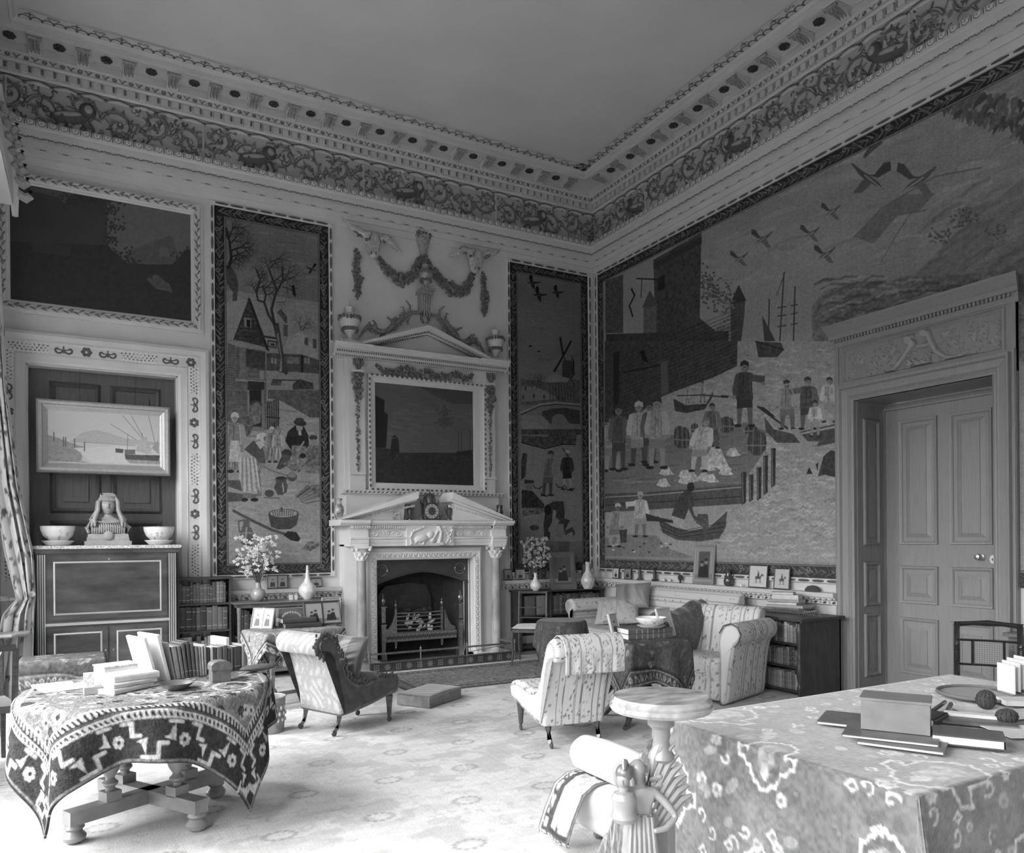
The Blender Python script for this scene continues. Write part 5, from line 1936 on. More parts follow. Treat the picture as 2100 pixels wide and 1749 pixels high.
for sd, lab in ((-1, 'carved acanthus scroll spreading from the central bracket down to the left urn'), (1, 'carved acanthus scroll spreading from the central bracket down to the right urn')):
    mb = MB()
    X = lambda u: -2.855 + sd * u
    pth = [(.04, 4.72), (.18, 4.70), (.32, 4.62), (.43, 4.50), (.52, 4.42), (.63, 4.38), (.75, 4.44), (.84, 4.40), (.92, 4.28)]
    mb.tube([(X(u), -.05, z) for u, z in pth], [.022, .024, .026, .03, .03, .028, .024, .02, .01], 8)
    clump(mb, [(X(u), z, .8 + .4 * math.sin(u * 20)) for u, z in pth[2:-1]], .055, 130, 21 + sd, p0=.01)
    for (u, z, du, dz) in ((.22, 4.70, .06, .14), (.20, 4.68, .05, -.16), (.34, 4.62, -.02, .13), (.45, 4.50, .10, .08), (.04, 4.70, -.02, -.13), (.70, 4.42, .04, .09)):
        mb.tube([(X(u), -.05, z), (X(u + du * .5 - dz * .2), -.08, z + dz * .6), (X(u + du), -.09, z + dz), (X(u + du * .6 + .03), -.08, z + dz * .92)], [.022, .018, .012, .004], 6)
    one('acanthus_scroll', lab, 'carving', mb, mat('scroll_gilding', .22, .5, noise=.4, nscale=25))

# ================================================================== OAK DOOR CASE on the right wall
root = struct('door_2', MB(), OAK)
mb = MB()
# pilaster strips and architrave
mb.frame(WR, -6.025, -4.645, -.3, 3.0, [(0, 0), (0, .045), (.02, .055), (.035, .05), (.05, .065), (.06, .06), (.12, .07), (.135, .095), (.16, .10), (.165, .06), (.19, .06), (.19, 0)], 0, 'LRT')
for a0, a1 in ((-4.475, -4.425), (-6.22, -6.16)):
    mb.wbox(WR, a0, a1, 0, 3.62, 0, .05)
mb.wbox(WR, -6.22, -4.425, 3.18, 3.62, 0, .04)
mb.frame(WR, -6.10, -4.55, 3.215, 3.525, [(0, .03), (0, .045), (.015, .06), (.03, .055), (.04, .04)])
mb.mould(WR, -6.23, -4.43, [(3.58, 0), (3.58, .05), (3.62, .07), (3.655, .075), (3.66, .10), (3.70, .105), (3.715, .12), (3.78, .17), (3.80, .18), (3.81, .0)], 0, -.35, .35)
mb.wbox(WR, -6.22, -4.425, 3.0, 3.2, 0, .035)
mb.build('door_case', OAK, root)
mb = MB()
a = -6.20
while a < -4.46:
    mb.wbox(WR, a, a + .02, 3.625, 3.655, .06, .098)
    a += .036
mb.build('dentils', OAK, root)
# carved overdoor panel
c = Canvas(-6.10, -4.55, 3.215, 3.525, .0048, .27)
r_ = random.Random(6)
U = pmap(lambda x, y: rw(x, y, .04), 1680, 540, 4.857)
c.map = U
def vine(pts, w=.02):
    c.line(pts, w, .30, .028, taper=.6)
    for i in range(1, len(pts) - 1):
        x, y = pts[i]
        for d in (-1, 1):
            c.line([(x, y), (x + r_.uniform(10, 30), y + d * r_.uniform(25, 45))], .02, .29, .024, taper=.3)
for cx, cy, rr in ((650, 940, 75), (520, 1000, 55), (1370, 780, 75), (1530, 730, 60), (400, 960, 60), (1660, 680, 60), (330, 1100, 45), (1760, 760, 50), (720, 860, 55), (1250, 690, 45), (520, 1110, 40), (1540, 880, 45)):
    vine([(cx + rr * math.cos(t_ * .55 + cx) * (1 - t_ * .09), cy + rr * .9 * math.sin(t_ * .55 + cx) * (1 - t_ * .09)) for t_ in range(11)])
    c.ell((cx, cy), .022, .022, .30, .04) if False else c.poly(pe(cx, cy, 16, 14), .30, .035)
for k in range(150):
    x = r_.uniform(290, 1830)
    y = 870 - (x - 290) * .25 + r_.uniform(20, 320)
    a_ = r_.uniform(0, 6.3)
    c.line([(x, y), (x + 18 * math.cos(a_), y + 18 * math.sin(a_))], .018, .27, .02, taper=.4)
# two figures holding a swag
for pts, w in (([(930, 740), (920, 830), (860, 930), (800, 1010), (740, 1080), (650, 1110)], .06), ([(1090, 700), (1130, 800), (1180, 880), (1280, 940), (1400, 930), (1500, 880)], .06),
               ([(940, 800), (900, 880)], .07), ([(1000, 830), (1100, 810), (1150, 790)], .05), ([(930, 745), (960, 800)], .03)):
    c.line(pts, w, .31, .05, taper=.5)
for x, y in ((905, 770), (1060, 700)):
    c.poly(pe(x, y, 42, 42), .30, .055)
for k in range(60):
    t_ = k / 60
    x = 900 + 230 * t_
    y = 960 + 70 * math.sin(t_ * PI) - 30 * t_ + r_.uniform(-45, 40)
    c.poly(pe(x, y, 15, 13), .31, r_.uniform(.04, .06))
c.map = None
c.obj('carved_overdoor', WR, OAKA, .036, root)
# linings and soffit
mb = MB()
mb.box((.25, -4.63, 1.5), (.5, .05, 3.0))
mb.box((.25, -6.04, 1.5), (.5, .05, 3.0))
mb.box((.25, -5.335, 3.02), (.5, 1.4, .05))
LR = lambda a, z, p: (a, -4.655 - p, z)
for z0, z1 in ((1.56, 2.78), (.93, 1.30), (.2, .77)):
    mb.frame(LR, .13, .30, z0, z1, [(0, 0), (0, .004), (.02, .022), (.035, .018), (.045, 0)])
    mb.wbox(LR, .17, .26, z0 + .04, z1 - .04, 0, .012)
mb.build('door_lining', mat('oak_lining_boards', .22, .5, noise=.15, nscale=6, stretch=(9, 9, .8)), root)  # lining in a slightly darker oak tone than the case
mb = MB()
mb.box((.48, -5.335, 1.49), (.06, 1.42, 2.98))
DLW = lambda a, z, p: (.45 - p, a, z)
for a0, a1 in ((-5.225, -4.815), (-5.755, -5.345)):
    for z0, z1 in ((1.52, 2.80), (.92, 1.305), (.2, .775)):
        mb.frame(DLW, a0 + .035, a1 - .035, z0 + .035, z1 - .035, [(0, 0), (0, .008), (.012, .018), (.03, .02), (.035, 0)])
        n_ = len(mb.v)
        i0, i1, j0, j1 = a0 + .07, a1 - .07, z0 + .07, z1 - .07
        q = .045
        pts = [DLW(*v) for v in ((i0, j0, 0), (i1, j0, 0), (i1, j1, 0), (i0, j1, 0), (i0 + q, j0 + q, .016), (i1 - q, j0 + q, .016), (i1 - q, j1 - q, .016), (i0 + q, j1 - q, .016))]
        mb.add(pts, [(0, 1, 5, 4), (1, 2, 6, 5), (2, 3, 7, 6), (3, 0, 4, 7), (4, 5, 6, 7)])
        mb.frame(DLW, i0 + q, i1 - q, j0 + q, j1 - q, [(-.004, .016), (-.004, .021), (.004, .021), (.004, .016)])
for a0, a1, z0, z1 in ((-4.66, -4.64, 0, 2.94), (-6.02, -4.66, 2.92, 2.98)):
    mb.wbox(DLW, a0, a1, z0, z1, 0, .03)
lf = mb.build('door_leaf', mat('door_oak', 0.27, 0.42, noise=0.07, nscale=7, stretch=(9, 9, .8)), root)
kx, kz = [float(v) for v in hit(2012, 1142, 0, .45)[1:]]
mb = MB()
mb.M = Matrix.Translation((.45, kx, kz)) @ Matrix.Rotation(-PI / 2, 4, 'Y')
mb.lathe([(.028, 0), (.03, .006), (.012, .012), (.011, .035), (.024, .045), (.03, .06), (.024, .075), (.005, .08)], (0, 0, 0), 16)
mb.build('door_knob', BRASS, lf)
kx, kz = [float(v) for v in hit(2036, 1147, 0, .45)[1:]]
mb = MB()
mb.M = Matrix.Translation((.45, kx, kz)) @ Matrix.Rotation(-PI / 2, 4, 'Y')
mb.lathe([(.028, 0), (.026, .005)], (0, 0, 0), 16, sx=1.5)
mb.build('keyhole_plate', mat('ivory', .75, .4), lf)
mb = MB()
mb.M = Matrix.Translation((.445, kx, kz)) @ Matrix.Rotation(-PI / 2, 4, 'Y')
mb.lathe([(.006, 0), (.006, .003)], (.004, 0, 0), 8).box((-.006, 0, .0015), (.016, .005, .003))
mb.build('keyhole', IRON, lf)
# ================================================================== FURNITURE HELPERS
def fl(x, y, z=0.0):
    q = hit(x, y, 2, z)
    return (float(q[0]), float(q[1]))


def fold_noise(phi, k, seed):
    r_ = random.Random(seed)
    out = np.zeros_like(phi)
    for i in range(4):
        out += r_.uniform(.5, 1) * np.cos((k + i * 2) * phi + r_.uniform(0, 6.28)) / (1 + i)
    return out / 2


def drape(name, c, ztop, Rf, sx, sy, rot, pat, n=150, flare=.10, fold=.03, k=7, seed=1, lab=None, cat='table cover', m=None, thick=.008, amp=1.0, rim=.015):
    """square cloth over a table top with edge radius Rf(phi); pat(S, T) gives the woven pattern"""
    s = np.linspace(-sx, sx, n)
    t = np.linspace(-sy, sy, int(n * sy / sx))
    S, T = np.meshgrid(s, t)
    r = np.hypot(S, T)
    ph = np.arctan2(T, S)
    R = Rf(ph + rot)
    h = np.maximum(r - R, 0)
    f = fold_noise(ph, k, seed)
    corner = np.abs(np.sin(2 * ph)) ** 2
    rr = np.minimum(r, R) + np.where(h > 0, rim * np.minimum(1, h / .04) + flare * h * (.3 + corner) + fold * amp * f * np.minimum(1, h / .25), 0)
    z = ztop - np.where(h < .03, h * .4, h - .018) * 1.0
    z = np.maximum(z, .02)
    P = np.stack([c[0] + rr * np.cos(ph + rot), c[1] + rr * np.sin(ph + rot), z], -1)
    o = grid_obj(name, P, pat(S, T), m or CLOTH)
    md = o.modifiers.new('thickness', 'SOLIDIFY')
    md.thickness = thick
    md.offset = 1
    if lab:
        tag(o, lab, cat)
    return o


def rect_R(a, b):
    def f(p):
        return np.minimum(a / np.maximum(np.abs(np.cos(p)), 1e-6), b / np.maximum(np.abs(np.sin(p)), 1e-6))
    return f


def samp(c):
    """turn a canvas into a pattern function"""
    def f(S, T):
        i = np.clip(((T - c.z0) / c.px).astype(int), 0, c.h - 1)
        j = np.clip(((S - c.a0) / c.px).astype(int), 0, c.w - 1)
        return c.c[i, j]
    return f


def rosette(c, x, z, r, col, n=6, cen=None):
    for q in range(n):
        th = 2 * PI * q / n
        c.ell((x + r * .65 * math.cos(th), z + r * .65 * math.sin(th)), r * .36, r * .36, col)
    c.ell((x, z), r * .3, r * .3, cen if cen is not None else col)


def carpet_canvas(hx, hy, dark=.07, mid=.16, light=.40, px=.007, style='hooks', seed=1):
    r_ = random.Random(seed)
    c = Canvas(-hx, hx, -hy, hy, px, dark)
    W_ = .30 if style == 'hooks' else .16
    ix, iy = hx - W_, hy - W_
    c.c *= 1
    # field
    c.poly([(-ix, -iy), (ix, -iy), (ix, iy), (-ix, iy)], mid)
    if style == 'hooks':
        for k in range(260):
            x, y = r_.uniform(-ix, ix), r_.uniform(-iy, iy)
            rosette(c, x, y, r_.uniform(.02, .04), r_.choice((light, dark, mid * 1.6)), 6, dark)
        for k in range(7):
            x, y = r_.uniform(-ix, ix) * .8, r_.uniform(-iy, iy) * .8
            c.line(pe(x, y, .13, .10) + [pe(x, y, .13, .10)[0]], .02, light * 1.1)
    else:
        for k in range(int(ix * iy * 260)):
            x, y = r_.uniform(-ix, ix), r_.uniform(-iy, iy)
            q = r_.random()
            if q < .4:
                rosette(c, x, y, r_.uniform(.015, .03), r_.choice((light, mid * 1.8)), 6, dark)
            elif q < .7:
                c.line(spiral(x, y, r_.uniform(.02, .06), .9, r_.uniform(0, 6), r_.choice((-1, 1)), 9), .010, light)
            else:
                c.poly(pe(x, y, r_.uniform(.02, .05), .02, r_.uniform(0, 3)), r_.choice((dark, mid * 1.5)))
    # borders
    for sgn in (-1, 1):
        for ax in (0, 1):
            H, I = (hx, iy) if ax == 0 else (hy, ix)
            L = hy if ax == 0 else hx

            def P(u, v):       # u along the side, v inwards from the edge
                return (sgn * (H - v), u) if ax == 0 else (u, sgn * (H - v))
            if style == 'hooks':
                for v in (.31, .255):
                    c.line([P(-L + v, v), P(L - v, v)], .012, light)
                    u = -L + v
                    while u < L - v:
                        c.line([P(u, v - .008), P(u + .012, v - .03)], .013, light)
                        c.line([P(u + .014, v - .008), P(u + .026, v - .03)], .010, dark * .5)
                        u += .028
                u = -L + .1
                k = 0
                while u < L - .1:
                    if k % 3 == 2:
                        rosette(c, *P(u, .12), .038, light, 7, dark)
                        u += .09
                    else:
                        f = 1 if k % 3 else -1
                        m_ = .12
                        c.line([P(u - .05, m_ - f * .085), P(u, m_ - f * .085), P(u, m_ - f * .02), P(u + .045, m_ - f * .02)], .022, light)
                        c.poly([P(u + .02, m_ + f * .01), P(u + .085, m_ - f * .01), P(u + .075, m_ + f * .075), P(u + .05, m_ + f * .02)], light)
                        c.line([P(u + .05, m_ + f * .085), P(u + .11, m_ + f * .085)], .018, light)
                        u += .14
                    k += 1
                c.line([P(-L, .018), P(L, .018)], .014, mid)
                c.line([P(-L + .225, .225), P(L - .225, .225)], .010, light)
            else:
                for v in (.016, .035, .125, .145):
                    c.line([P(-L + v, v), P(L - v, v)], .008, light if v in (.035, .125) else dark * .6)
                u = -L + .08
                k = 0
                while u < L - .06:
                    if k % 2:
                        rosette(c, *P(u, .08), .026, light, 6, dark)
                    else:
                        c.line([P(u - .03, .055), P(u, .1), P(u + .03, .06)], .011, light)
                        c.line([P(u - .03, .105), P(u, .06)], .009, mid * 1.8)
                    u += .07
                    k += 1
    c.c *= 1 + .35 * (vnoise(c.h, c.w, 2.2, 1) - .5) * 2
    return c


def chintz(S, T, base=.60, stripe=.17, dark=.16, floral=.5, seed=2, dens=1.0):
    """striped floral cotton: S across the stripes, T along them (metres)"""
    g = np.full(S.shape, base)
    u = np.mod(S, stripe) / stripe
    for a, b, v in ((.0, .035, dark * 1.3), (.06, .085, dark * 1.6), (.34, .375, dark * 1.3), (.40, .42, dark * 1.8)):
        g = np.where((u > a) & (u < b), v, g)
    g = np.where((u > .035) & (u < .06) & (np.mod(T, .022) < .010), dark, g)
    r_ = np.random.RandomState(seed)
    # blossoms and leaves
    smin, smax, tmin, tmax = S.min(), S.max(), T.min(), T.max()
    n = int((smax - smin) * (tmax - tmin) * 900 * floral * dens)
    for k in range(min(n, 900)):
        cs, ct = r_.uniform(smin, smax), r_.uniform(tmin, tmax)
        uu = (cs % stripe) / stripe
        if uu < .45 and r_.rand() < .75:
            continue
        rr = r_.uniform(.004, .011)
        m = ((S - cs) ** 2 + (T - ct) ** 2) < rr * rr
        g = np.where(m, dark * r_.uniform(.7, 2.2), g)
    return g * (1 + .05 * (np.mod(S * 140, 1) - .5))


def loft(name, prof, hw, pat, m, parent, n=28, rnd_=.035, M=None, capm=None, sub=9, bulge=0.0):
    """upholstery: closed side profile [(u, v)] swept across the width 2*hw (local y); u forward, v up"""
    pr = []
    L = len(prof)
    for i in range(L):            # resample with Catmull-Rom so that edges are soft
        p0, p1, p2, p3 = [np.array(prof[(i + q) % L], float) for q in (-1, 0, 1, 2)]
        for k in range(sub):
            t = k / sub
            pr.append(.5 * ((2 * p1) + (-p0 + p2) * t + (2 * p0 - 5 * p1 + 4 * p2 - p3) * t * t + (-p0 + 3 * p1 - 3 * p2 + p3) * t ** 3))
    pr = np.array(pr + [pr[0]])
    cen = pr[:-1].mean(0)
    # inward normals
    d = np.roll(pr[:-1], -1, 0) - np.roll(pr[:-1], 1, 0)
    nn = np.stack([-d[:, 1], d[:, 0]], 1)
    nn /= np.linalg.norm(nn, axis=1)[:, None] + 1e-9
    area2 = np.sum(pr[:-1, 0] * np.roll(pr[:-1, 1], -1) - np.roll(pr[:-1, 0], -1) * pr[:-1, 1])
    if area2 < 0:
        nn = -nn
    nn = np.vstack([nn, nn[:1]])
    seg = np.concatenate([[0], np.cumsum(np.linalg.norm(np.diff(pr, axis=0), axis=1))])
    w = np.concatenate([-hw + rnd_ * (1 - np.cos(np.linspace(0, PI / 2, 5))), np.linspace(-hw + rnd_, hw - rnd_, n)[1:-1], hw - rnd_ * (1 - np.cos(np.linspace(PI / 2, 0, 5)))])
    w = np.concatenate([-hw + rnd_ * (1 - np.cos(np.linspace(0, PI / 2, 5))), np.linspace(-hw + rnd_, hw - rnd_, n)[1:-1], (hw - rnd_ * (1 - np.cos(np.linspace(0, PI / 2, 5))))[::-1]])
    P = np.zeros((len(w), len(pr), 3))
    for i, y in enumerate(w):
        e = max(abs(y) - (hw - rnd_), 0) / rnd_
        ins = rnd_ * (1 - math.sqrt(max(1 - e * e, 0)))
        q = pr + nn * (ins - bulge * (1 - (y / hw) ** 2))
        P[i, :, 0], P[i, :, 1], P[i, :, 2] = q[:, 0], y, q[:, 1]
    Sg, Tg = np.meshgrid(seg, w)
    colr = pat(Tg, Sg)
    if M is not None:
        Mn = np.array(M)
        P = P @ Mn[:3, :3].T + Mn[:3, 3]
    o = grid_obj(name, P, colr, m, parent)
    if capm:
        o.data.materials.append(capm)
    me = o.data
    bm = bmesh.new()
    bm.from_mesh(me)
    bm.verts.ensure_lookup_table()
    nc = len(pr)
    for r0 in (0, (len(w) - 1) * nc):
        try:
            f_ = bm.faces.new([bm.verts[r0 + k] for k in range(nc - 1)])
            f_.smooth = False
            f_.material_index = 1 if capm else 0
        except ValueError:
            pass
    bmesh.ops.recalc_face_normals(bm, faces=bm.faces)
    bm.to_mesh(me)
    bm.free()
    return o


def turned(mb, x, y, z0, z1, r, n=14, kind='bal', mi=0):
    H = z1 - z0
    if kind == 'bal':
        pr = [(.5, 0), (.55, .03), (.55, .06), (.85, .09), (.9, .12), (.55, .16), (.5, .18), (.95, .26), (1.15, .33), (1.0, .42), (.55, .48), (.8, .51), (.8, .54), (.55, .57), (.7, .66), (1.0, .86), (1.05, .92), (.7, .96), (.7, 1)]
    elif kind == 'cup':
        pr = [(.35, 0), (.5, .08), (.45, .12), (.75, .5), (1, .8), (.8, .84), (1, .9), (.9, 1)]
    else:
        pr = [(.6, 0), (.7, .1), (.6, .2), (.7, .9), (.9, .95), (.8, 1)]
    mb.lathe([(r * a, z0 + H * b) for a, b in pr], (x, y, 0), n, mi)


BK_M = [mat('book_cover_%s' % n_, g_, .55, noise=.12, nscale=14) for n_, g_ in (('black', .035), ('dark', .07), ('brown', .12), ('grey', .2), ('tan', .32), ('pale', .55))]
BK_N = ['black', 'dark', 'brown-toned', 'mid-grey', 'tan', 'pale']
BAND = mat('book_gilt_lettering', .38, .4, metal=.4)


def book_mesh(name, th, h, d, tone, bands=2):
    """standing book: thickness along x, spine towards -y, origin at base centre of the spine"""
    mb = MB()
    t = .0025
    mb.box((-th / 2 + t / 2, d / 2, h / 2), (t, d, h), mi=0)
    mb.box((th / 2 - t / 2, d / 2, h / 2), (t, d, h), mi=0)
    mb.prism([(-th / 2, 0), (-th / 4, -.004), (th / 4, -.004), (th / 2, 0), (th / 2, .004), (-th / 2, .004)], lambda u, v, w: (u, v, w), 0, h, 0)
    mb.box((0, d / 2 + .001, h / 2 - .001), (th - 2 * t - .0004, d - .006, h - .008), mi=1)
    for q in range(bands):
        z = h * (.18 + .62 * q / max(bands - 1, 1))
        mb.box((0, -.0035, z), (th * .8, .002, h * .018 + .002), mi=2)
    return mb


def put_book(x, y, z, rz, th, h, d, tone, lab, group=None, lean=0.0, flat=False, bands=2, nm='book'):
    o = book_mesh(nm, th, h, d, tone, bands).build(nm, [BK_M[tone], PAPER, BAND])
    o.location = (x, y, z)
    if flat:
        o.rotation_euler = (0, PI / 2, 0)
        o.matrix_world = Matrix.Translation((x, y, z + th / 2)) @ Matrix.Rotation(rz, 4, 'Z') @ Matrix.Rotation(PI / 2, 4, 'Y') @ Matrix.Translation((0, 0, -h / 2))
    else:
        o.matrix_world = Matrix.Translation((x, y, z)) @ Matrix.Rotation(rz, 4, 'Z') @ Matrix.Rotation(lean, 4, 'Y')
    return tag(o, lab, 'book', group)


def shelf_row(W, a0, a1, z, p, hmin, hmax, d, where, group, tones, seed, tmin=.025, tmax=.05, dirn=1):
    """a row of upright books; W wall frame, spines at protrusion p"""
    r_ = random.Random(seed)
    a, k, items = a0, 0, []
    while a < a1 - tmin:
        th = min(r_.uniform(tmin, tmax), a1 - a)
        if th < tmin * .7:
            break
        items.append((a + th / 2, th * .97))
        a += th
    n = len(items)
    for k, (ac, th) in enumerate(items):
        tn = tones[int(r_.random() * len(tones))]
        h = r_.uniform(hmin, hmax)
        o = book_mesh('book', th, h, d, tn, r_.choice((1, 2, 3))).build('book', [BK_M[tn], PAPER, BAND])
        if W is WB:
            o.matrix_world = Matrix.Translation(WB(ac, z, p))
            idx = k
        else:
            o.matrix_world = Matrix.Translation(WR(ac, z, p)) @ Matrix.Rotation(-PI / 2, 4, 'Z')
            idx = n - 1 - k
        if idx < n / 2:
            pos = '%s from the left' % ORD[idx]
        else:
            pos = '%s from the right' % ORD[n - 1 - idx]
        if pos.startswith('first'):
            pos = 'at the %s end' % ('left' if 'left' in pos else 'right')
        tag(o, '%s book, %s %s' % (BK_N[tn], pos, where), 'book', group)


def photo_frame(name, lab, c, z, w, h, rz, tilt, fw, fm, draw=None, double=False, strut=True, base=.35, cat='picture frame', mount=None):
    """easel photograph: origin bottom centre, face towards local -y"""
    t = thing(name, lab, cat)
    t.matrix_world = Matrix.Translation((c[0], c[1], z)) @ Matrix.Rotation(rz, 4, 'Z') @ Matrix.Rotation(tilt, 4, 'X')
    WW = lambda a, zz, p: (a, -p, zz)
    mb = MB()
    wins = [(-w / 2 + fw, w / 2 - fw)] if not double else [(-w / 2 + fw, -fw / 3), (fw / 3, w / 2 - fw)]
    mb.wbox(WW, -w / 2, w / 2, 0, h, -.012, 0)
    if double:
        mb.wbox(WW, -fw / 3, fw / 3, 0, h, 0, .01)
    mb.frame(WW, -w / 2 + fw, w / 2 - fw, fw, h - fw, [(0, 0), (0, .006), (fw * .5, .012), (fw, .008), (fw, 0)])
    mb.build('frame', fm, t)
    for i, (a0, a1) in enumerate(wins):
        px = max((a1 - a0) / 40, .0022)
        c_ = Canvas(a0, a1, fw, h - fw, px, base)
        ww, hh = a1 - a0, h - 2 * fw
        if mount:
            c_.c[:] = mount
            m_ = .17
            c_.poly([(a0 + ww * m_, fw + hh * m_), (a1 - ww * m_, fw + hh * m_), (a1 - ww * m_, h - fw - hh * m_ * .7), (a0 + ww * m_, h - fw - hh * m_ * .7)], base)
        (draw or draw_person)(c_, (a0 + a1) / 2, fw + hh * .08, ww, hh * .85, i)
        c_.obj('photograph', WW, OIL, .003, t)
    if strut:
        mb = MB()
        mb.tube([(0, .012, h * .7), (0, .012 + h * .38, .006)], .006, 5)
        mb.build('easel_strut', DARKWOOD, t)
    return t


def draw_person(c, x, z, w, h, i):
    c.poly([(x - w * .30, z), (x - w * .22, z + h * .42), (x - w * .08, z + h * .52), (x + w * .08, z + h * .52), (x + w * .24, z + h * .40), (x + w * .30, z)], .06)
    c.ell((x + w * .01, z + h * .64), w * .10, h * .10, .5)
    c.ell((x + w * .01, z + h * .70), w * .11, h * .07, .08)
    c.poly([(x - w * .03, z + h * .52), (x + w * .05, z + h * .52), (x + w * .01, z + h * .38)], .55)


def draw_group(c, x, z, w, h, i):
    c.c *= 1.0
    c.poly([(x - w * .5, z), (x + w * .5, z), (x + w * .5, z + h * .2), (x - w * .5, z + h * .15)], .2)
    for dx, hh in ((-.12, .62), (.12, .7)):
        c.poly([(x + w * (dx - .2), z + h * .05), (x + w * (dx - .12), z + h * (hh - .2)), (x + w * (dx + .1), z + h * (hh - .2)), (x + w * (dx + .2), z + h * .05)], .03)
        c.ell((x + w * dx, z + h * (hh - .1)), w * .09, h * .09, .25)
        c.ell((x + w * dx, z + h * (hh - .04)), w * .1, h * .05, .03)


def draw_rider(c, x, z, w, h, i):
    c.ell((x, z + h * .42), w * .18, h * .09, .10)
    for dx in (-.14, -.08, .1, .15):
        c.line([(x + w * dx, z + h * .4), (x + w * (dx + .02), z + h * .14)], w * .03, .10)
    c.line([(x + w * .14, z + h * .45), (x + w * .22, z + h * .60), (x + w * .30, z + h * .54)], w * .07, .10)
    c.poly([(x - w * .05, z + h * .44), (x - w * .04, z + h * .70), (x + w * .06, z + h * .70), (x + w * .08, z + h * .44)], .07)
    c.ell((x, z + h * .76), w * .05, h * .05, .25)
    c.line([(x - w * .3, z + h * .12), (x + w * .3, z + h * .12)], h * .02, .3)


# ================================================================== CARPETED ROUND TABLE, left foreground
TC = (-6.61, -4.93)
t = thing('round_table', 'round oak table on baluster legs and crossed feet, left foreground', 'table', (TC[0], TC[1], 0))
tw = mat('waxed_oak', .24, .35, noise=.2, nscale=8, coat=.2)
mb = MB()
mb.lathe([(.60, .735), (.635, .745), (.635, .76), (.60, .762)], (0, 0, 0), 48)
mb.lathe([(.48, .66), (.48, .735)], (0, 0, 0), 32)
mb.build('table_top', tw, t)
a1_, a2_ = math.atan2(.39, .75), math.atan2(.70, -.43)
for ang, ln in ((a1_, .47), (a2_, .44)):
    mb = MB()
    z0 = .115 if ang == a1_ else .114
    mb.box((0, 0, .15), (2 * ln, .085, .075), rz=ang)
    o = mb.build('cross_foot', tw, t)
    for s_ in (-1, 1):
        x, y = s_ * (ln - .04) * math.cos(ang), s_ * (ln - .04) * math.sin(ang)
        mb = MB()
        mb.lathe([(.03, .012), (.055, .03), (.06, .05), (.045, .07), (.038, .08), (.052, .095), (.045, .113)], (x, y, 0), 18)
        mb.build('bun_foot', tw, o)
        x, y = s_ * .235 * math.cos(ang), s_ * .235 * math.sin(ang)
        mb = MB()
        mb.box((x, y, .208), (.085, .085, .06), rz=ang)
        turned(mb, x, y, .232, .66, .046)
        mb.build('leg', tw, t)
cc = carpet_canvas(.915, .915, .035, .17, .40, px=.0065)
drape('table_carpet', TC, .768, lambda p: np.full_like(p, .64), .915, .915, math.radians(-137 + 45 - 3), samp(cc), m=mat('thick_pile_carpet', attr=True, rough=.95, spec=.1, bump=1.0, bscale=85), n=300, flare=.05, fold=.085, k=9, seed=5,
      lab='thick patterned carpet with hooked border thrown over the round table, left foreground', thick=.012, rim=.02)

ZT = .782
# row of standing books on it
r_ = random.Random(14)
A0, A1 = Vector(fl(345, 1395, ZT)), Vector(fl(482, 1366, ZT))
A0 = Vector((-6.47, -4.82))
A1 = Vector((-6.05, -4.66))
dv = (A1 - A0).normalized()
rzb = math.atan2(dv.y, dv.x)
spec = [(.012, .24, 4, -.20), (.028, .21, 4, -.16), (.02, .21, 3, -.15), (.02, .225, 2, -.13), (.02, .23, 1, -.10), (.02, .215, 2, -.09), (.018, .19, 3, -.07), (.012, .19, 4, -.06), (.012, .19, 5, -.05), (.016, .195, 4, -.03),
        (.016, .175, 0, -.02), (.02, .175, 5, -.01), (.014, .17, 1, 0), (.036, .17, 3, 0), (.032, .175, 2, 0), (.014, .15, 1, 0), (.018, .155, 2, 0), (.05, .16, 1, 0), (.02, .17, 4, 0)]
pos = 0.0
labs = ['thin tan', 'stout tan', 'grey', 'brown-toned', 'dark', 'brown-toned narrow', 'grey short', 'slim tan', 'slim pale', 'tan', 'black narrow', 'pale', 'slim dark', 'thick grey ribbed', 'thick brown-toned', 'small dark', 'small brown-toned', 'very thick dark', 'tan upright']
for k, (th, h, tn, ln) in enumerate(spec):
    q = A0 + dv * (pos + th / 2)
    pos += th * 1.08 + .002
    put_book(q.x, q.y, ZT, rzb, th, h * .95, .15, tn, '%s book, %s from the left in the carpeted table row' % (labs[k], ORD[k + 1]), 'row of books on the round table', lean=ln, bands=1)
for k, (dx, h, w_) in enumerate(((-.10, .275, .24), (-.03, .285, .26))):
    q = A0 + dv * dx
    mb = MB()
    mb.box((0, w_ / 2, h / 2), (.016, w_, h))
    o = mb.build('tall_white_book', PAPER)
    o.matrix_world = Matrix.Translation((q.x, q.y - .02, ZT)) @ Matrix.Rotation(rzb, 4, 'Z') @ Matrix.Rotation(-.26 + .03 * k, 4, 'Y')
    tag(o, ('large white album leaning at the far left of the book row', 'tall white book behind the left end of the book row')[k], 'book')
mb = MB()
mb.box((0, .09, .10), (.02, .20, .20))
o = mb.build('tall_white_book', PAPER)
o.matrix_world = Matrix.Translation((-6.13, -4.56, ZT)) @ Matrix.Rotation(rzb, 4, 'Z')
tag(o, 'white book standing up behind the right end of the book row', 'book')
t = thing('book_end', 'round-topped metal book end at the left end of the book row', 'bookend', (-6.62, -4.90, ZT), rzb)
mb = MB().prism([(-.045, 0), (.045, 0), (.045, .03), (.03, .06), (0, .072), (-.03, .06), (-.045, .03)], lambda u, v, d: (d, u, v), 0, .004)
mb.build('plate', BRASS, t)
MB().box((.03, 0, .002), (.07, .08, .003)).build('foot', BRASS, t)
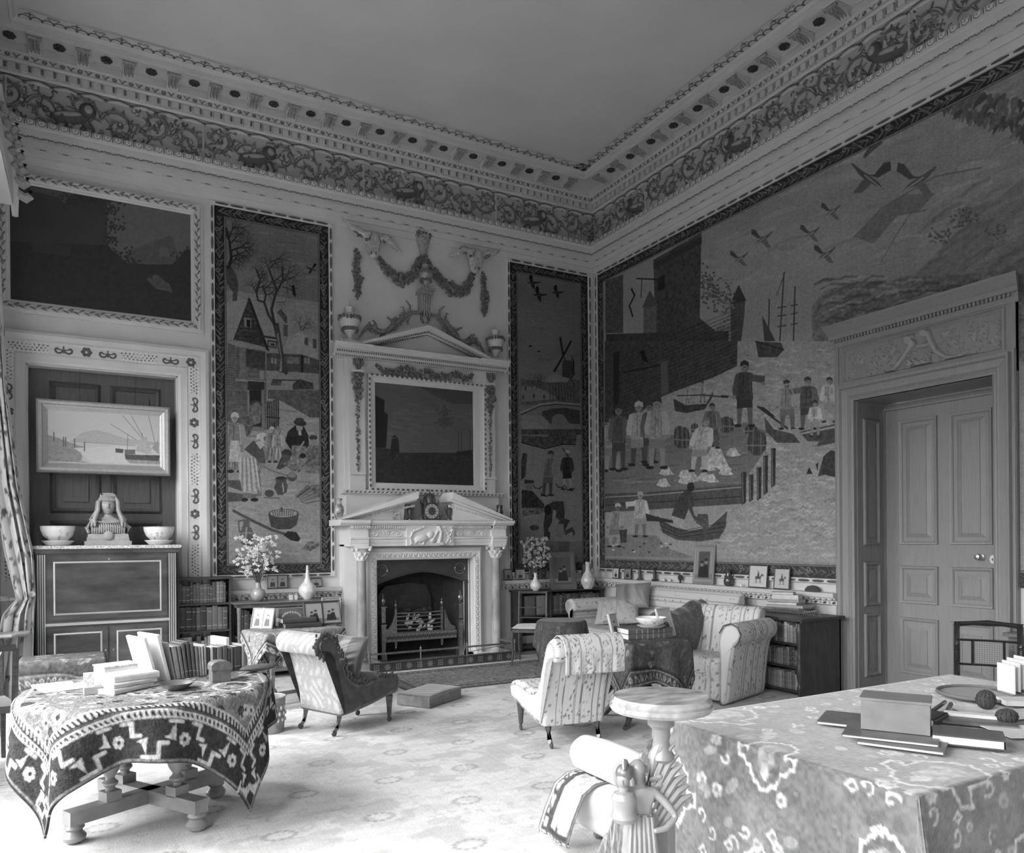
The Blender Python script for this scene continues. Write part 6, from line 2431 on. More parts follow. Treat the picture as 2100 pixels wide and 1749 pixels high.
# lying stacks
sx_, sy_ = -6.70, -5.03
zz = ZT
for k, (th, h, d, tn, rz, lab) in enumerate(((.026, .26, .19, 5, .2, 'pale book at the bottom of the stack on the carpeted round table'), (.024, .26, .19, 5, .05, 'pale book in the middle of the stack on the carpeted round table'), (.034, .25, .18, 5, -.12, 'pale thick book on top of the stack on the carpeted round table'))):
    put_book(sx_ + .01 * k, sy_ + .02 * k - .06, zz, rz + .5, th, h, d, tn, lab, 'lying stack of pale books', flat=True, bands=0)
    zz += th + .001
t = thing('paper_box', 'pale box of papers behind the lying stack of books', 'box', (-6.77, -4.66, ZT), .35)
MB().box((0, 0, .045), (.20, .16, .09)).build('box_body', mat('pale_card', .6, .8), t)
MB().box((0, 0, .094), (.21, .17, .008)).build('lid', mat('marbled_paper', .42, .7, noise=.5, nscale=60), t)
for k, (x, y, rz, s_) in enumerate(((-7.03, -4.78, .3, 1), (-6.93, -4.72, .7, .9), (-7.10, -4.66, .1, .8))):
    one('paper_sheet', ('loose white sheet nearest the left edge of the carpeted table', 'loose white sheet beside the pale paper box', 'folded white sheet at the back left of the carpeted table')[k], 'paper',
        MB().box((0, 0, .001 + .0015 * k), (.26 * s_, .19 * s_, .0015)), PAPER, 'loose papers on the round table', (x, y, ZT), rz)
t = thing('match_box_holder', 'little box with a tall paper packet standing on it, front of the carpeted table', 'box', (-6.90, -5.06, ZT), .1)
MB().box((0, 0, .02), (.085, .05, .038)).build('box_body', mat('tan_card', .30, .7), t)
mb = MB()
mb.box((-.015, .02, .075), (.05, .03, .075))
mb.build('packet', mat('printed_packet', .62, .6, noise=.25, nscale=90), t)
t = thing('shallow_bowl', 'shallow metal bowl in front of the books on the carpeted table', 'bowl', (-6.49, -5.17, ZT))
mb = MB().lathe([(.03, 0), (.05, .004), (.075, .022), (.092, .038), (.094, .04), (.088, .038), (.07, .022), (.045, .009), (.01, .007)], (0, 0, 0), 28)
mb.build('bowl_body', mat('pewter', .22, .35, metal=.7), t)
MB().tube([(-.09, 0, .036), (-.13, 0, .032)], .006, 6).build('handle', mat('pewter'), t)
t = thing('lidded_box', 'small dark box with a domed lid on the carpeted table', 'box', (-6.24, -5.02, ZT), .12)
mb = MB()
mb.box((0, 0, .035), (.105, .085, .07))
mb.build('box_body', mat('leather_box', .12, .5, noise=.2, nscale=30), t)
mb = MB()
mb.prism([(-.058, .07), (.058, .07), (.058, .10), (.045, .114), (.02, .122), (-.02, .122), (-.045, .114), (-.058, .10)], lambda u, v, d: (u, d, v), -.048, .048)
ld = mb.build('lid', mat('leather_box'), t)
MB().tube([(p[0], -.049, p[1]) for p in [(a, .088 + b) for a, b in spiral(0, 0, .014, 2, 0, 1, 20)]], .0012, 5).build('gilt_emblem', BRASS, ld)
one('spectacle_case', 'dark rounded cloth case lying at the right edge of the carpeted table', 'case', MB().ell((0, 0, .022), (.12, .045, .022), 0, 16, 8), mat('dark_felt', .09, .9), None, (-5.98, -4.80, ZT + .004), .2)

# ================================================================== SECRETAIRE
t = thing('secretaire', 'dark fall-front secretaire with brass-lined panels and marble top', 'cabinet', (-6.715, -.29, 0))
t.scale = (1.01, 1, 1.024)
SW = mat('polished_mahogany', .055, .22, noise=.5, nscale=3.2, stretch=(.8, 1, 2.4), coat=.5)
WS = lambda a, z, p: (a, -.24 - p, z)
mb = MB()
mb.box((0, 0, .74), (1.32, .46, 1.48))
mb.box((0, 0, .05), (1.36, .50, .10))
mb.box((0, 0, 1.485), (1.37, .50, .045))
mb.build('carcase', SW, t)
for s_ in (-1, 1):
    mb = MB()
    for q in range(4):
        mb.wbox(WS, s_ * .615 + (q - 1.5) * .02 - .005, s_ * .615 + (q - 1.5) * .02 + .005, .12, 1.45, -.01, .006)
    mb.build('brass_fluting', mat('worn_brass_stringing', .5, .35, metal=.5), t)
mb = MB()
mb.prism([(-.70, 1.508), (.70, 1.508), (.71, 1.525), (.70, 1.542), (-.70, 1.542), (-.71, 1.525)], lambda u, v, d: (u, d, v), -.27, .25)
mb.build('marble_top', mat('speckled_marble', .5, .25, noise=.45, nscale=60), t)
BR2 = mat('worn_brass_stringing')
for nm, a0, a1, z0, z1, hd in (('fall_front', -.56, .56, .78, 1.43, None), ('lower_door', -.56, -.015, .13, .70, .40), ('lower_door', .015, .56, .13, .70, -.40)):
    mb = MB().wbox(WS, a0, a1, z0, z1, -.02, .008)
    o = mb.build(nm, SW, t)
    e = .07
    MB().frame(WS, a0 + e, a1 - e, z0 + e, z1 - e, [(0, .008), (0, .012), (.006, .016), (.018, .012), (.018, .008)]).build('brass_line', BR2, o)
    if hd is None:
        MB().lathe([(.008, 0), (.008, .004)], (0, 0, 0), 8).box((0, 0, .002), (.006, .02, .004)).build('keyhole', BR2, o).matrix_local = Matrix.Translation((0, -.249, 1.40)) @ Matrix.Rotation(PI / 2, 4, 'X')
    else:
        ml = MB().lathe([(.006, 0), (.005, .01), (.012, .02), (.008, .028), (.001, .03)], (0, 0, 0), 10).build('knob', BRASS, o)
        ml.matrix_local = Matrix.Translation((.035 * (-1 if hd > 0 else 1), -.248, .45)) @ Matrix.Rotation(PI / 2, 4, 'X')
MB().wbox(WS, -.59, .59, .725, .752, -.01, .02).build('brass_rail', BR2, t)

# flower bowls and bust on top
BOWLM = mat('painted_bowl', attr=True, rough=.2, spec=.5)


def pot(lab, x, y, s=1.0, rz=0.0, z=1.581):
    t_ = thing('porcelain_bowl', lab, 'bowl', (x, y, z), rz)

    def rev(name, prof, dense, parent, seed):
        n = 72
        pr = np.array(prof)
        seg = np.concatenate([[0], np.cumsum(np.linalg.norm(np.diff(pr, axis=0), axis=1))])
        fine = np.linspace(0, seg[-1], 36)
        rr, zz_ = np.interp(fine, seg, pr[:, 0]), np.interp(fine, seg, pr[:, 1])
        th = np.linspace(0, 2 * PI, n)
        P = np.stack([rr[:, None] * np.cos(th), rr[:, None] * np.sin(th), np.repeat(zz_[:, None], n, 1)], -1) * s
        c = Canvas(0, 6.3, 0, 1, .022, .72)
        q_ = random.Random(seed)
        for k in range(dense):
            u, v = q_.uniform(0, 6.28), q_.uniform(.15, .85)
            if q_.random() < .5:
                rosette(c, u, v, q_.uniform(.06, .13), q_.choice((.2, .3, .4)), 5, .55)
            else:
                c.line(spiral(u, v, q_.uniform(.08, .2), .8, q_.uniform(0, 6), 1, 8), .03, .3)
        c.line([(0, .95), (6.3, .95)], .05, .35)
        c.line([(0, .04), (6.3, .04)], .04, .4)
        U_, V_ = np.meshgrid(th, np.clip(fine / (seg[-1] * .55), 0, .99))
        return grid_obj(name, P, samp(c)(U_, V_), BOWLM, parent)
    rev('bowl_body', [(.001, .045), (.09, .045), (.10, .06), (.14, .10), (.163, .16), (.17, .21), (.172, .215), (.165, .21), (.155, .16), (.12, .10), (.001, .08)], 34, t_, int(x * 10) + 50)
    rev('saucer', [(.001, 0), (.11, 0), (.12, .01), (.155, .045), (.16, .055), (.15, .05), (.11, .02), (.001, .02)], 14, t_, 7)


pot('large floral porcelain bowl on a saucer at the left end of the secretaire', -7.19, -.34, .98)
pot('large floral porcelain bowl on a saucer at the right end of the secretaire', -6.21, -.34, .95, 1.0)
# ================================================================== BUST of a girl on the secretaire
def skin_mesh(name, chains, m, parent=None, sub=2, extra=None):
    """one continuous body grown from joint chains: chains=[[(x,y,z,r)...]...], first point of later chains may repeat an earlier joint"""
    me = bpy.data.meshes.new(name)
    vs_, es, rad, key = [], [], [], {}
    for ch in chains:
        prev = None
        for (x, y, z, r) in ch:
            k = (round(x, 4), round(y, 4), round(z, 4))
            if k not in key:
                key[k] = len(vs_)
                vs_.append((x, y, z))
                rad.append(r)
            i = key[k]
            if prev is not None and prev != i:
                es.append((prev, i))
            prev = i
    me.from_pydata(vs_, es, [])
    o = bpy.data.objects.new(name, me)
    COL.objects.link(o)
    md = o.modifiers.new('skin', 'SKIN')
    md.use_smooth_shade = True
    for i, r in enumerate(rad):
        rr = r if isinstance(r, tuple) else (r, r)
        me.skin_vertices[0].data[i].radius = rr
    me.skin_vertices[0].data[0].use_root = True
    sb = o.modifiers.new('sub', 'SUBSURF')
    sb.levels = sub
    sb.render_levels = sub
    me.materials.append(m)
    if parent is not None:
        o.parent = parent
    return o


t = thing('bust', 'terracotta bust of a long-haired girl in a ruffled dress on the secretaire', 'bust', (-6.72, -.36, 1.581), .05)
t.scale = (1.12, 1.12, 1.1)
TERRA = mat('terracotta', .33, .6, noise=.12, nscale=12)
mb = MB()
mb.box((0, 0, .02), (.40, .2, .04))
mb.box((0, 0, .055), (.36, .18, .03))
mb.box((0, -.02, .085), (.34, .14, .05), taper=1.05)
mb.ell((0, -.10, .095), (.045, .02, .045))
mb.build('plinth', TERRA, t)


def heady(P, c, r):
    """push an ellipsoid into a face: front is -y"""
    x, y, z = P[..., 0], P[..., 1], P[..., 2]
    return P


nu, nv = 90, 80
th = np.linspace(0, 2 * PI, nu)
ph = np.linspace(0.001, PI - .001, nv)
TH, PH = np.meshgrid(th, ph)
dx_, dy_, dz_ = np.sin(PH) * np.sin(TH), -np.sin(PH) * np.cos(TH), np.cos(PH)
r0 = np.ones_like(TH)
X = .068 * dx_ * (1 - .22 * np.clip(-dz_, 0, 1) ** 1.5)
Y = .078 * dy_
Z = .098 * dz_


def bump(cx, cz, sx, sz, a):
    front = np.clip(-dy_ * 1.6, 0, 1)
    return a * front * np.exp(-((X - cx) / sx) ** 2 - ((Z - cz) / sz) ** 2)


D = 1.5 * bump(0, -.012, .009, .020, .013) + bump(0, -.026, .012, .008, .014) + bump(0, -.052, .017, .006, .008) + bump(0, -.060, .014, .005, .006) + bump(0, -.082, .016, .012, .009)
D += -1.6 * bump(-.027, .006, .015, .012, .009) - 1.6 * bump(.027, .006, .015, .012, .009) + bump(-.027, .005, .010, .006, .008) + bump(.027, .005, .010, .006, .008)
D += bump(-.028, .022, .016, .006, .004) + bump(.028, .022, .016, .006, .004) + bump(-.036, -.035, .02, .02, .005) + bump(.036, -.035, .02, .02, .005) - bump(0, -.0555, .018, .0025, .004)
P = np.stack([X, Y - D, Z + .395], -1)
grid_obj('head', P, None, TERRA, t)
skin_mesh('torso', [[(0, .01, .12, (.15, .085)), (0, .01, .20, (.15, .08)), (0, .012, .245, (.085, .06)), (0, .012, .29, (.038, .036)), (0, .005, .345, (.036, .036))],
                    [(0, .01, .20, (.15, .08)), (-.12, .01, .205, (.06, .06)), (-.165, .01, .16, (.05, .055))], [(0, .01, .20, (.15, .08)), (.12, .01, .205, (.06, .06)), (.165, .01, .16, (.05, .055))]], TERRA, t)
mb = MB()
for k in range(15):
    x = -.13 + k * .0186
    zt = .215 - abs(x) * .12
    mb.tube([(x, -.085 + abs(x) * .25, zt), (x * 1.05, -.105 + abs(x) * .3, zt - .035), (x * 1.05, -.095 + abs(x) * .3, zt - .09)], [.010, .011, .007], 6)
for q in (-1, 1):
    for k in range(6):
        a_ = k * .35 - .2
        mb.tube([(q * .14, -.03 + .02 * k * .5, .225), (q * (.175 + .01 * math.cos(a_)), -.05 + .018 * k, .17), (q * .165, -.05 + .02 * k, .12)], [.014, .018, .012], 6)
mb.tube([(-.10, -.06, .235), (-.05, -.078, .222), (0, -.085, .218), (.05, -.078, .222), (.10, -.06, .235)], .008, 6)
mb.build('ruffled_dress', TERRA, t)
mb = MB()
mb.ell((0, .018, .425), (.083, .088, .095), 0, 20, 14)
for k in range(13):
    x = -.060 + k * .010
    mb.tube([(x * .6, -.03, .508), (x * 1.02, -.078 + x * x * 6, .475), (x * 1.05, -.084 + x * x * 7, .437)], [.010, .010, .006], 6)
for q in (-1, 1):
    for k in range(11):
        y = -.060 + k * .0125
        mb.tube([(q * .05, y * .7, .50), (q * .082, y, .43), (q * (.088 + .004 * (k % 2)), y * 1.05, .34), (q * (.120 + .012 * (k % 3)), y * 1.1 - .02, .25), (q * (.115 + .03 * (k % 2)), y - .045, .18)], [.016, .017, .018, .019, .008], 7)
mb.build('hair', TERRA, t)
# ================================================================== LOW BOOKCASE and CONSOLE below the first tapestry
t = thing('low_bookcase', 'low dark bookcase between the secretaire and the dado', 'bookcase', (-5.73, -.16, 0))
WC = lambda a, z, p: (a, .14 - p, z)
DB = mat('bookcase_wood', .045, .4, noise=.3, nscale=7, stretch=(5, 1, 1))
mb = MB()
for a in (-.29, .275):
    mb.wbox(WC, a, a + .02, 0, 1.17, 0, .26)
mb.wbox(WC, -.29, .295, 0, 1.17, 0, .01)
mb.build('case', DB, t)
MB().wbox(WC, -.31, .32, 1.17, 1.195, 0, .28).build('top_board', DB, t)
for z in (.07, .555, .87):
    MB().wbox(WC, -.27, .275, z, z + .022, .01, .255).build('shelf', DB, t)
shelf_row(WB, -6.0, -5.47, .895, .25, .20, .25, .16, 'on the top shelf of the low bookcase', 'books on the top shelf of the low bookcase', (1, 2, 2, 3, 1), 1)
shelf_row(WB, -6.0, -5.47, .579, .25, .255, .285, .18, 'on the middle shelf of the low bookcase', 'books on the middle shelf of the low bookcase', (1, 1, 2, 1, 0), 2, .045, .07)
shelf_row(WB, -6.0, -5.47, .094, .25, .36, .42, .18, 'on the bottom shelf of the low bookcase', 'books on the bottom shelf of the low bookcase', (2, 4, 3, 4, 2), 3, .035, .06)

t = thing('console_bookcase', 'mahogany console bookcase with column corners under the snowy tapestry', 'console table', (-4.80, -.30, 0))
WC = lambda a, z, p: (a, .28 - p, z)
mb = MB()
mb.prism([(.0, .875), (.52, .875), (.535, .885), (.53, .895), (.0, .895)], lambda u, v, d: (d, .28 - u, v), -.64, .62)
mb.build('top', MIDWOOD, t)
MB().wbox(WC, -.60, .58, .83, .875, .04, .47).wbox(WC, -.60, .58, .0, .86, 0, .02).wbox(WC, -.58, .56, .06, .09, .0, .46).wbox(WC, -.58, .56, .46, .48, .0, .46).wbox(WC, -.23, -.21, .09, .83, 0, .44).wbox(WC, .10, .12, .09, .83, 0, .44).build('carcase', MIDWOOD, t)
for x, y in ((-.58, -.19), (.56, -.19), (-.58, .24), (.56, .24)):
    mb = MB()
    turned(mb, x, y, .0, .84, .032, kind='post')
    mb.build('corner_column', MIDWOOD, t)
shelf_row(WB, -5.36, -5.05, .481, .36, .24, .32, .2, 'on the upper shelf of the console bookcase, left part', 'books in the console bookcase', (1, 2, 0), 4)
shelf_row(WB, -4.66, -4.27, .481, .36, .22, .33, .2, 'on the upper shelf of the console bookcase, right part', 'books in the console bookcase', (1, 2, 3, 0), 5)
shelf_row(WB, -5.36, -5.05, .091, .36, .26, .33, .2, 'on the lower shelf of the console bookcase, left part', 'books in the console bookcase', (1, 2, 5), 6)
shelf_row(WB, -4.98, -4.72, .091, .36, .26, .33, .2, 'on the lower shelf of the console bookcase, middle part', 'books in the console bookcase', (5, 2, 4), 61)


def vase(name, lab, x, y, z, prof, m, flowers=None, s=1.0):
    t_ = thing(name, lab, 'vase', (x, y, z))
    MB().lathe([(r * s, q * s) for r, q in prof], (0, 0, 0), 28).build('vase_body', m, t_)
    if flowers:
        zt = prof[-1][1] * s
        R_, H_, n, seed, fm, lz = flowers
        r_ = random.Random(seed)
        st, fm_ = MB(), MB()
        pts = []
        for k in range(n):
            a, q = r_.uniform(0, 6.28), r_.random() ** .6
            h = r_.uniform(.18, 1) * H_
            rr = R_ * q * math.sin(min(1, h / H_ * 1.1 + .25) * PI * .62)
            pts.append((rr * math.cos(a), rr * math.sin(a), zt + h))
        for k, p in enumerate(pts):
            if k % 3 == 0:
                st.tube([(0, 0, zt - .05), (p[0] * .35, p[1] * .35, zt + (p[2] - zt) * .5), p], [.003, .0025, .0015], 4)
            for q in range(5):
                th = q * 1.257 + k
                R3 = Matrix.Rotation(r_.uniform(0, 3), 3, 'X') @ Matrix.Rotation(th, 3, 'Z')
                o_ = R3 @ Vector((.014, 0, 0))
                fm_.ell((p[0] + o_.x, p[1] + o_.y, p[2] + o_.z), (.015, .010, .004), 0, 6, 4, R3)
        st.build('stems', mat('flower_stems', .12, .7), t_)
        fm_.build('blossoms', fm, t_)
    return t_


BOT = [(.03, 0), (.04, .004), (.085, .05), (.095, .09), (.08, .14), (.04, .19), (.024, .24), (.022, .30), (.026, .31)]
vase('flower_vase', 'round grey vase full of pale blossom on the console bookcase', -5.13, -.30, .896, [(.04, 0), (.05, .005), (.085, .05), (.088, .09), (.07, .13), (.035, .155), (.03, .22), (.036, .225)], mat('grey_glaze', .34, .2, noise=.2, nscale=18, coat=.4), (.27, .56, 150, 2, mat('pale_petals', .74, .7), 0))
vase('bottle_vase', 'pale crackled bottle vase with tall thin neck on the console bookcase', -4.55, -.34, .896, [(.05, 0), (.055, .01), (.105, .07), (.112, .11), (.095, .16), (.05, .21), (.028, .26), (.018, .34), (.014, .41), (.018, .415)], mat('crackled_glaze', .66, .25, noise=.15, nscale=25, coat=.3))
FRM = mat('dark_frame', .06, .35, coat=.3)
FRL = mat('light_frame', .34, .4)
photo_frame('double_photo_frame', 'small double photograph leaning on the dado ledge behind the blossom vase', (-4.85, -.06), 1.02, .26, .17, 0, -.08, .012, FRM, double=True, strut=False)
photo_frame('photo_frame', 'small dark photograph on the dado ledge right of the pale bottle vase', (-4.37, -.06), 1.02, .15, .12, 0, -.08, .014, FRM, strut=False)
t = thing('small_carton', 'little white folded card box between the two vases', 'box', (-4.73, -.36, .896))
MB().box((0, 0, .03), (.09, .05, .058)).build('carton', PAPER, t)
MB().box((0, -.026, .03), (.012, .002, .058)).build('printed_band', BK_M[2], t)

# ------------------------------------------------------------------ square table with a fine carpet, behind the dark slipper chair
TC2 = (-5.13, -2.10)
t = thing('occasional_table', 'mahogany table with tapered legs under a small patterned rug', 'table', (TC2[0], TC2[1], 0), .25)
MB().box((0, 0, .715), (.78, .52, .025)).build('table_top', MIDWOOD, t)
for x in (-.33, .33):
    for y in (-.21, .21):
        mb = MB()
        mb.box((x, y, .46), (.05, .05, .48), taper=.6)
        mb.lathe([(.02, .13), (.04, .155), (.045, .18), (.03, .21), (.02, .22)], (x, y, 0), 12)
        mb.lathe([(.02, .014), (.03, .04), (.015, .10)], (x, y, 0), 10)
        mb.build('leg', MIDWOOD, t)
MB().box((0, 0, .115), (.66, .04, .03)).box((-.33, 0, .115), (.05, .46, .03)).box((.33, 0, .115), (.05, .46, .03)).build('stretcher', MIDWOOD, t)
cc = carpet_canvas(.66, .66, .08, .22, .50, px=.007, style='fine', seed=4)
drape('table_rug', TC2, .735, lambda p: rect_R(.40, .27)(p - .25), .60, .60, .25 + PI / 4 + .2, samp(cc), n=150, flare=.15, fold=.03, k=6, seed=3,
      lab='small patterned rug laid cornerwise over the table behind the dark slipper chair', thick=.006)
photo_frame('double_photo_frame', 'light double photograph leaning at the left edge of the rug-covered table', (-5.42, -1.98), .742, .24, .21, -.75, -.30, .014, mat('silver_frame', .55, .3, metal=.5), double=True, base=.5)
photo_frame('double_photo_frame', 'dark double photograph of couples on the rug-covered table', (-4.80, -1.98), .742, .40, .25, .12, -.22, .02, FRM, draw_group, double=True, base=.38)
photo_frame('photo_frame', 'plain grey photograph behind the dark double frame on the rug-covered table', (-4.66, -1.80), .742, .20, .27, -.15, -.2, .012, FRL, base=.25)
put_book(-5.03, -2.10, .742, -.08, .045, .36, .24, 0, 'thick black book, lower of the two lying on the rug-covered table', 'lying books on the rug-covered table', flat=True, bands=0)
put_book(-5.06, -2.06, .79, .05, .045, .34, .23, 1, 'thick dark book, upper of the two lying on the rug-covered table', 'lying books on the rug-covered table', flat=True, bands=0)
t = thing('carved_box', 'carved casket with an oval front standing behind the lying books', 'box', (-5.10, -1.82, .742))
MB().box((0, 0, .09), (.26, .16, .18)).build('box_body', MIDWOOD, t)
mb = MB()
for k in range(22):
    th = 2 * PI * k / 22
    mb.ell((.09 * math.cos(th), -.085, .09 + .05 * math.sin(th)), (.016, .008, .014), 0, 6, 4)
mb.build('carved_oval', mat('carved_box_relief', .3, .6), t)
t = thing('waste_basket', 'round printed waste-paper basket between the carpeted table and dark slipper chair', 'basket', (-5.60, -3.20, 0))
MB().lathe([(.125, .014), (.14, .30), (.147, .305), (.14, .31), (.132, .30), (.12, .03), (.001, .025)], (0, 0, 0), 28).build('basket_body', mat('printed_tin', .22, .6, noise=.3, nscale=20), t)
mb = MB()
for k in range(14):
    a = -1.9 + k * .12
    mb.ell((.137 * math.cos(a), .137 * math.sin(a), .12 + .05 * (k % 3)), (.012, .012, .018), 0, 6, 4)
mb.build('floral_print', mat('floral_print_paint', .42, .6), t)

# ================================================================== SLIPPER CHAIRS
SL = [(.64, .33), (.64, .39), (.58, .43), (.42, .445), (.20, .42), (.08, .46), (.00, .60), (-.07, .76), (-.11, .82), (-.18, .86), (-.25, .84), (-.285, .77), (-.26, .70), (-.20, .68), (-.15, .66), (-.10, .50), (-.05, .32), (-.035, .20), (.0, .17), (.25, .20), (.48, .25), (.60, .27)]


def caster(mb, x, y, z0, h, r, n=12):
    mb.lathe([(.008, .02), (.012, .05), (r * .55, .06), (r * .7, h * .5), (r, h * .85), (r * .8, h * .88), (r * 1.05, h * .94), (r * .9, h)], (x, y, z0), n)
    mb.M = Matrix.Translation((x, y + .001, z0 + .025)) @ Matrix.Rotation(PI / 2, 4, 'X')
    mb.lathe([(.016, -.008), (.025, -.006), (.025, .006), (.016, .008)], (0, 0, 0), 12)
    mb.M = None


def slipper(name, lab, pos, rz, m, pat, hw, capm=None):
    t_ = thing(name, lab, 'chair', (pos[0], pos[1], .002), rz)
    loft('upholstery', SL, hw, pat, m, t_, n=80, rnd_=.04, capm=capm)
    for s_ in (-1, 1):
        mb = MB()
        caster(mb, .56, s_ * (hw - .07), .012, .27, .034)
        mb.build('leg', DARKWOOD, t_)
        mb = MB()
        y = s_ * (hw - .06)
        mb.tube([(.0, y, .24), (-.01, y, .15), (-.035, y, .07), (-.06, y, .045)], [.03, .027, .02, .016], 4)
        mb.M = Matrix.Translation((-.065, y, .037)) @ Matrix.Rotation(PI / 2, 4, 'X')
        mb.lathe([(.016, -.008), (.025, -.006), (.025, .006), (.016, .008)], (0, 0, 0), 12)
        mb.M = None
        mb.build('leg', DARKWOOD, t_)
    return t_


def damask(S, T):
    n1 = np.sin(S * 46 + 2.5 * np.sin(T * 17)) * np.sin(T * 31 + 2 * np.sin(S * 23))
    n2 = np.sin(S * 93 + 3 * np.sin(T * 41)) * np.sin(T * 77)
    g = np.where(n1 > .35, .36, np.where(n2 > .6, .32, .25))
    d = np.where(n1 > .5, .11, .055)
    return np.where((T > 1.12) & (T < 1.98), g, d)


slc = slipper('slipper_chair', 'low slipper chair in worn dark damask with rolled back, facing the hearth', (-5.20, -3.43), math.radians(24), mat('damask', attr=True, rough=.7, sheen=.3, bump=.2, bscale=60), damask, .275, mat('dark_plush', .05, .8, noise=.4, nscale=14, sheen=.15))
mb = MB()
r_ = random.Random(8)
for k in range(260):
    i = r_.uniform(2, 12.9)
    a, b = SL[int(i)], SL[int(i) + 1]
    f = i - int(i)
    u, v = a[0] + (b[0] - a[0]) * f, a[1] + (b[1] - a[1]) * f
    mb.ell((u + r_.gauss(0, .012), -.272 + r_.gauss(0, .006), v + r_.gauss(0, .012)), (.012, .008, .016), 0, 5, 4)
mb.build('fringe', mat('dark_fringe', .06, .9), slc)
R1, R2 = lambda a: Matrix.Rotation(a, 4, 'Y'), None


def cushion(name, lab, M, sx, sy, th, pat, m, frill=None, group=None, n=40):
    u = np.linspace(-1, 1, n)
    U_, V_ = np.meshgrid(u, u)
    e = (1 - np.abs(U_) ** 2.6) * (1 - np.abs(V_) ** 2.6)
    w = th / 2 * np.clip(e, 0, 1) ** .45
    pinch = 1 - .07 * (1 - np.abs(U_ * V_)) * np.maximum(np.abs(U_), np.abs(V_)) ** 4
    X, Y = U_ * sx / 2 * pinch, V_ * sy / 2 * pinch
    wr = .004 * np.sin(U_ * 19 + V_ * 7) * e
    A_ = np.stack([X, Y, w + wr], -1)
    B_ = np.stack([X[::-1], Y[::-1], -w[::-1]], -1)
    P = np.concatenate([A_, B_], 0)
    cl = pat(X, Y)
    Mn = np.array(M)
    P = P @ Mn[:3, :3].T + Mn[:3, 3]
    o = grid_obj(name, P, np.concatenate([cl, cl[::-1]], 0), m)
    if lab:
        tag(o, lab, 'cushion', group)
    return o


def Mx(x, y, z, rz=0, rx=0, ry=0):
    return Matrix.Translation((x, y, z)) @ Matrix.Rotation(rz, 4, 'Z') @ Matrix.Rotation(rx, 4, 'X') @ Matrix.Rotation(ry, 4, 'Y')


CUSH = mat('cushion_satin', attr=True, rough=.45, sheen=.4)
cushion('velvet_cushion', 'dark velvet cushion with ruched edge leaning on the dark slipper chair', Mx(-4.98, -3.36, .60, math.radians(24), 0, -1.2), .40, .42, .14, lambda S, T: np.where(np.abs(T) < .05, .16, .045), CUSH)
slr = slipper('slipper_chair', 'low slipper chair in striped floral cotton seen from behind', (-3.63, -4.825), math.radians(83), CLOTH, lambda S, T: chintz(S + .05, T, .60, .155, .17, .9), .27, mat('pale_chair_side', .5, .8, noise=.06, nscale=30))
# antimacassar
s_, q_ = np.meshgrid(np.linspace(-.25, .25, 60), np.linspace(0, .50, 50))
pp = np.array([(-.02, .66), (-.06, .77), (-.10, .845), (-.18, .888), (-.275, .865), (-.312, .78), (-.30, .70), (-.29, .60)])
sg = np.concatenate([[0], np.cumsum(np.linalg.norm(np.diff(pp, axis=0), axis=1))])
uu, vv = np.interp(q_ / .5 * sg[-1], sg, pp[:, 0]), np.interp(q_ / .5 * sg[-1], sg, pp[:, 1])
am = grid_obj('chair_back_cloth', np.stack([uu - .004 * np.sin(s_ * 60) * (q_ > .4), s_ - .03 - .05 * q_, vv], -1), chintz(s_ * 1.6 + .3, q_, .62, .21, .2, 1.4, 5), CLOTH)
am.matrix_world = Mx(-3.63, -4.825, .002, math.radians(83))
tag(am, 'floral cloth thrown over the top of the striped slipper chair', 'chair cover')
am.modifiers.new('t', 'SOLIDIFY').thickness = .004

# ------------------------------------------------------------------ hearth: rug, stool
cc = carpet_canvas(1.20, .62, .10, .24, .36, px=.009, style='fine', seed=9)
h_ = cc.obj('hearth_rug', lambda a, z, p: (-2.78 + a, -1.74 + z, .022 + p), CLOTH)
tag(h_, 'patterned oriental hearth rug before the fender', 'rug')
h_.modifiers.new('t', 'SOLIDIFY').thickness = .008
t = thing('foot_stool', 'square studded footstool in dark leather near the hearth rug', 'footstool', (-3.97, -2.79, 0), math.radians(33))
FS = mat('worn_leather', .17, .45, noise=.3, nscale=12)
MB().box((0, 0, .07), (.56, .38, .10)).build('stool_box', FS, t)
mb = MB()
for k in range(22):
    mb.ell((-.27 + k * .0257, -.192, .118), (.006, .004, .006), 0, 6, 4)
for k in range(15):
    for s in (-1, 1):
        mb.ell((s * .282, -.18 + k * .0257, .118), (.004, .006, .006), 0, 6, 4)
mb.build('brass_studs', BRASS, t)
cushion('c', None, Mx(0, 0, .125), .56, .38, .045, lambda S, T: .20 + 0 * S, CUSH).parent = t
bpy.data.objects['c'].name = 'padded_top'
for x in (-.24, .24):
    for y in (-.15, .15):
        MB().ell((x, y, .022), (.02, .02, .018), 0, 8, 6).build('foot', DARKWOOD, t)

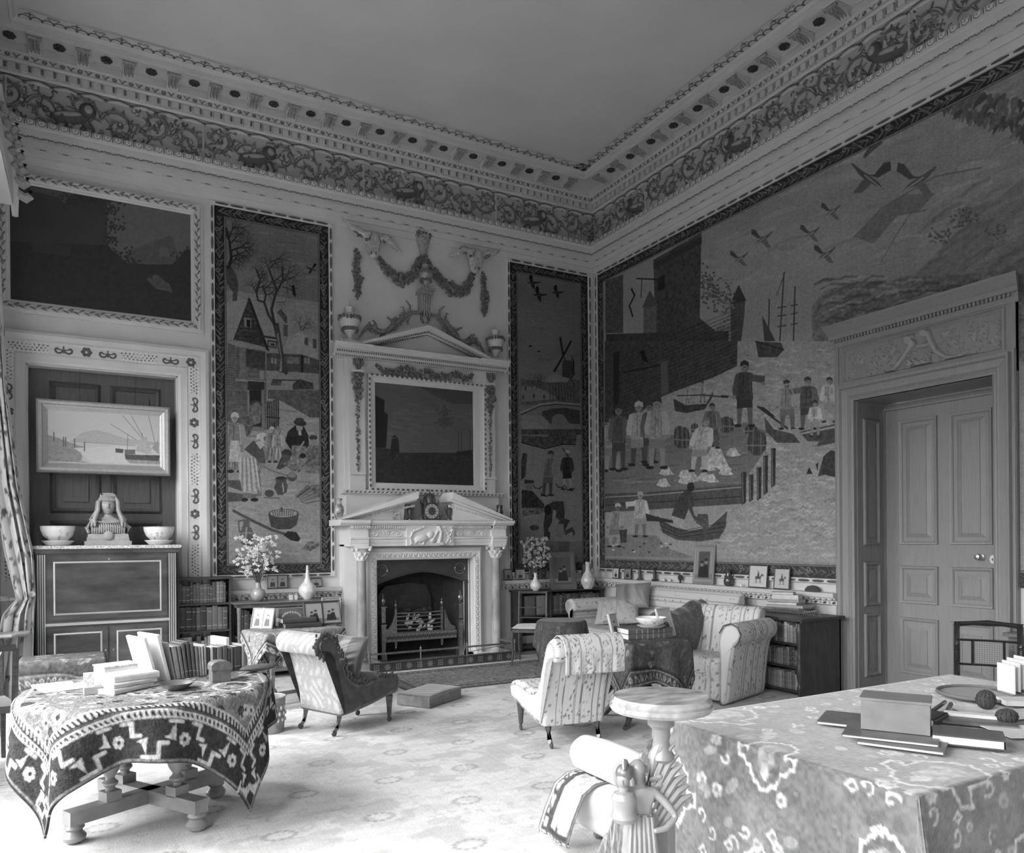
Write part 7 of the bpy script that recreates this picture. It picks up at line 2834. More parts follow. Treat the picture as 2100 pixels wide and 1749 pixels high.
# ================================================================== COFFER BOOKCASE below the skaters tapestry
t = thing('low_bookcase', 'low dark bookcase in the far corner below the skaters tapestry', 'bookcase', (-.80, -.20, 0))
WC = lambda a, z, p: (a, .18 - p, z)
mb = MB()
for a in (-.72, -.22, .68):
    mb.wbox(WC, a, a + .02, 0, .845, 0, .30)
mb.wbox(WC, -.72, .70, 0, .845, 0, .01)
mb.build('case', DB, t)
MB().wbox(WC, -.75, .72, .845, .868, 0, .33).build('top_board', DB, t)
for z in (.06, .50):
    MB().wbox(WC, -.70, .68, z, z + .02, .01, .29).build('shelf', DB, t)
shelf_row(WB, -.99, -.12, .521, .29, .25, .30, .2, 'in the far corner bookcase', 'books in the far corner bookcase', (0, 1, 2, 1), 8, .035, .06)
for k, (x, g) in enumerate(((-1.36, 2), (-1.17, 3))):
    put_book(x, -.30, .521, 0, .15 if k else .17, .27, .18, g, ('broad dark box file', 'broad grey box file')[k] + ' standing in the left bay of the far corner bookcase', flat=False, bands=0, nm='box_file')
vase('flower_vase', 'white vase with tall sprays of flowers on the far corner bookcase', -1.30, -.36, .869, BOT, mat('white_glaze', .7, .2, noise=.08, nscale=10, coat=.4), (.22, .50, 130, 5, mat('grey_petals', .46, .7, noise=.3, nscale=40), 0), .85)
vase('bottle_vase', 'mottled pale bottle vase right of the big framed picture in the corner', -.42, -.40, .869, [(.06, 0), (.065, .01), (.10, .08), (.105, .13), (.08, .20), (.04, .26), (.03, .33), (.04, .40)], mat('mottled_glaze', .56, .25, noise=.25, nscale=30, coat=.4))
photo_frame('picture_frame', 'large wooden framed picture leaning on the far corner bookcase', (-.80, -.33), .869, .42, .55, -.12, -.14, .075, mat('stained_frame', .13, .35, noise=.15, nscale=8), draw_group, strut=False, base=.10)
for k, (x, w_, b) in enumerate(((-1.58, .13, .30), (-1.38, .15, .35), (-1.16, .14, .12), (-.98, .13, .12), (-.50, .10, .10), (-.22, .14, .28))):
    photo_frame('photo_frame', ['small portrait photograph at the left end of the corner ledge', 'small pale photograph second along the corner ledge', 'dark photograph on the ledge left of the flower sprays',
                'dark photograph on the ledge right of the flower sprays', 'small dark photograph half hidden behind the bottle vase', 'photograph of a white figure in the very corner of the ledge'][k],
                (x, -.065), 1.02, w_, .16 if k != 5 else .21, 0, -.08, .014, FRM, strut=False, base=b)

# things on the dado ledge of the right wall
for k, (y, w_, h, rz, b, dr, fm, mt, lab) in enumerate((
    (-.62, .14, .16, 0, .60, draw_person, FRM, None, 'small bright photograph in a dark frame, leftmost on the right wall ledge'),
    (-.90, .15, .16, 0, .25, draw_group, FRM, None, 'small dim photograph second from the corner on the right wall ledge'),
    (-2.46, .37, .50, 0, .10, draw_group, mat('plain_wood_frame', .24, .4), .30, 'tall mounted picture of people leaning on the harbour tapestry'),
    (-3.37, .28, .27, 0, .58, draw_rider, FRM, None, 'framed print of a mounted rider, left of the two rider prints'),
    (-3.72, .22, .24, 0, .50, draw_rider, FRM, None, 'smaller framed print of a mounted rider, right of the two rider prints'))):
    photo_frame('photo_frame' if k != 2 else 'picture_frame', lab, (-.075, y), 1.02, w_, h, -PI / 2, -.10, .012 if k != 2 else .03, fm, dr, strut=False, base=b, mount=mt)


def lathe_thing(name, lab, cat, loc, prof, m, part='vessel_body', n=20):
    t_ = thing(name, lab, cat, loc)
    MB().lathe(prof, (0, 0, 0), n).build(part, m, t_)
    return t_


DG = mat('dark_glaze', .06, .15, coat=.5)
t = lathe_thing('handled_jug', 'dark glazed jug with handle beside the tall mounted picture', 'jug', (-.065, -2.90, 1.02), [(.04, 0), (.055, .02), (.062, .06), (.05, .10), (.036, .13), (.04, .20), (.042, .205)], DG)
MB().tube([(0, -.04, .19), (0, -.075, .18), (0, -.085, .12), (0, -.055, .085)], .007, 6).build('handle', DG, t)
t = lathe_thing('small_urn', 'tiny dark two-handled urn on the right wall ledge', 'urn', (-.06, -2.02, 1.02), [(.02, 0), (.01, .02), (.03, .045), (.035, .07), (.02, .09), (.026, .105)], DG)
for s in (-1, 1):
    MB().tube([(0, s * .03, .08), (0, s * .045, .09), (0, s * .035, .055)], .003, 5).build('handle', DG, t)
for k, (y, h, g) in enumerate(((-1.17, .19, .10), (-1.50, .19, .06))):
    mb = MB()
    mb.box((0, 0, .012), (.06, .07, .024)).tube([(0, 0, .02), (0, 0, .10), (0, .01, .15)], [.026, .022, .014], 8).ell((0, .012, .172), (.015, .015, .02))
    mb.tube([(0, .0, .14), (0, .035, .11), (0, .03, .08)], .008, 6)
    one('statuette', ('small dim statuette among the photographs on the right wall ledge', 'small dark robed statuette standing alone on the right wall ledge')[k], 'figurine', mb, mat('bronze_%d' % k, g, .4, metal=.4), None, (-.06, y, 1.021))
for k, y in enumerate((-1.68, -1.80)):
    mb = MB().ell((0, 0, .022), (.02, .03, .022), 0, 8, 6).ell((0, .025, .045), (.012, .014, .012), 0, 6, 5)
    one('china_animal', ('tiny white china animal, left of the pair on the ledge', 'tiny white china animal, right of the pair on the ledge')[k], 'figurine', mb, PORC, 'white china animals', (-.06, y, 1.021))
one('tortoiseshell_comb', 'dark domed shell lying at the right end of the ledge', 'shell', MB().prism([(-.09, 0), (.09, 0), (.085, .025), (.05, .055), (0, .065), (-.05, .055), (-.085, .025)], lambda u, v, d: (d, u, v), -.02, .02), mat('tortoiseshell', .06, .4), None, (-.065, -4.14, 1.021))
lathe_thing('small_jar', 'tiny pale jar between the jug and the rider prints', 'jar', (-.06, -3.10, 1.02), [(.012, 0), (.018, .01), (.014, .03), (.018, .035)], PORC)

# mantelpiece ornaments
t = thing('lantern_clock', 'brass lantern clock between the broken pediment ends', 'clock', (-2.92, -.34, 1.876))
MB().box((0, 0, .11), (.19, .14, .20)).box((0, 0, .008), (.22, .17, .016)).box((0, 0, .218), (.21, .16, .014)).build('clock_case', mat('old_brass', .13, .4, metal=.6), t)
mb = MB()
mb.lathe([(.085, .225), (.085, .28), (.075, .32), (.045, .35), (.01, .362), (.006, .40), (.001, .42)], (0, 0, 0), 20)
mb.build('bell_dome', mat('old_brass'), t)
for s in (-1, 1):
    for q in (-1, 1):
        MB().lathe([(.01, 0), (.016, .02), (.009, .04), (.009, .2), (.015, .22), (.004, .27)], (s * .095, q * .07, .005), 8).build('corner_pillar', mat('old_brass'), t)
dl = MB()
dl.M = Matrix.Translation((0, -.073, .115)) @ Matrix.Rotation(PI / 2, 4, 'X')
dl.lathe([(.095, 0), (.095, .006)], (0, 0, 0), 32)
dl = dl.build('chapter_ring', mat('silvered_ring', .5, .4), t)
mb = MB()
mb.M = Matrix.Translation((0, -.079, .115)) @ Matrix.Rotation(PI / 2, 4, 'X')
mb.lathe([(.055, 0), (.055, .004)], (0, 0, 0), 24)
for k in range(12):
    th = k * PI / 6
    mb.box((.076 * math.cos(th), .076 * math.sin(th), .002), (.026, .008, .003), rz=th)
mb.build('dial_centre_and_numerals', mat('old_brass'), dl)
MB().box((0, -.086, .135), (.005, .002, .045)).box((.018, -.086, .105), (.04, .002, .004)).build('hands', IRON, dl)
for k, (x, s) in enumerate(((-3.20, 1), (-2.64, 1))):
    t = thing('two_handled_vase', ('small gilt two-handled vase left of the lantern clock', 'small gilt two-handled vase right of the lantern clock')[k], 'vase', (x, -.33, 1.876))
    MB().lathe([(.035, 0), (.035, .015), (.012, .03), (.014, .05), (.035, .09), (.042, .13), (.025, .16), (.02, .18), (.03, .20)], (0, 0, 0), 16).build('vase_body', mat('gilt_bronze', .2, .3, metal=.7), t)
    for q in (-1, 1):
        MB().tube([(q * .038, 0, .12), (q * .06, 0, .16), (q * .045, 0, .19), (q * .028, 0, .185)], .005, 6).build('handle', mat('gilt_bronze'), t)
for k, (x, w_) in enumerate(((-3.05, .022), (-2.79, .03))):
    mb = MB().ell((0, 0, .04), (w_, .018, .022), 0, 8, 6).ell((-.025, 0, .06), (.012, .012, .012), 0, 6, 5).tube([(-.01, 0, .03), (-.01, 0, 0)], .005, 5).tube([(.012, 0, .03), (.012, 0, 0)], .005, 5).tube([(.02, 0, .045), (.04, 0, .07)], .007, 5)
    one('bronze_animal', ('tiny bronze bird left of the clock foot', 'tiny bronze beast right of the clock foot')[k], 'figurine', mb, mat('gilt_bronze'), None, (x, -.36, 1.876))
one('small_calendar', 'small chequered card standing on the mantelshelf left of the vases', 'card', MB().box((0, 0, .05), (.10, .006, .10)), mat('chequered_card', .4, .7, noise=.9, nscale=26, kind='noise'), None, (-3.42, -.44, 1.876))
vase('beaker_vase', 'patterned dark and white vase at the far left end of the mantelshelf', -4.13, -.28, 1.876, [(.04, 0), (.045, .01), (.035, .03), (.055, .08), (.062, .12), (.055, .165), (.03, .20), (.03, .23), (.045, .26), (.048, .265)], mat('figured_glaze', .34, .25, noise=.8, nscale=16, coat=.3))
vase('beaker_vase', 'dark lustre vase at the far right end of the mantelshelf', -1.80, -.22, 1.876, [(.04, 0), (.05, .02), (.05, .12), (.04, .16), (.045, .22)], DG)
# ================================================================== SOFA along the right wall
t = thing('sofa', 'buttoned floral chintz sofa along the right wall under the harbour tapestry', 'sofa', (-.14, -2.14, .002), PI)
SO = [(1.02, .12), (1.04, .30), (1.02, .40), (.95, .44), (.60, .45), (.26, .44), (.20, .52), (.16, .70), (.15, .82), (.12, .92), (.06, .955), (.015, .93), (.005, .85), (.01, .5), (.01, .14), (.5, .12)]
fc = lambda S, T: chintz(T * .9, S * .7, .56, .12, .22, .9, 3, .6)
o = loft('upholstery', SO, 1.12, fc, CLOTH, t, n=120, rnd_=.03)
AR = [(-.06, .12), (-.06, .50), (-.07, .60), (.0, .64), (.0, .70), (-.03, .76), (-.10, .79), (-.19, .77), (-.235, .70), (-.21, .62), (-.16, .56), (-.14, .40), (-.13, .12)]
for s in (-1, 1):
    Mt = Matrix.Translation((.53, s * .99, 0)) @ Matrix.Rotation(PI / 2 * 1, 4, 'Z') @ Matrix.Scale(-s, 4, (1, 0, 0))
    loft('arm', AR, .50, fc, CLOTH, t, n=50, rnd_=.03, M=Mt)
for x in (.1, .95):
    for y in (-1.1, 1.1):
        mb = MB()
        caster(mb, x, y, .012, .12, .03)
        mb.build('leg', DARKWOOD, t)
mb = MB()
for j in range(3):
    for i in range(15):
        y = -1.05 + i * .15 + (.075 if j % 2 else 0)
        if y < 1.1:
            z = .56 + j * .12
            u = np.interp(z, [.52, .70, .82, .92], [.20, .16, .15, .12])
            mb.ell((float(u) + .004, y, z), (.008, .012, .012), 0, 6, 4)
mb.build('buttons', mat('fabric_buttons', .3, .8), t)
sil = lambda S, T: .20 + .08 * np.sin(S * 30 + 8 * T) * (np.abs(S) < .09) - .04 * (np.abs(S) > .2)
cushion('satin_cushion', 'embroidered satin cushion standing on the end of the sofa', Mx(-.50, -1.56, .84, -.95, 1.15, -.18), .52, .36, .15, sil, CUSH)
cushion('floral_cushion', 'large soft floral cushion lying against the left end of the sofa', Mx(-.68, -1.47, .63, -.8, .75, -.1), .60, .44, .20, lambda S, T: chintz(S, T, .42, .3, .25, .8, 6), CLOTH)

# ================================================================== ARMCHAIR
t = thing('armchair', 'large scroll-arm armchair in striped floral chintz beside the carpeted small table', 'armchair', (-1.42, -4.02, .002), math.radians(197))
ac = lambda S, T: chintz(S, T, .56, .15, .17, .9, 8)
loft('seat', [(.37, .06), (.385, .25), (.40, .36), (.37, .44), (.28, .46), (.0, .44), (-.28, .42), (-.34, .3), (-.34, .1), (0, .06)], .30, ac, CLOTH, t, n=50)
loft('back', [(-.20, .30), (-.25, .55), (-.29, .74), (-.33, .86), (-.40, .90), (-.47, .86), (-.47, .78), (-.43, .66), (-.40, .40), (-.40, .08), (-.28, .08)], .36, ac, CLOTH, t, n=60)
AA = [(.0, .06), (.0, .45), (.01, .60), (-.01, .70), (-.055, .775), (-.13, .80), (-.20, .77), (-.23, .70), (-.205, .63), (-.16, .58), (-.13, .45), (-.105, .25), (-.08, .06)]
for s in (-1, 1):
    Mt = Matrix.Translation((-.02, s * .29, 0)) @ Matrix.Rotation(PI / 2, 4, 'Z') @ Matrix.Scale(-s, 4, (1, 0, 0))
    o = loft('arm', AA, .39, ac, CLOTH, t, n=50, rnd_=.03, M=Mt)
    mb = MB()
    pth = [(.375, s * .29 + s * -u, v) for u, v in AA[3:10]]
    mb.tube(pth, .007, 5)
    mb.build('piping', mat('dark_piping', .08, .8), o)
for x in (-.36, .33):
    for s in (-1, 1):
        MB().box((x, s * .30, .035), (.045, .045, .07), taper=.7).build('foot', DARKWOOD, t)
# quilt over the far arm and back
nn_ = 60
u_, v_ = np.meshgrid(np.linspace(-.50, .37, nn_), np.linspace(0, 1, nn_))
qp = np.array([(.02, .40), (-.02, .60), (-.02, .71), (.05, .80), (.13, .825), (.21, .80), (.25, .70), (.21, .50)])
sq = np.linspace(0, 1, len(qp))
yy, zz = np.interp(v_, sq, qp[:, 0]), np.interp(v_, sq, qp[:, 1])
qpat = np.where((np.mod(u_ + v_ * .3, .12) < .008) | (np.mod(u_ - v_ * .3, .12) < .008), .13, .045)
lift = .06 * np.exp(-((v_ - .6) / .25) ** 2)
o = grid_obj('quilt', np.stack([u_, -(.27 + yy), zz + .07 / (1 + np.exp((u_ + .22) * 25)) * (v_ < .75) + lift * .7 + .012 * np.sin(u_ * 26) * np.sin(v_ * 9)], -1), qpat, mat('dark_quilt', attr=True, rough=.6, sheen=.4, bump=.4, bscale=20))
o.matrix_world = Mx(-1.42, -4.02, .002, math.radians(197))
o.modifiers.new('t', 'SOLIDIFY').thickness = -.03
tag(o, 'dark quilted rug thrown over the far arm of the big armchair', 'quilt')

# ================================================================== CANE CHAIR by the fender, velvet table
t = thing('side_chair', 'slender dark side chair with light cushioned cane seat near the fender', 'chair', (-1.98, -1.38, .03), math.radians(232))
mb = MB()
for s in (-1, 1):
    MB().tube([(.22, s * .20, .43), (.235, s * .205, .3), (.20, s * .20, .15), (.25, s * .215, .0)], [.02, .017, .014, .011], 8).build('leg', DARKWOOD, t)
    MB().tube([(-.26, s * .18, .0), (-.20, s * .18, .2), (-.19, s * .18, .44), (-.20, s * .18, .65), (-.24, s * .18, .90)], [.011, .015, .017, .014, .012], 8).build('back_post', DARKWOOD, t)
MB().box((.01, 0, .43), (.44, .42, .035)).build('seat_rail', DARKWOOD, t)
for z, x in ((.56, -.195), (.69, -.205), (.885, -.238)):
    MB().tube([(x, -.18, z), (x - .01, 0, z), (x, .18, z)], .009 if z < .8 else .016, 6).build('back_rail', DARKWOOD, t)
cushion('seat_cushion', None, Mx(.01, 0, .468), .46, .44, .055, lambda S, T: .62 - .12 * (np.mod(S * 30, 1) < .3), CUSH).parent = t
TV = (-2.13, -2.34)
t = thing('small_round_table', 'small round table hidden under dark velvet cloth', 'table', (TV[0], TV[1], .03))
MB().lathe([(.26, .60), (.265, .625), (.255, .63)], (0, 0, 0), 28).build('table_top', DARKWOOD, t)
MB().lathe([(.14, 0), (.12, .03), (.03, .06), (.03, .60)], (0, 0, 0), 16).build('pedestal', DARKWOOD, t)
cc = carpet_canvas(.70, .70, .035, .05, .14, px=.009, style='fine', seed=12)
drape('velvet_cloth', TV, .67, lambda p: np.full_like(p, .26), .57, .57, 1.0, samp(cc), n=130, flare=.12, fold=.075, k=6, seed=9,
      lab='dark velvet cloth falling in folds over the small round table', cat='tablecloth', m=mat('dark_velvet', attr=True, rough=.8, sheen=.15), thick=.006)

# ================================================================== SMALL TABLE with dark carpet, centre right
TS = (-2.66, -4.50)
t = thing('drum_table', 'dark clawed pedestal table under the deep-toned rug, centre right', 'table', (TS[0], TS[1], .0))
MB().box((0, 0, .69), (.60, .46, .03)).build('table_top', DARKWOOD, t)
MB().lathe([(.24, .20), (.27, .22), (.27, .25), (.10, .28), (.05, .34), (.06, .5), (.05, .675)], (0, 0, 0), 28).build('pedestal', DARKWOOD, t)
for k in range(4):
    a = k * PI / 2 + .5
    MB().tube([(.16 * math.cos(a), .16 * math.sin(a), .21), (.30 * math.cos(a), .30 * math.sin(a), .13), (.37 * math.cos(a), .37 * math.sin(a), .045), (.42 * math.cos(a), .42 * math.sin(a), .03)], [.04, .03, .024, .02], 8).build('claw_leg', DARKWOOD, t)
cc = carpet_canvas(.72, .62, .05, .085, .26, px=.007, style='fine', seed=15)
drape('table_rug', TS, .715, lambda p: rect_R(.31, .24)(p), .68, .60, -.25, samp(cc), n=150, flare=.10, fold=.03, k=5, seed=6, lab='deep-toned patterned rug hanging over the pedestal table, centre right', thick=.008)
for k in range(2):
    put_book(-2.60, -4.52, .724 + k * .046, -.15, .045, .44, .30, 2, ('lower of the two big ribbed volumes under the flowered bowl', 'upper of the two big ribbed volumes under the flowered bowl')[k], 'ribbed volumes on the deep-toned rug', flat=True, bands=6)
pot('spotted porcelain dish standing on the two ribbed volumes', -2.56, -4.48, .80, .4, .817)
bpy.data.objects['porcelain_bowl.002'].scale = (1, 1, .55)
photo_frame('photo_frame', 'narrow upright photograph at the left edge of the deep-toned rug', (-2.80, -4.30), .722, .13, .22, .35, -.25, .012, mat('silver_frame'), base=.4)
photo_frame('photo_frame', 'light easel photograph behind the spotted dish', (-2.34, -4.46), .722, .20, .26, .25, -.3, .018, mat('silver_frame'), base=.55)

# ================================================================== BOOKCASE by the oak door
t = thing('gallery_bookcase', 'dark open bookcase with brass gallery beside the oak door', 'bookcase', (-.45, -3.96, 0))
mb = MB()
X0, X1, Y0, Y1 = -.31, .27, -.62, .62
for y in (Y0, Y1 - .025):
    mb.box(((X0 + X1) / 2, y + .0125, .39), (X1 - X0, .025, .76))
mb.box((X1 - .01, 0, .39), (.02, Y1 - Y0, .76))
mb.build('case', DB, t)
MB().box((-.02, 0, .785), (.64, 1.30, .03)).build('top_board', DB, t)
for z in (.06, .30, .53):
    MB().box((-.02, 0, z), (.54, 1.19, .02)).build('shelf', DB, t)
for y in (-.60, .60):
    mb = MB()
    turned(mb, X0 - .01, y, .03, .75, .028)
    mb.build('corner_column', DB, t)
mb = MB()
for k in range(40):
    y = -.60 + k * .03
    mb.tube([(.0, y, .802), (.0, y + .03, .85)], .002, 4).tube([(.0, y + .03, .802), (.0, y, .85)], .002, 4)
mb.tube([(.0, -.6, .85), (.0, .6, .85)], .003, 4)
mb.build('brass_gallery', BRASS, t)
for j, (z, h0, h1, tn) in enumerate(((.541, .16, .21, (2, 3, 2, 4, 5)), (.311, .15, .19, (2, 2, 3, 4, 1)), (.071, .15, .20, (3, 2, 4, 3)))):
    shelf_row(WR, -4.54, -3.38, z, .70, h0, h1, .14, 'on the %s shelf of the gallery bookcase' % ('top', 'middle', 'bottom')[j], 'books on the %s shelf of the gallery bookcase' % ('top', 'middle', 'bottom')[j], tn, 20 + j, .024, .045)
zz = .802
for k, (th, w_, d, tn, dy) in enumerate(((.028, .42, .32, 1, 0), (.022, .40, .31, 3, .02), (.03, .40, .30, 4, -.02), (.025, .34, .26, 5, .03), (.03, .33, .26, 4, .0), (.05, .27, .20, 5, -.03), (.025, .24, .18, 5, .02))):
    put_book(-.42, -4.05 + dy, zz, -1.4 + .06 * k, th, w_, d, tn, '%s book, %s from the bottom of the pile on the gallery bookcase' % (BK_N[tn], ORD[k]), 'pile on the gallery bookcase', flat=True, bands=0)
    zz += th + .001

# ================================================================== GREAT DESK with carpet, right foreground
DX0, DX1, DY0, DY1 = -4.60, -2.42, -8.30, -7.09
DC = ((DX0 + DX1) / 2, (DY0 + DY1) / 2)
t = thing('library_table', 'large library table hidden under a patterned carpet, right foreground', 'desk', (DC[0], DC[1], 0))
MB().box((0, 0, .745), (2.1, 1.14, .04)).build('table_top', MIDWOOD, t)
for x in (-.85, .85):
    MB().box((x, 0, .365), (.5, 1.0, .72)).build('pedestal', MIDWOOD, t)
cc = Canvas(-1.9, 1.9, -1.35, 1.35, .0065, .14)
cc.c *= .7 + .6 * vnoise(cc.h, cc.w, 14, 3, 51)
r_ = random.Random(77)
for k in range(900):
    x, y = r_.uniform(-1.85, 1.85), r_.uniform(-1.3, 1.3)
    q = r_.random()
    if q < .35:
        cc.poly(pe(x, y, r_.uniform(.02, .05), r_.uniform(.015, .04), r_.uniform(0, 3)), r_.choice((.10, .24, .14, .30)))
    elif q < .6:
        rosette(cc, x, y, r_.uniform(.015, .035), r_.choice((.42, .12, .3)), 6, .2)
    elif q < .8:
        s = .022
        cc.line([(x - s, y), (x, y + s), (x + s, y), (x, y - s), (x - s, y)], .009, .48)
    else:
        cc.line(spiral(x, y, .035, .8, r_.uniform(0, 6), 1, 8), .010, .46)


def medal(x, y, s, rot=0):
    ca, sa = math.cos(rot), math.sin(rot)
    T_ = lambda u, v: (x + s * (u * ca - v * sa), y + s * (u * sa + v * ca))
    out = [(0, 1), (.35, .8), (.5, .5), (.9, .25), (.95, -.05), (.62, .0), (.6, -.5), (.3, -.8), (0, -.95), (-.3, -.8), (-.6, -.5), (-.62, 0), (-.95, -.05), (-.9, .25), (-.5, .5), (-.35, .8), (0, 1)]
    P_ = [T_(*p) for p in out]
    cc.poly(P_, .13, tex=.4)
    jag = []
    for i in range(len(P_) - 1):
        for f in (0, .33, .66):
            jag.append((P_[i][0] + (P_[i + 1][0] - P_[i][0]) * f + .006 * (-1) ** (len(jag)), P_[i][1] + (P_[i + 1][1] - P_[i][1]) * f))
    cc.line(jag + [jag[0]], .011, .48)
    cc.poly([T_(*p) for p in ((0, .6), (.3, .3), (.25, -.1), (.4, -.4), (0, -.6), (-.4, -.4), (-.25, -.1), (-.3, .3))], .25, tex=.5)
    cc.poly([T_(*p) for p in ((0, .75), (.16, .55), (.1, .3), (-.1, .3), (-.16, .55))], .38)


for i in range(-3, 4):
    for j in range(-2, 3):
        if abs(i) > 1 or abs(j) > 1:
            medal(i * .56 + (.28 if j % 2 else 0), j * .52, .20 if (i + j) % 2 else .15, PI / 2)
for v in (1.30, 1.08):
    for sgn in (-1, 1):
        cc.line([(-1.9, sgn * v), (1.9, sgn * v)], .02, .42)
for sgn in (-1, 1):
    cc.poly([(-1.9, sgn * 1.10), (1.9, sgn * 1.10), (1.9, sgn * 1.28), (-1.9, sgn * 1.28)], .16, tex=.3)
    for k in range(44):
        x = -1.85 + k * .085
        cc.line([(x - .03, sgn * 1.13), (x, sgn * 1.25), (x + .03, sgn * 1.13)], .018, .36 if k % 2 else .28)
cc.c *= 1 + .30 * (vnoise(cc.h, cc.w, 2.2, 1) - .5) * 2
a_, b_ = (DX1 - DX0) / 2, (DY1 - DY0) / 2
hx, hy = a_ + .68, b_ + .68
S, T = np.meshgrid(np.linspace(-hx, hx, 500), np.linspace(-hy, hy, 350))
dx, dy = np.maximum(np.abs(S) - a_, 0), np.maximum(np.abs(T) - b_, 0)
mn, mxx = np.minimum(dx, dy), np.maximum(dx, dy)
both = mn > 0
X = np.sign(S) * (np.minimum(np.abs(S), a_) + np.where(dx > 0, .015 + .03 * np.minimum(dx, .3) / .3 + .012 * np.sin(T * 9 + 1) * dx, 0) + np.where(both, mn * .28, 0))
Y = np.sign(T) * (np.minimum(np.abs(T), b_) + np.where(dy > 0, .015 + .03 * np.minimum(dy, .3) / .3 + .014 * np.sin(S * 8) * dy, 0) + np.where(both, mn * .28, 0))
Z = .778 - np.where(mxx < .03, mxx * .4, mxx - .018)
o = grid_obj('desk_carpet', np.stack([DC[0] + X, DC[1] + Y, np.maximum(Z, .04)], -1), samp(cc)(S, T), mat('faded_table_carpet', attr=True, rough=.95, spec=.1, sheen=.45, bump=.35, bscale=110))
o.modifiers.new('t', 'SOLIDIFY').thickness = .01
tag(o, 'big faded carpet with jagged medallions covering the library table', 'table cover')
ZD = .790


def dk(x, y, dz=0):
    return fl(x, y, ZD + dz)


rzd = math.radians(-37)
FOL = mat('leather_folder', .12, .45, noise=.2, nscale=10)
for k, (c_, sx, sy, th, rz, lab, z) in enumerate((
    (dk(1775, 1482), .36, .25, .012, -1.05, 'dark leather blotter lying under the left of the wooden box', 0),
    (dk(1828, 1512), .34, .27, .010, -1.03, 'flat folder directly under the wooden box', .013),
    (dk(1852, 1524), .30, .22, .012, -1.10, 'lowest folder sticking out in front of the wooden box', 0))):
    t = thing('folder', lab, 'folder', (c_[0], c_[1], ZD + z), rz)
    MB().box((0, 0, th / 2), (sx, sy, th)).build('cover', FOL, t)
    MB().box((0, -.003, th / 2), (sx - .008, sy, th * .55)).build('pages', PAPER, t)
c_ = dk(1838, 1490, .03)
t = thing('wooden_box', 'plain dark wooden box with sliding lid on the library table', 'box', (c_[0], c_[1], ZD + .026), -1.03)
MB().box((0, 0, .06), (.25, .17, .12)).build('box_body', mat('stained_box_wood', .2, .35, noise=.15, nscale=10, stretch=(1, 6, 1), coat=.2), t)
MB().box((0, 0, .124), (.26, .176, .010)).build('lid', mat('stained_box_wood'), t)
c_ = dk(1985, 1523)
t = thing('leather_book', 'thick shiny-covered book lying nearest the front edge of the library table', 'book', (c_[0] + .0, c_[1], ZD), -1.0)
MB().box((0, 0, .038), (.245, .165, .006)).box((0, 0, .004), (.245, .165, .006)).box((.121, 0, .021), (.004, .165, .036)).build('cover', mat('shiny_leather', .07, .15, coat=.6), t)
MB().box((-.004, 0, .021), (.236, .160, .029)).build('pages', PAPER, t)
c_ = dk(1892, 1527)
put_book(c_[0], c_[1], ZD, -.6, .02, .12, .08, 4, 'small thin notebook between the wooden box and shiny book', flat=True, bands=0)
c_ = dk(1990, 1478)
t = thing('writing_case', 'flat open writing case with white cards behind the shiny book', 'folder', (c_[0], c_[1], ZD), -1.0)
MB().box((0, 0, .006), (.34, .20, .012)).build('cover', FOL, t)
MB().box((.01, .03, .02), (.22, .05, .014)).build('cards', PAPER, t)
c_ = dk(2008, 1428)
t = thing('round_mat', 'round flat basket tray with ribbed rim at the far side of the library table', 'tray', (c_[0] + .02, c_[1], ZD))
MB().lathe([(.001, .006), (.19, .006), (.195, .010)], (0, 0, 0), 36).build('tray_base', mat('woven_straw', .34, .7, noise=.4, nscale=30, kind='wave'), t)
MB().tube([(.197 * math.cos(k * PI / 18), .197 * math.sin(k * PI / 18), .014) for k in range(37)], .009, 6).build('rim', mat('dark_straw', .14, .7), t)
for k, (px_, py_, dx_) in enumerate(((1925, 1455, 0), (1945, 1460, .0))):
    c_ = dk(px_, py_)
    one('ruler', ('dark round ruler lying farther from the wooden box', 'dark round ruler lying nearer to the white plate')[k], 'ruler', MB().tube([(-.13, 0, .014), (.13, 0, .014)], .010, 8), EBONY, None, (c_[0], c_[1], ZD + .03 * 0), .35 + .12 * k)
c_ = dk(1930, 1483)
put_book(c_[0], c_[1], ZD, .3, .03, .20, .12, 0, 'black clasped book lying behind the right end of the wooden box', flat=True, bands=0)
c_ = dk(2018, 1464)
t = lathe_thing('white_plate', 'white china plate holding dark seed heads on the library table', 'plate', (c_[0], c_[1], ZD), [(.06, 0), (.065, .004), (.12, .016), (.123, .019), (.11, .017), (.06, .008), (.001, .008)], PORC, 'plate_body', 32)
WOOL = mat('dark_wool', .05, .95, bump=.8, bscale=60)
for k, (px_, py_, r_x, r_z) in enumerate(((2022, 1458, .05, .042), (2065, 1483, .052, .03))):
    c_ = dk(px_, py_)
    mb = MB()
    mb.ell((0, 0, r_z), (r_x, r_x * .8, r_z), 0, 14, 10)
    for q in range(14):
        a = q * .45
        mb.tube([(r_x * 1.0 * math.cos(a) * math.sin(b), r_x * .82 * math.sin(a) * math.sin(b), r_z + r_z * 1.02 * math.cos(b)) for b in np.linspace(.2, 2.9, 7)], .003, 4)
    one('wool_ball', ('ball of dark wool on the white plate', 'oval ball of dark wool in front of the white plate')[k], 'wool', mb, WOOL, None, (c_[0], c_[1], ZD + (.012 if k == 0 else .001)), .4)
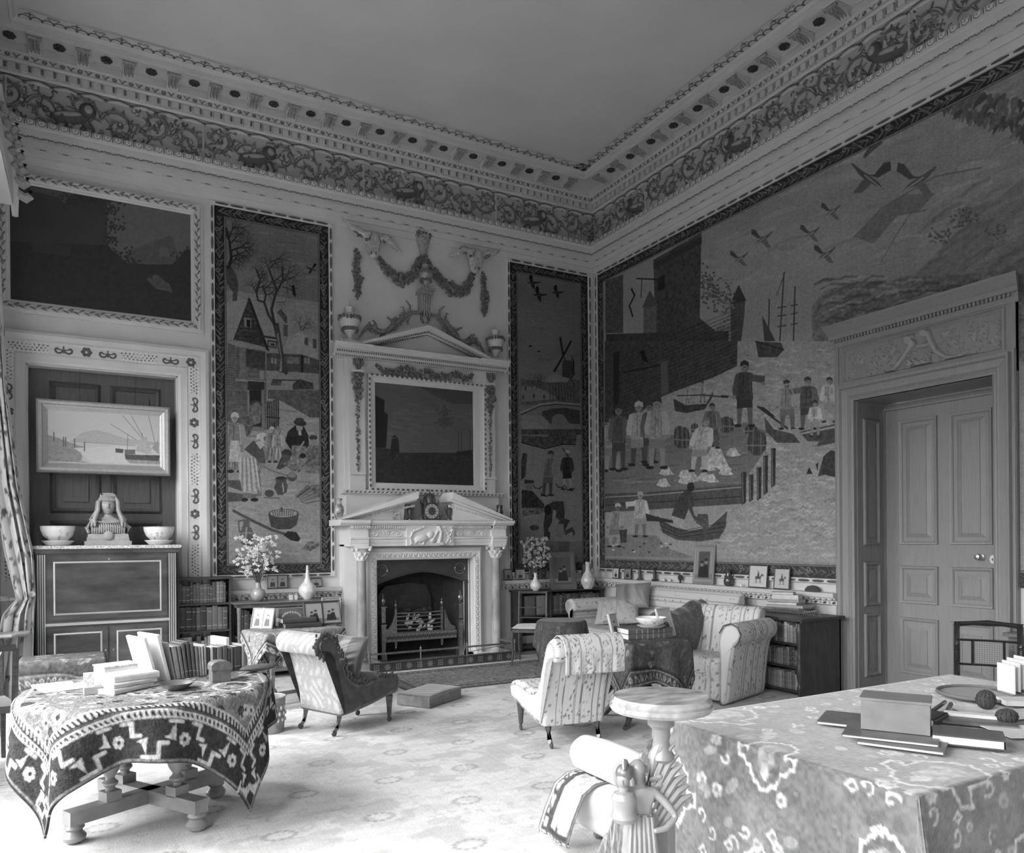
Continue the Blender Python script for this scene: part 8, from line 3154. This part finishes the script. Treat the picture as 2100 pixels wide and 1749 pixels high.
for k, (px_, py_, sx, sy, rz) in enumerate(((2080, 1502, .26, .20, -.5), (2078, 1468, .22, .15, -.2), (2090, 1445, .26, .12, -.7))):
    c_ = dk(px_, py_)
    one('paper_sheet', ('white sheet at the right edge of the picture beside the shiny book', 'white letter under the oval ball of wool', 'bundle of white strips behind the wool balls')[k], 'paper',
        MB().box((.05, 0, .003 + .008 * (k == 2)), (sx, sy, .003 + .02 * (k == 2))), PAPER, None, (c_[0], c_[1], ZD + .001 + .002 * k), rz)
c_ = dk(2098, 1425)
t = thing('letter_rack', 'rack of upright white cards and envelopes at the right edge of the library table', 'letter rack', (c_[0] + .02, c_[1], ZD), -.45)
MB().box((0, 0, .008), (.26, .16, .014)).build('rack_base', MIDWOOD, t)
for k in range(7):
    MB().box((-.10 + k * .03, .0 + .005 * (k % 3), .085 + .012 * (k % 4)), (.004, .13, .145)).build('card', PAPER, t)

# ================================================================== MARBLE-TOPPED STAND with winged figure
CX, CY = -5.03, -7.56
t = thing('pedestal_stand', 'marble-topped stand with baluster shaft and carved winged figure, foreground', 'pedestal', (CX, CY, 0))
AL = mat('pale_gilt_wood', .30, .35, noise=.15, nscale=12, metal=.15)
MB().lathe([(.17, .952), (.185, .957), (.193, .968), (.193, .978), (.186, .982), (.19, .993), (.182, .999), (.176, 1.010), (.001, 1.012)], (0, 0, 0), 56).build('marble_top', mat('veined_grey_marble', .36, .2, noise=.5, nscale=7, stretch=(1, 2.2, 1), coat=.4), t)
MB().lathe([(.05, .955), (.05, .90), (.034, .885), (.034, .855), (.030, .84), (.034, .81), (.047, .79), (.05, .775), (.038, .762), (.027, .75), (.030, .735), (.036, .70), (.038, .69)][::-1], (0, 0, 0), 28).build('shaft', AL, t)
o = skin_mesh('herm_head', [[(0, 0, .60, (.032, .032)), (0, 0, .635, (.020, .020)), (.0, 0, .66, (.030, .033)), (0, .0, .69, (.026, .028))], [(0, 0, .60, (.032, .032)), (0, 0, .56, (.03, .03))]], AL, t)
mb = MB()
for k in range(9):
    a = k * .7
    mb.ell((.03 * math.cos(a), .03 * math.sin(a), .687 + .004 * (k % 2)), (.011, .011, .010), 0, 7, 5)
dfx, dfy = -.85, -.5
mb.ell((dfx * .033, dfy * .033, .662), (.008, .008, .012), 0, 6, 5).ell((dfx * .029, dfy * .029, .642), (.010, .010, .012), 0, 6, 5)
mb.build('herm_curls', AL, o)
MB().box((.01, .01, .30), (.075, .075, .58), rz=.5).build('square_post', AL, t)
MB().box((.0, .0, .03), (.26, .26, .06), rz=.5).build('base', AL, t)
# winged woman, standing against the post, one arm raised behind the head
wg = thing('winged_figure', '', '')
wg.parent = t
for k_ in ('label', 'category'):
    if k_ in wg:
        del wg[k_]
wg.matrix_local = Matrix.Translation((-.115, -.015, .06)) @ Matrix.Rotation(math.radians(-30), 4, 'Z') @ Matrix.Scale(1.22, 4)
skin_mesh('body', [[(0, 0, .40, (.038, .030)), (0, -.004, .44, (.032, .026)), (0, -.002, .485, (.040, .028)), (0, 0, .515, (.020, .018)), (-.004, -.006, .535, (.014, .014)), (-.008, -.014, .56, (.024, .027)), (-.01, -.018, .585, (.018, .020))],
                   [(0, -.002, .485, (.040, .028)), (.042, -.004, .50, (.015, .015)), (.075, -.01, .47, (.014, .014)), (.105, -.02, .43, (.012, .012)), (.07, -.045, .405, (.010, .010)), (.03, -.055, .40, (.008, .008))],
                   [(0, -.002, .485, (.040, .028)), (-.042, -.004, .50, (.015, .015)), (-.07, -.02, .535, (.013, .013)), (-.075, -.03, .575, (.011, .011)), (-.045, -.03, .60, (.008, .008))],
                   [(0, 0, .40, (.038, .030)), (.018, 0, .35, (.030, .028)), (.022, -.012, .22, (.022, .022)), (.02, .0, .08, (.016, .016)), (.022, -.022, .07, (.012, .008))],
                   [(0, 0, .40, (.038, .030)), (-.018, 0, .35, (.030, .028)), (-.022, -.006, .22, (.022, .022)), (-.02, 0, .08, (.016, .016)), (-.022, -.022, .07, (.012, .008))]], AL, wg)
mb = MB()
mb.lathe([(.075, .07), (.060, .2), (.052, .32), (.044, .40), (.036, .435), (.036, .44)], (0, 0, 0), 40, fn=lambda th, z: 1 + .10 * math.sin(9 * th + z * 14) + .04 * math.sin(17 * th))
for k in range(6):
    mb.tube([(-.03 + k * .012, -.036, .435), (-.04 + k * .016, -.058, .30), (-.05 + k * .02, -.075, .09)], [.005, .008, .007], 5)
mb.build('drapery', AL, wg)
mb = MB()
mb.ell((-.008, -.008, .572), (.027, .03, .027), 0, 12, 8)
for k in range(9):
    a = -1.4 + k * .35
    mb.tube([(-.008 + .026 * math.sin(a), -.012 + .01 * math.cos(a), .585), (-.008 + .03 * math.sin(a), .0, .56)], .006, 5)
mb.build('hair', AL, wg)
for s in (1, -1):
    mb = MB()
    for k in range(7 if s > 0 else 3):
        if s > 0:
            a = math.radians(66 - 4 * k)
            L = .175 - .006 * k
            base = (.028 + .006 * k, .03, .50 - .02 * k)
            tip = (base[0] + L * math.cos(a), .05, base[2] + L * math.sin(a))
            n_ = (-math.sin(a) * .012, 0, math.cos(a) * .012)
        else:
            base, tip, n_ = (-.005 + .01 * k, .045, .46), (-.012 + .012 * k, .055, .575 - .01 * k), (0, 0, 0)
        mid = [(base[q] + tip[q]) / 2 + n_[q] for q in range(3)]
        m2 = [(mid[q] + tip[q]) / 2 + n_[q] * .6 for q in range(3)]
        mb.tube([base, mid, m2, tip], [.010, .017, .015, .006], 8, flat=.9)
    if s > 0:
        for k in range(9):
            mb.ell((.045 + .009 * (k % 3), .028, .475 + .014 * (k // 3) + .004 * k), (.014, .008, .010), 0, 7, 5)
    mb.build('wing', AL, wg)
# helmeted bust that she carries in front
hb = MB()
hb.lathe([(.03, .43), (.04, .445), (.034, .47), (.038, .50), (.030, .515), (.015, .52), (.015, .535)], (-.055, -.055, 0), 18)
hb.ell((-.057, -.058, .555), (.020, .023, .027), 0, 12, 9)
hb.ell((-.063, -.081, .552), (.004, .007, .008), 0, 6, 5)
hb.build('small_bust', AL, wg)
hm = MB()
hm.ell((-.052, -.050, .572), (.027, .030, .026), 0, 14, 9)
hm.tube([(-.055, -.075, .585), (-.052, -.055, .605), (-.048, -.028, .597), (-.045, -.012, .57), (-.045, -.012, .545)], [.006, .010, .011, .010, .006], 7)
hm.build('crested_helmet', mat('dark_helmet', .16, .35, metal=.3), wg)

# ================================================================== WHITE-COVERED SOFA END behind it
t = thing('covered_settee', 'settee end in plain white loose cover, seen behind the winged figure', 'settee', (-4.45, -6.72, .002), PI)
wp = lambda S, T: .66 + 0 * S
WC2 = mat('white_loose_cover', attr=True, rough=.8)
loft('seat', [(.19, .09), (.25, .2), (.28, .30), (.25, .36), (.1, .375), (-.45, .375), (-.5, .1), (-.1, .09)], .31, wp, WC2, t, n=16, rnd_=.05)
for x, y in ((.10, -.25), (.10, .25)):
    MB().lathe([(.022, .012), (.03, .03), (.025, .045), (.045, .08), (.05, .10)], (x, y, 0), 14).build('foot', MIDWOOD, t)
mb = MB()
mb.tube([(.17, y, .47 + .012 * math.cos(y * 5)) for y in (-.32, -.31, -.27, -.1, .1, .27, .31, .32)], [.03, .07, .092, .097, .097, .092, .07, .03], 24)
tag(mb.build('bolster', mat('bolster_cotton', .66, .8, noise=.03, nscale=6)), 'fat white bolster lying on the end of the white settee', 'bolster').matrix_world = Matrix.Translation((-4.45, -6.72, 0)) @ Matrix.Rotation(PI, 4, 'Z')
cc = carpet_canvas(.30, .30, .07, .4, .5, px=.006, style='fine', seed=30)
sv, tv = np.meshgrid(np.linspace(0, 1, 60), np.linspace(-.13, .13, 24))
pp = np.array([(.02, .384), (.18, .384), (.27, .375), (.34, .33), (.40, .20), (.43, .11), (.42, .08)])
sg = np.linspace(0, 1, len(pp))
o = grid_obj('patterned_strip', np.stack([np.interp(sv, sg, pp[:, 0]) + .01 * np.sin(tv * 30) * sv, tv - .15 - .04 * sv, np.interp(sv, sg, pp[:, 1])], -1), samp(cc)(tv * 1.8 - .05, sv * .5 - .25), CLOTH)
o.matrix_world = Mx(-4.45, -6.72, .004, PI)
o.modifiers.new('t', 'SOLIDIFY').thickness = .006
tag(o, 'narrow patterned cloth hanging over the end of the white settee', 'throw')

# ================================================================== EBONISED CHAIR and right-hand corner
t = thing('caned_chair', 'black chair with twisted uprights and curved top rail before the oak door', 'chair', (-.98, -6.50, 0), math.radians(210))
for s in (-1, 1):
    mb = MB()
    mb.tube([(-.28, s * .21, 0), (-.20, s * .21, .25), (-.18, s * .21, .44), (-.165, s * .21, .55), (-.18, s * .21, .70), (-.20, s * .21, .80), (-.25, s * .21, .885), (-.28, s * .21, .90)], [.016, .02, .022, .022, .022, .022, .022, .024], 10)
    for k in range(10):
        z = .60 + k * .016
        mb.tube([(-.145, s * .21 - .02, z), (-.135, s * .21, z + .008), (-.15, s * .21 + .02, z + .016)], .005, 5)
    mb.build('back_post', EBONY, t)
    MB().tube([(.22, s * .20, .42), (.23, s * .2, .2), (.25, s * .2, 0)], [.02, .018, .012], 8).build('leg', EBONY, t)
MB().tube([(-.285, -.23, .90), (-.30, -.1, .912), (-.305, 0, .915), (-.30, .1, .912), (-.285, .23, .90)], [.022, .018, .026, .018, .022], 10).build('top_rail', EBONY, t)
for z in (.60, .79):
    MB().tube([(-.18, -.21, z), (-.205, 0, z), (-.18, .21, z)], .010, 6).build('back_rail', EBONY, t)
c = Canvas(-.10, .10, .61, .78, .006, .28)
for i in range(12):
    for j in range(10):
        c.ell((-.09 + i * .0165, .62 + j * .0165), .005, .005, .05)
c.obj('cane_panel', lambda a, z, p: (-.20, a, z), mat('cane', attr=True), 0, t)
for s in (-.105, .105):
    MB().box((-.20, s, .695), (.018, .018, .18)).build('panel_stile', EBONY, t)
MB().box((.02, 0, .435), (.44, .44, .04)).build('seat', EBONY, t)
t = thing('gallery_bookcase', 'small bookcase with brass gallery and pleated curtain right of the oak door', 'bookcase', (-.25, -6.85, 0))
MB().box((0, 0, .40), (.46, .95, .80)).build('case', MIDWOOD, t)
MB().box((-.01, 0, .815), (.52, 1.0, .03)).build('top_board', MIDWOOD, t)
mb = MB()
for k in range(24):
    mb.tube([(-.236, -.44 + k * .037, .1), (-.236, -.44 + k * .037, .73)], .014, 6)
mb.build('pleated_curtain', mat('grey_silk', .26, .6), t)
mb = MB()
for k in range(32):
    y = -.48 + k * .03
    mb.tube([(-.20, y, .83), (-.20, y + .03, .90)], .002, 4).tube([(-.20, y + .03, .83), (-.20, y, .90)], .002, 4)
mb.tube([(-.20, -.48, .90), (-.20, .48, .90)], .004, 4)
mb.build('brass_gallery', BRASS, t)

# ================================================================== LEFT EDGE: curtain, pelmet, little table, chair, draped bench
t = thing('draped_bench', 'low box seat under a carpet between the window chair and secretaire', 'bench', (-7.12, -1.62, 0), -.12)
MB().box((0, 0, .26), (.62, .44, .48)).build('seat_box', MIDWOOD, t)
cc = carpet_canvas(.62, .50, .06, .09, .30, px=.008, style='fine', seed=40)
drape('bench_rug', (-7.12, -1.62), .545, lambda p: rect_R(.33, .24)(p), .62, .54, -.12, samp(cc), n=110, flare=.08, fold=.02, k=4, seed=2, lab='dark patterned rug covering the low box seat at the left', thick=.01)
t = thing('octagonal_table', 'octagonal light-topped small table at the far left edge', 'table', (-7.66, -.82, 0))
MB().lathe([(.25, .70), (.265, .712), (.265, .728), (.255, .735)], (0, 0, 0), 8, smooth=False, rot=.39).build('table_top', mat('satinwood', .40, .35, noise=.15, nscale=8), t)
MB().lathe([(.10, 0), (.05, .03), (.018, .06), (.02, .4), (.018, .70)], (0, 0, 0), 12).build('pedestal', MIDWOOD, t)
t = thing('pierced_back_chair', 'dark chair with pierced arched back at the left edge', 'chair', (-7.62, -3.22, 0), math.radians(105))
for s in (-1, 1):
    MB().tube([(-.26, s * .2, 0), (-.20, s * .2, .25), (-.19, s * .2, .46), (-.24, s * .2, .86)], [.016, .02, .02, .02], 4).build('back_post', DARKWOOD, t)
    MB().box((.2, s * .2, .21), (.035, .035, .42), taper=.8).build('leg', DARKWOOD, t)
MB().tube([(-.24, -.2, .87), (-.25, 0, .885), (-.24, .2, .87)], .024, 4).build('top_rail', DARKWOOD, t)
for y in (-.1, 0, .1):
    MB().tube([(-.205, y, .50), (-.21, y * 1.1 + .02, .62), (-.225, y * .9 - .0, .75), (-.24, y * 1.2, .85)], .010, 4).build('back_splat', DARKWOOD, t)
MB().box((0, 0, .44), (.46, .44, .05)).build('seat', mat('dark_seat_cover', .1, .8), t)


def curt(S, T):
    r_ = np.random.RandomState(17)
    g = np.full(S.shape, .62)
    for k in range(420):
        cs, ct = r_.uniform(0, 1.2), r_.uniform(0, 4.6)
        a, b, th = r_.uniform(.03, .07), r_.uniform(.012, .026), r_.uniform(0, 3.1)
        u, v = (S - cs) * math.cos(th) + (T - ct) * math.sin(th), -(S - cs) * math.sin(th) + (T - ct) * math.cos(th)
        g = np.where((u / a) ** 2 + (v / b) ** 2 < 1, r_.choice((.12, .2, .28)), g)
    return g


t = thing('curtain', 'pale floral curtain tied back at the left edge', 'curtain')
ss, tt = np.meshgrid(np.linspace(0, 1, 70), np.linspace(0, 1, 160))
zc = .05 + tt * 4.55
wd = np.interp(zc, [0, .9, 1.05, 1.5, 3, 4.6], [.24, .16, .09, .14, .10, .08])
xc_ = np.interp(zc, [0, .9, 1.05, 1.4, 2.2, 3.2, 4.6], [-7.60, -7.52, -7.46, -7.50, -7.62, -7.70, -7.74])
X = xc_ + (ss - .5) * wd * 1.7 + .02 * np.sin(ss * 30)
Y = -.72 + .05 * np.sin(ss * 22 + tt * 2) + .10 * (ss - .5)
grid_obj('drape', np.stack([X, Y, zc], -1), curt(ss * 1.1, tt * 4.6), CLOTH, t).modifiers.new('t', 'SOLIDIFY').thickness = .006
MB().tube([(-7.40, -.80, 1.10), (-7.44, -.62, 1.06), (-7.55, -.6, 1.04), (-7.95, -.7, 1.08)], .03, 8).build('tie_back', mat('tie_back_cloth', .3, .8, noise=.5, nscale=40), t)
t = thing('pelmet', 'carved pelmet with drooping fringe tassels at the top left edge', 'pelmet', (0, 0, 0))
MB().box((-7.76, -1.95, 5.0), (.44, 2.3, .10)).box((-7.56, -1.95, 5.12), (.05, 2.3, .2)).build('pelmet_board', PAINT, t)
for k in range(7):
    MB().tube([(-7.50 - .02 * k, -.80 - .02 * k, 5.10 + k * .13), (-7.47 - .02 * k, -.80, 5.06 + k * .13), (-7.43 - .022 * k, -.80, 5.04 + k * .13), (-7.40 - .022 * k, -.80, 5.07 + k * .13), (-7.39 - .022 * k, -.80, 5.12 + k * .13)], [.03, .045, .05, .045, .02], 8).build('tassel', mat('silk_tassel', .38, .6, noise=.2, nscale=30), t)
MB().tube([(-7.52, -.80, 4.85), (-7.53, -.80, 5.1), (-7.66, -.82, 6.1)], [.03, .05, .05], 6).build('tassel_cord', PAINT, t)
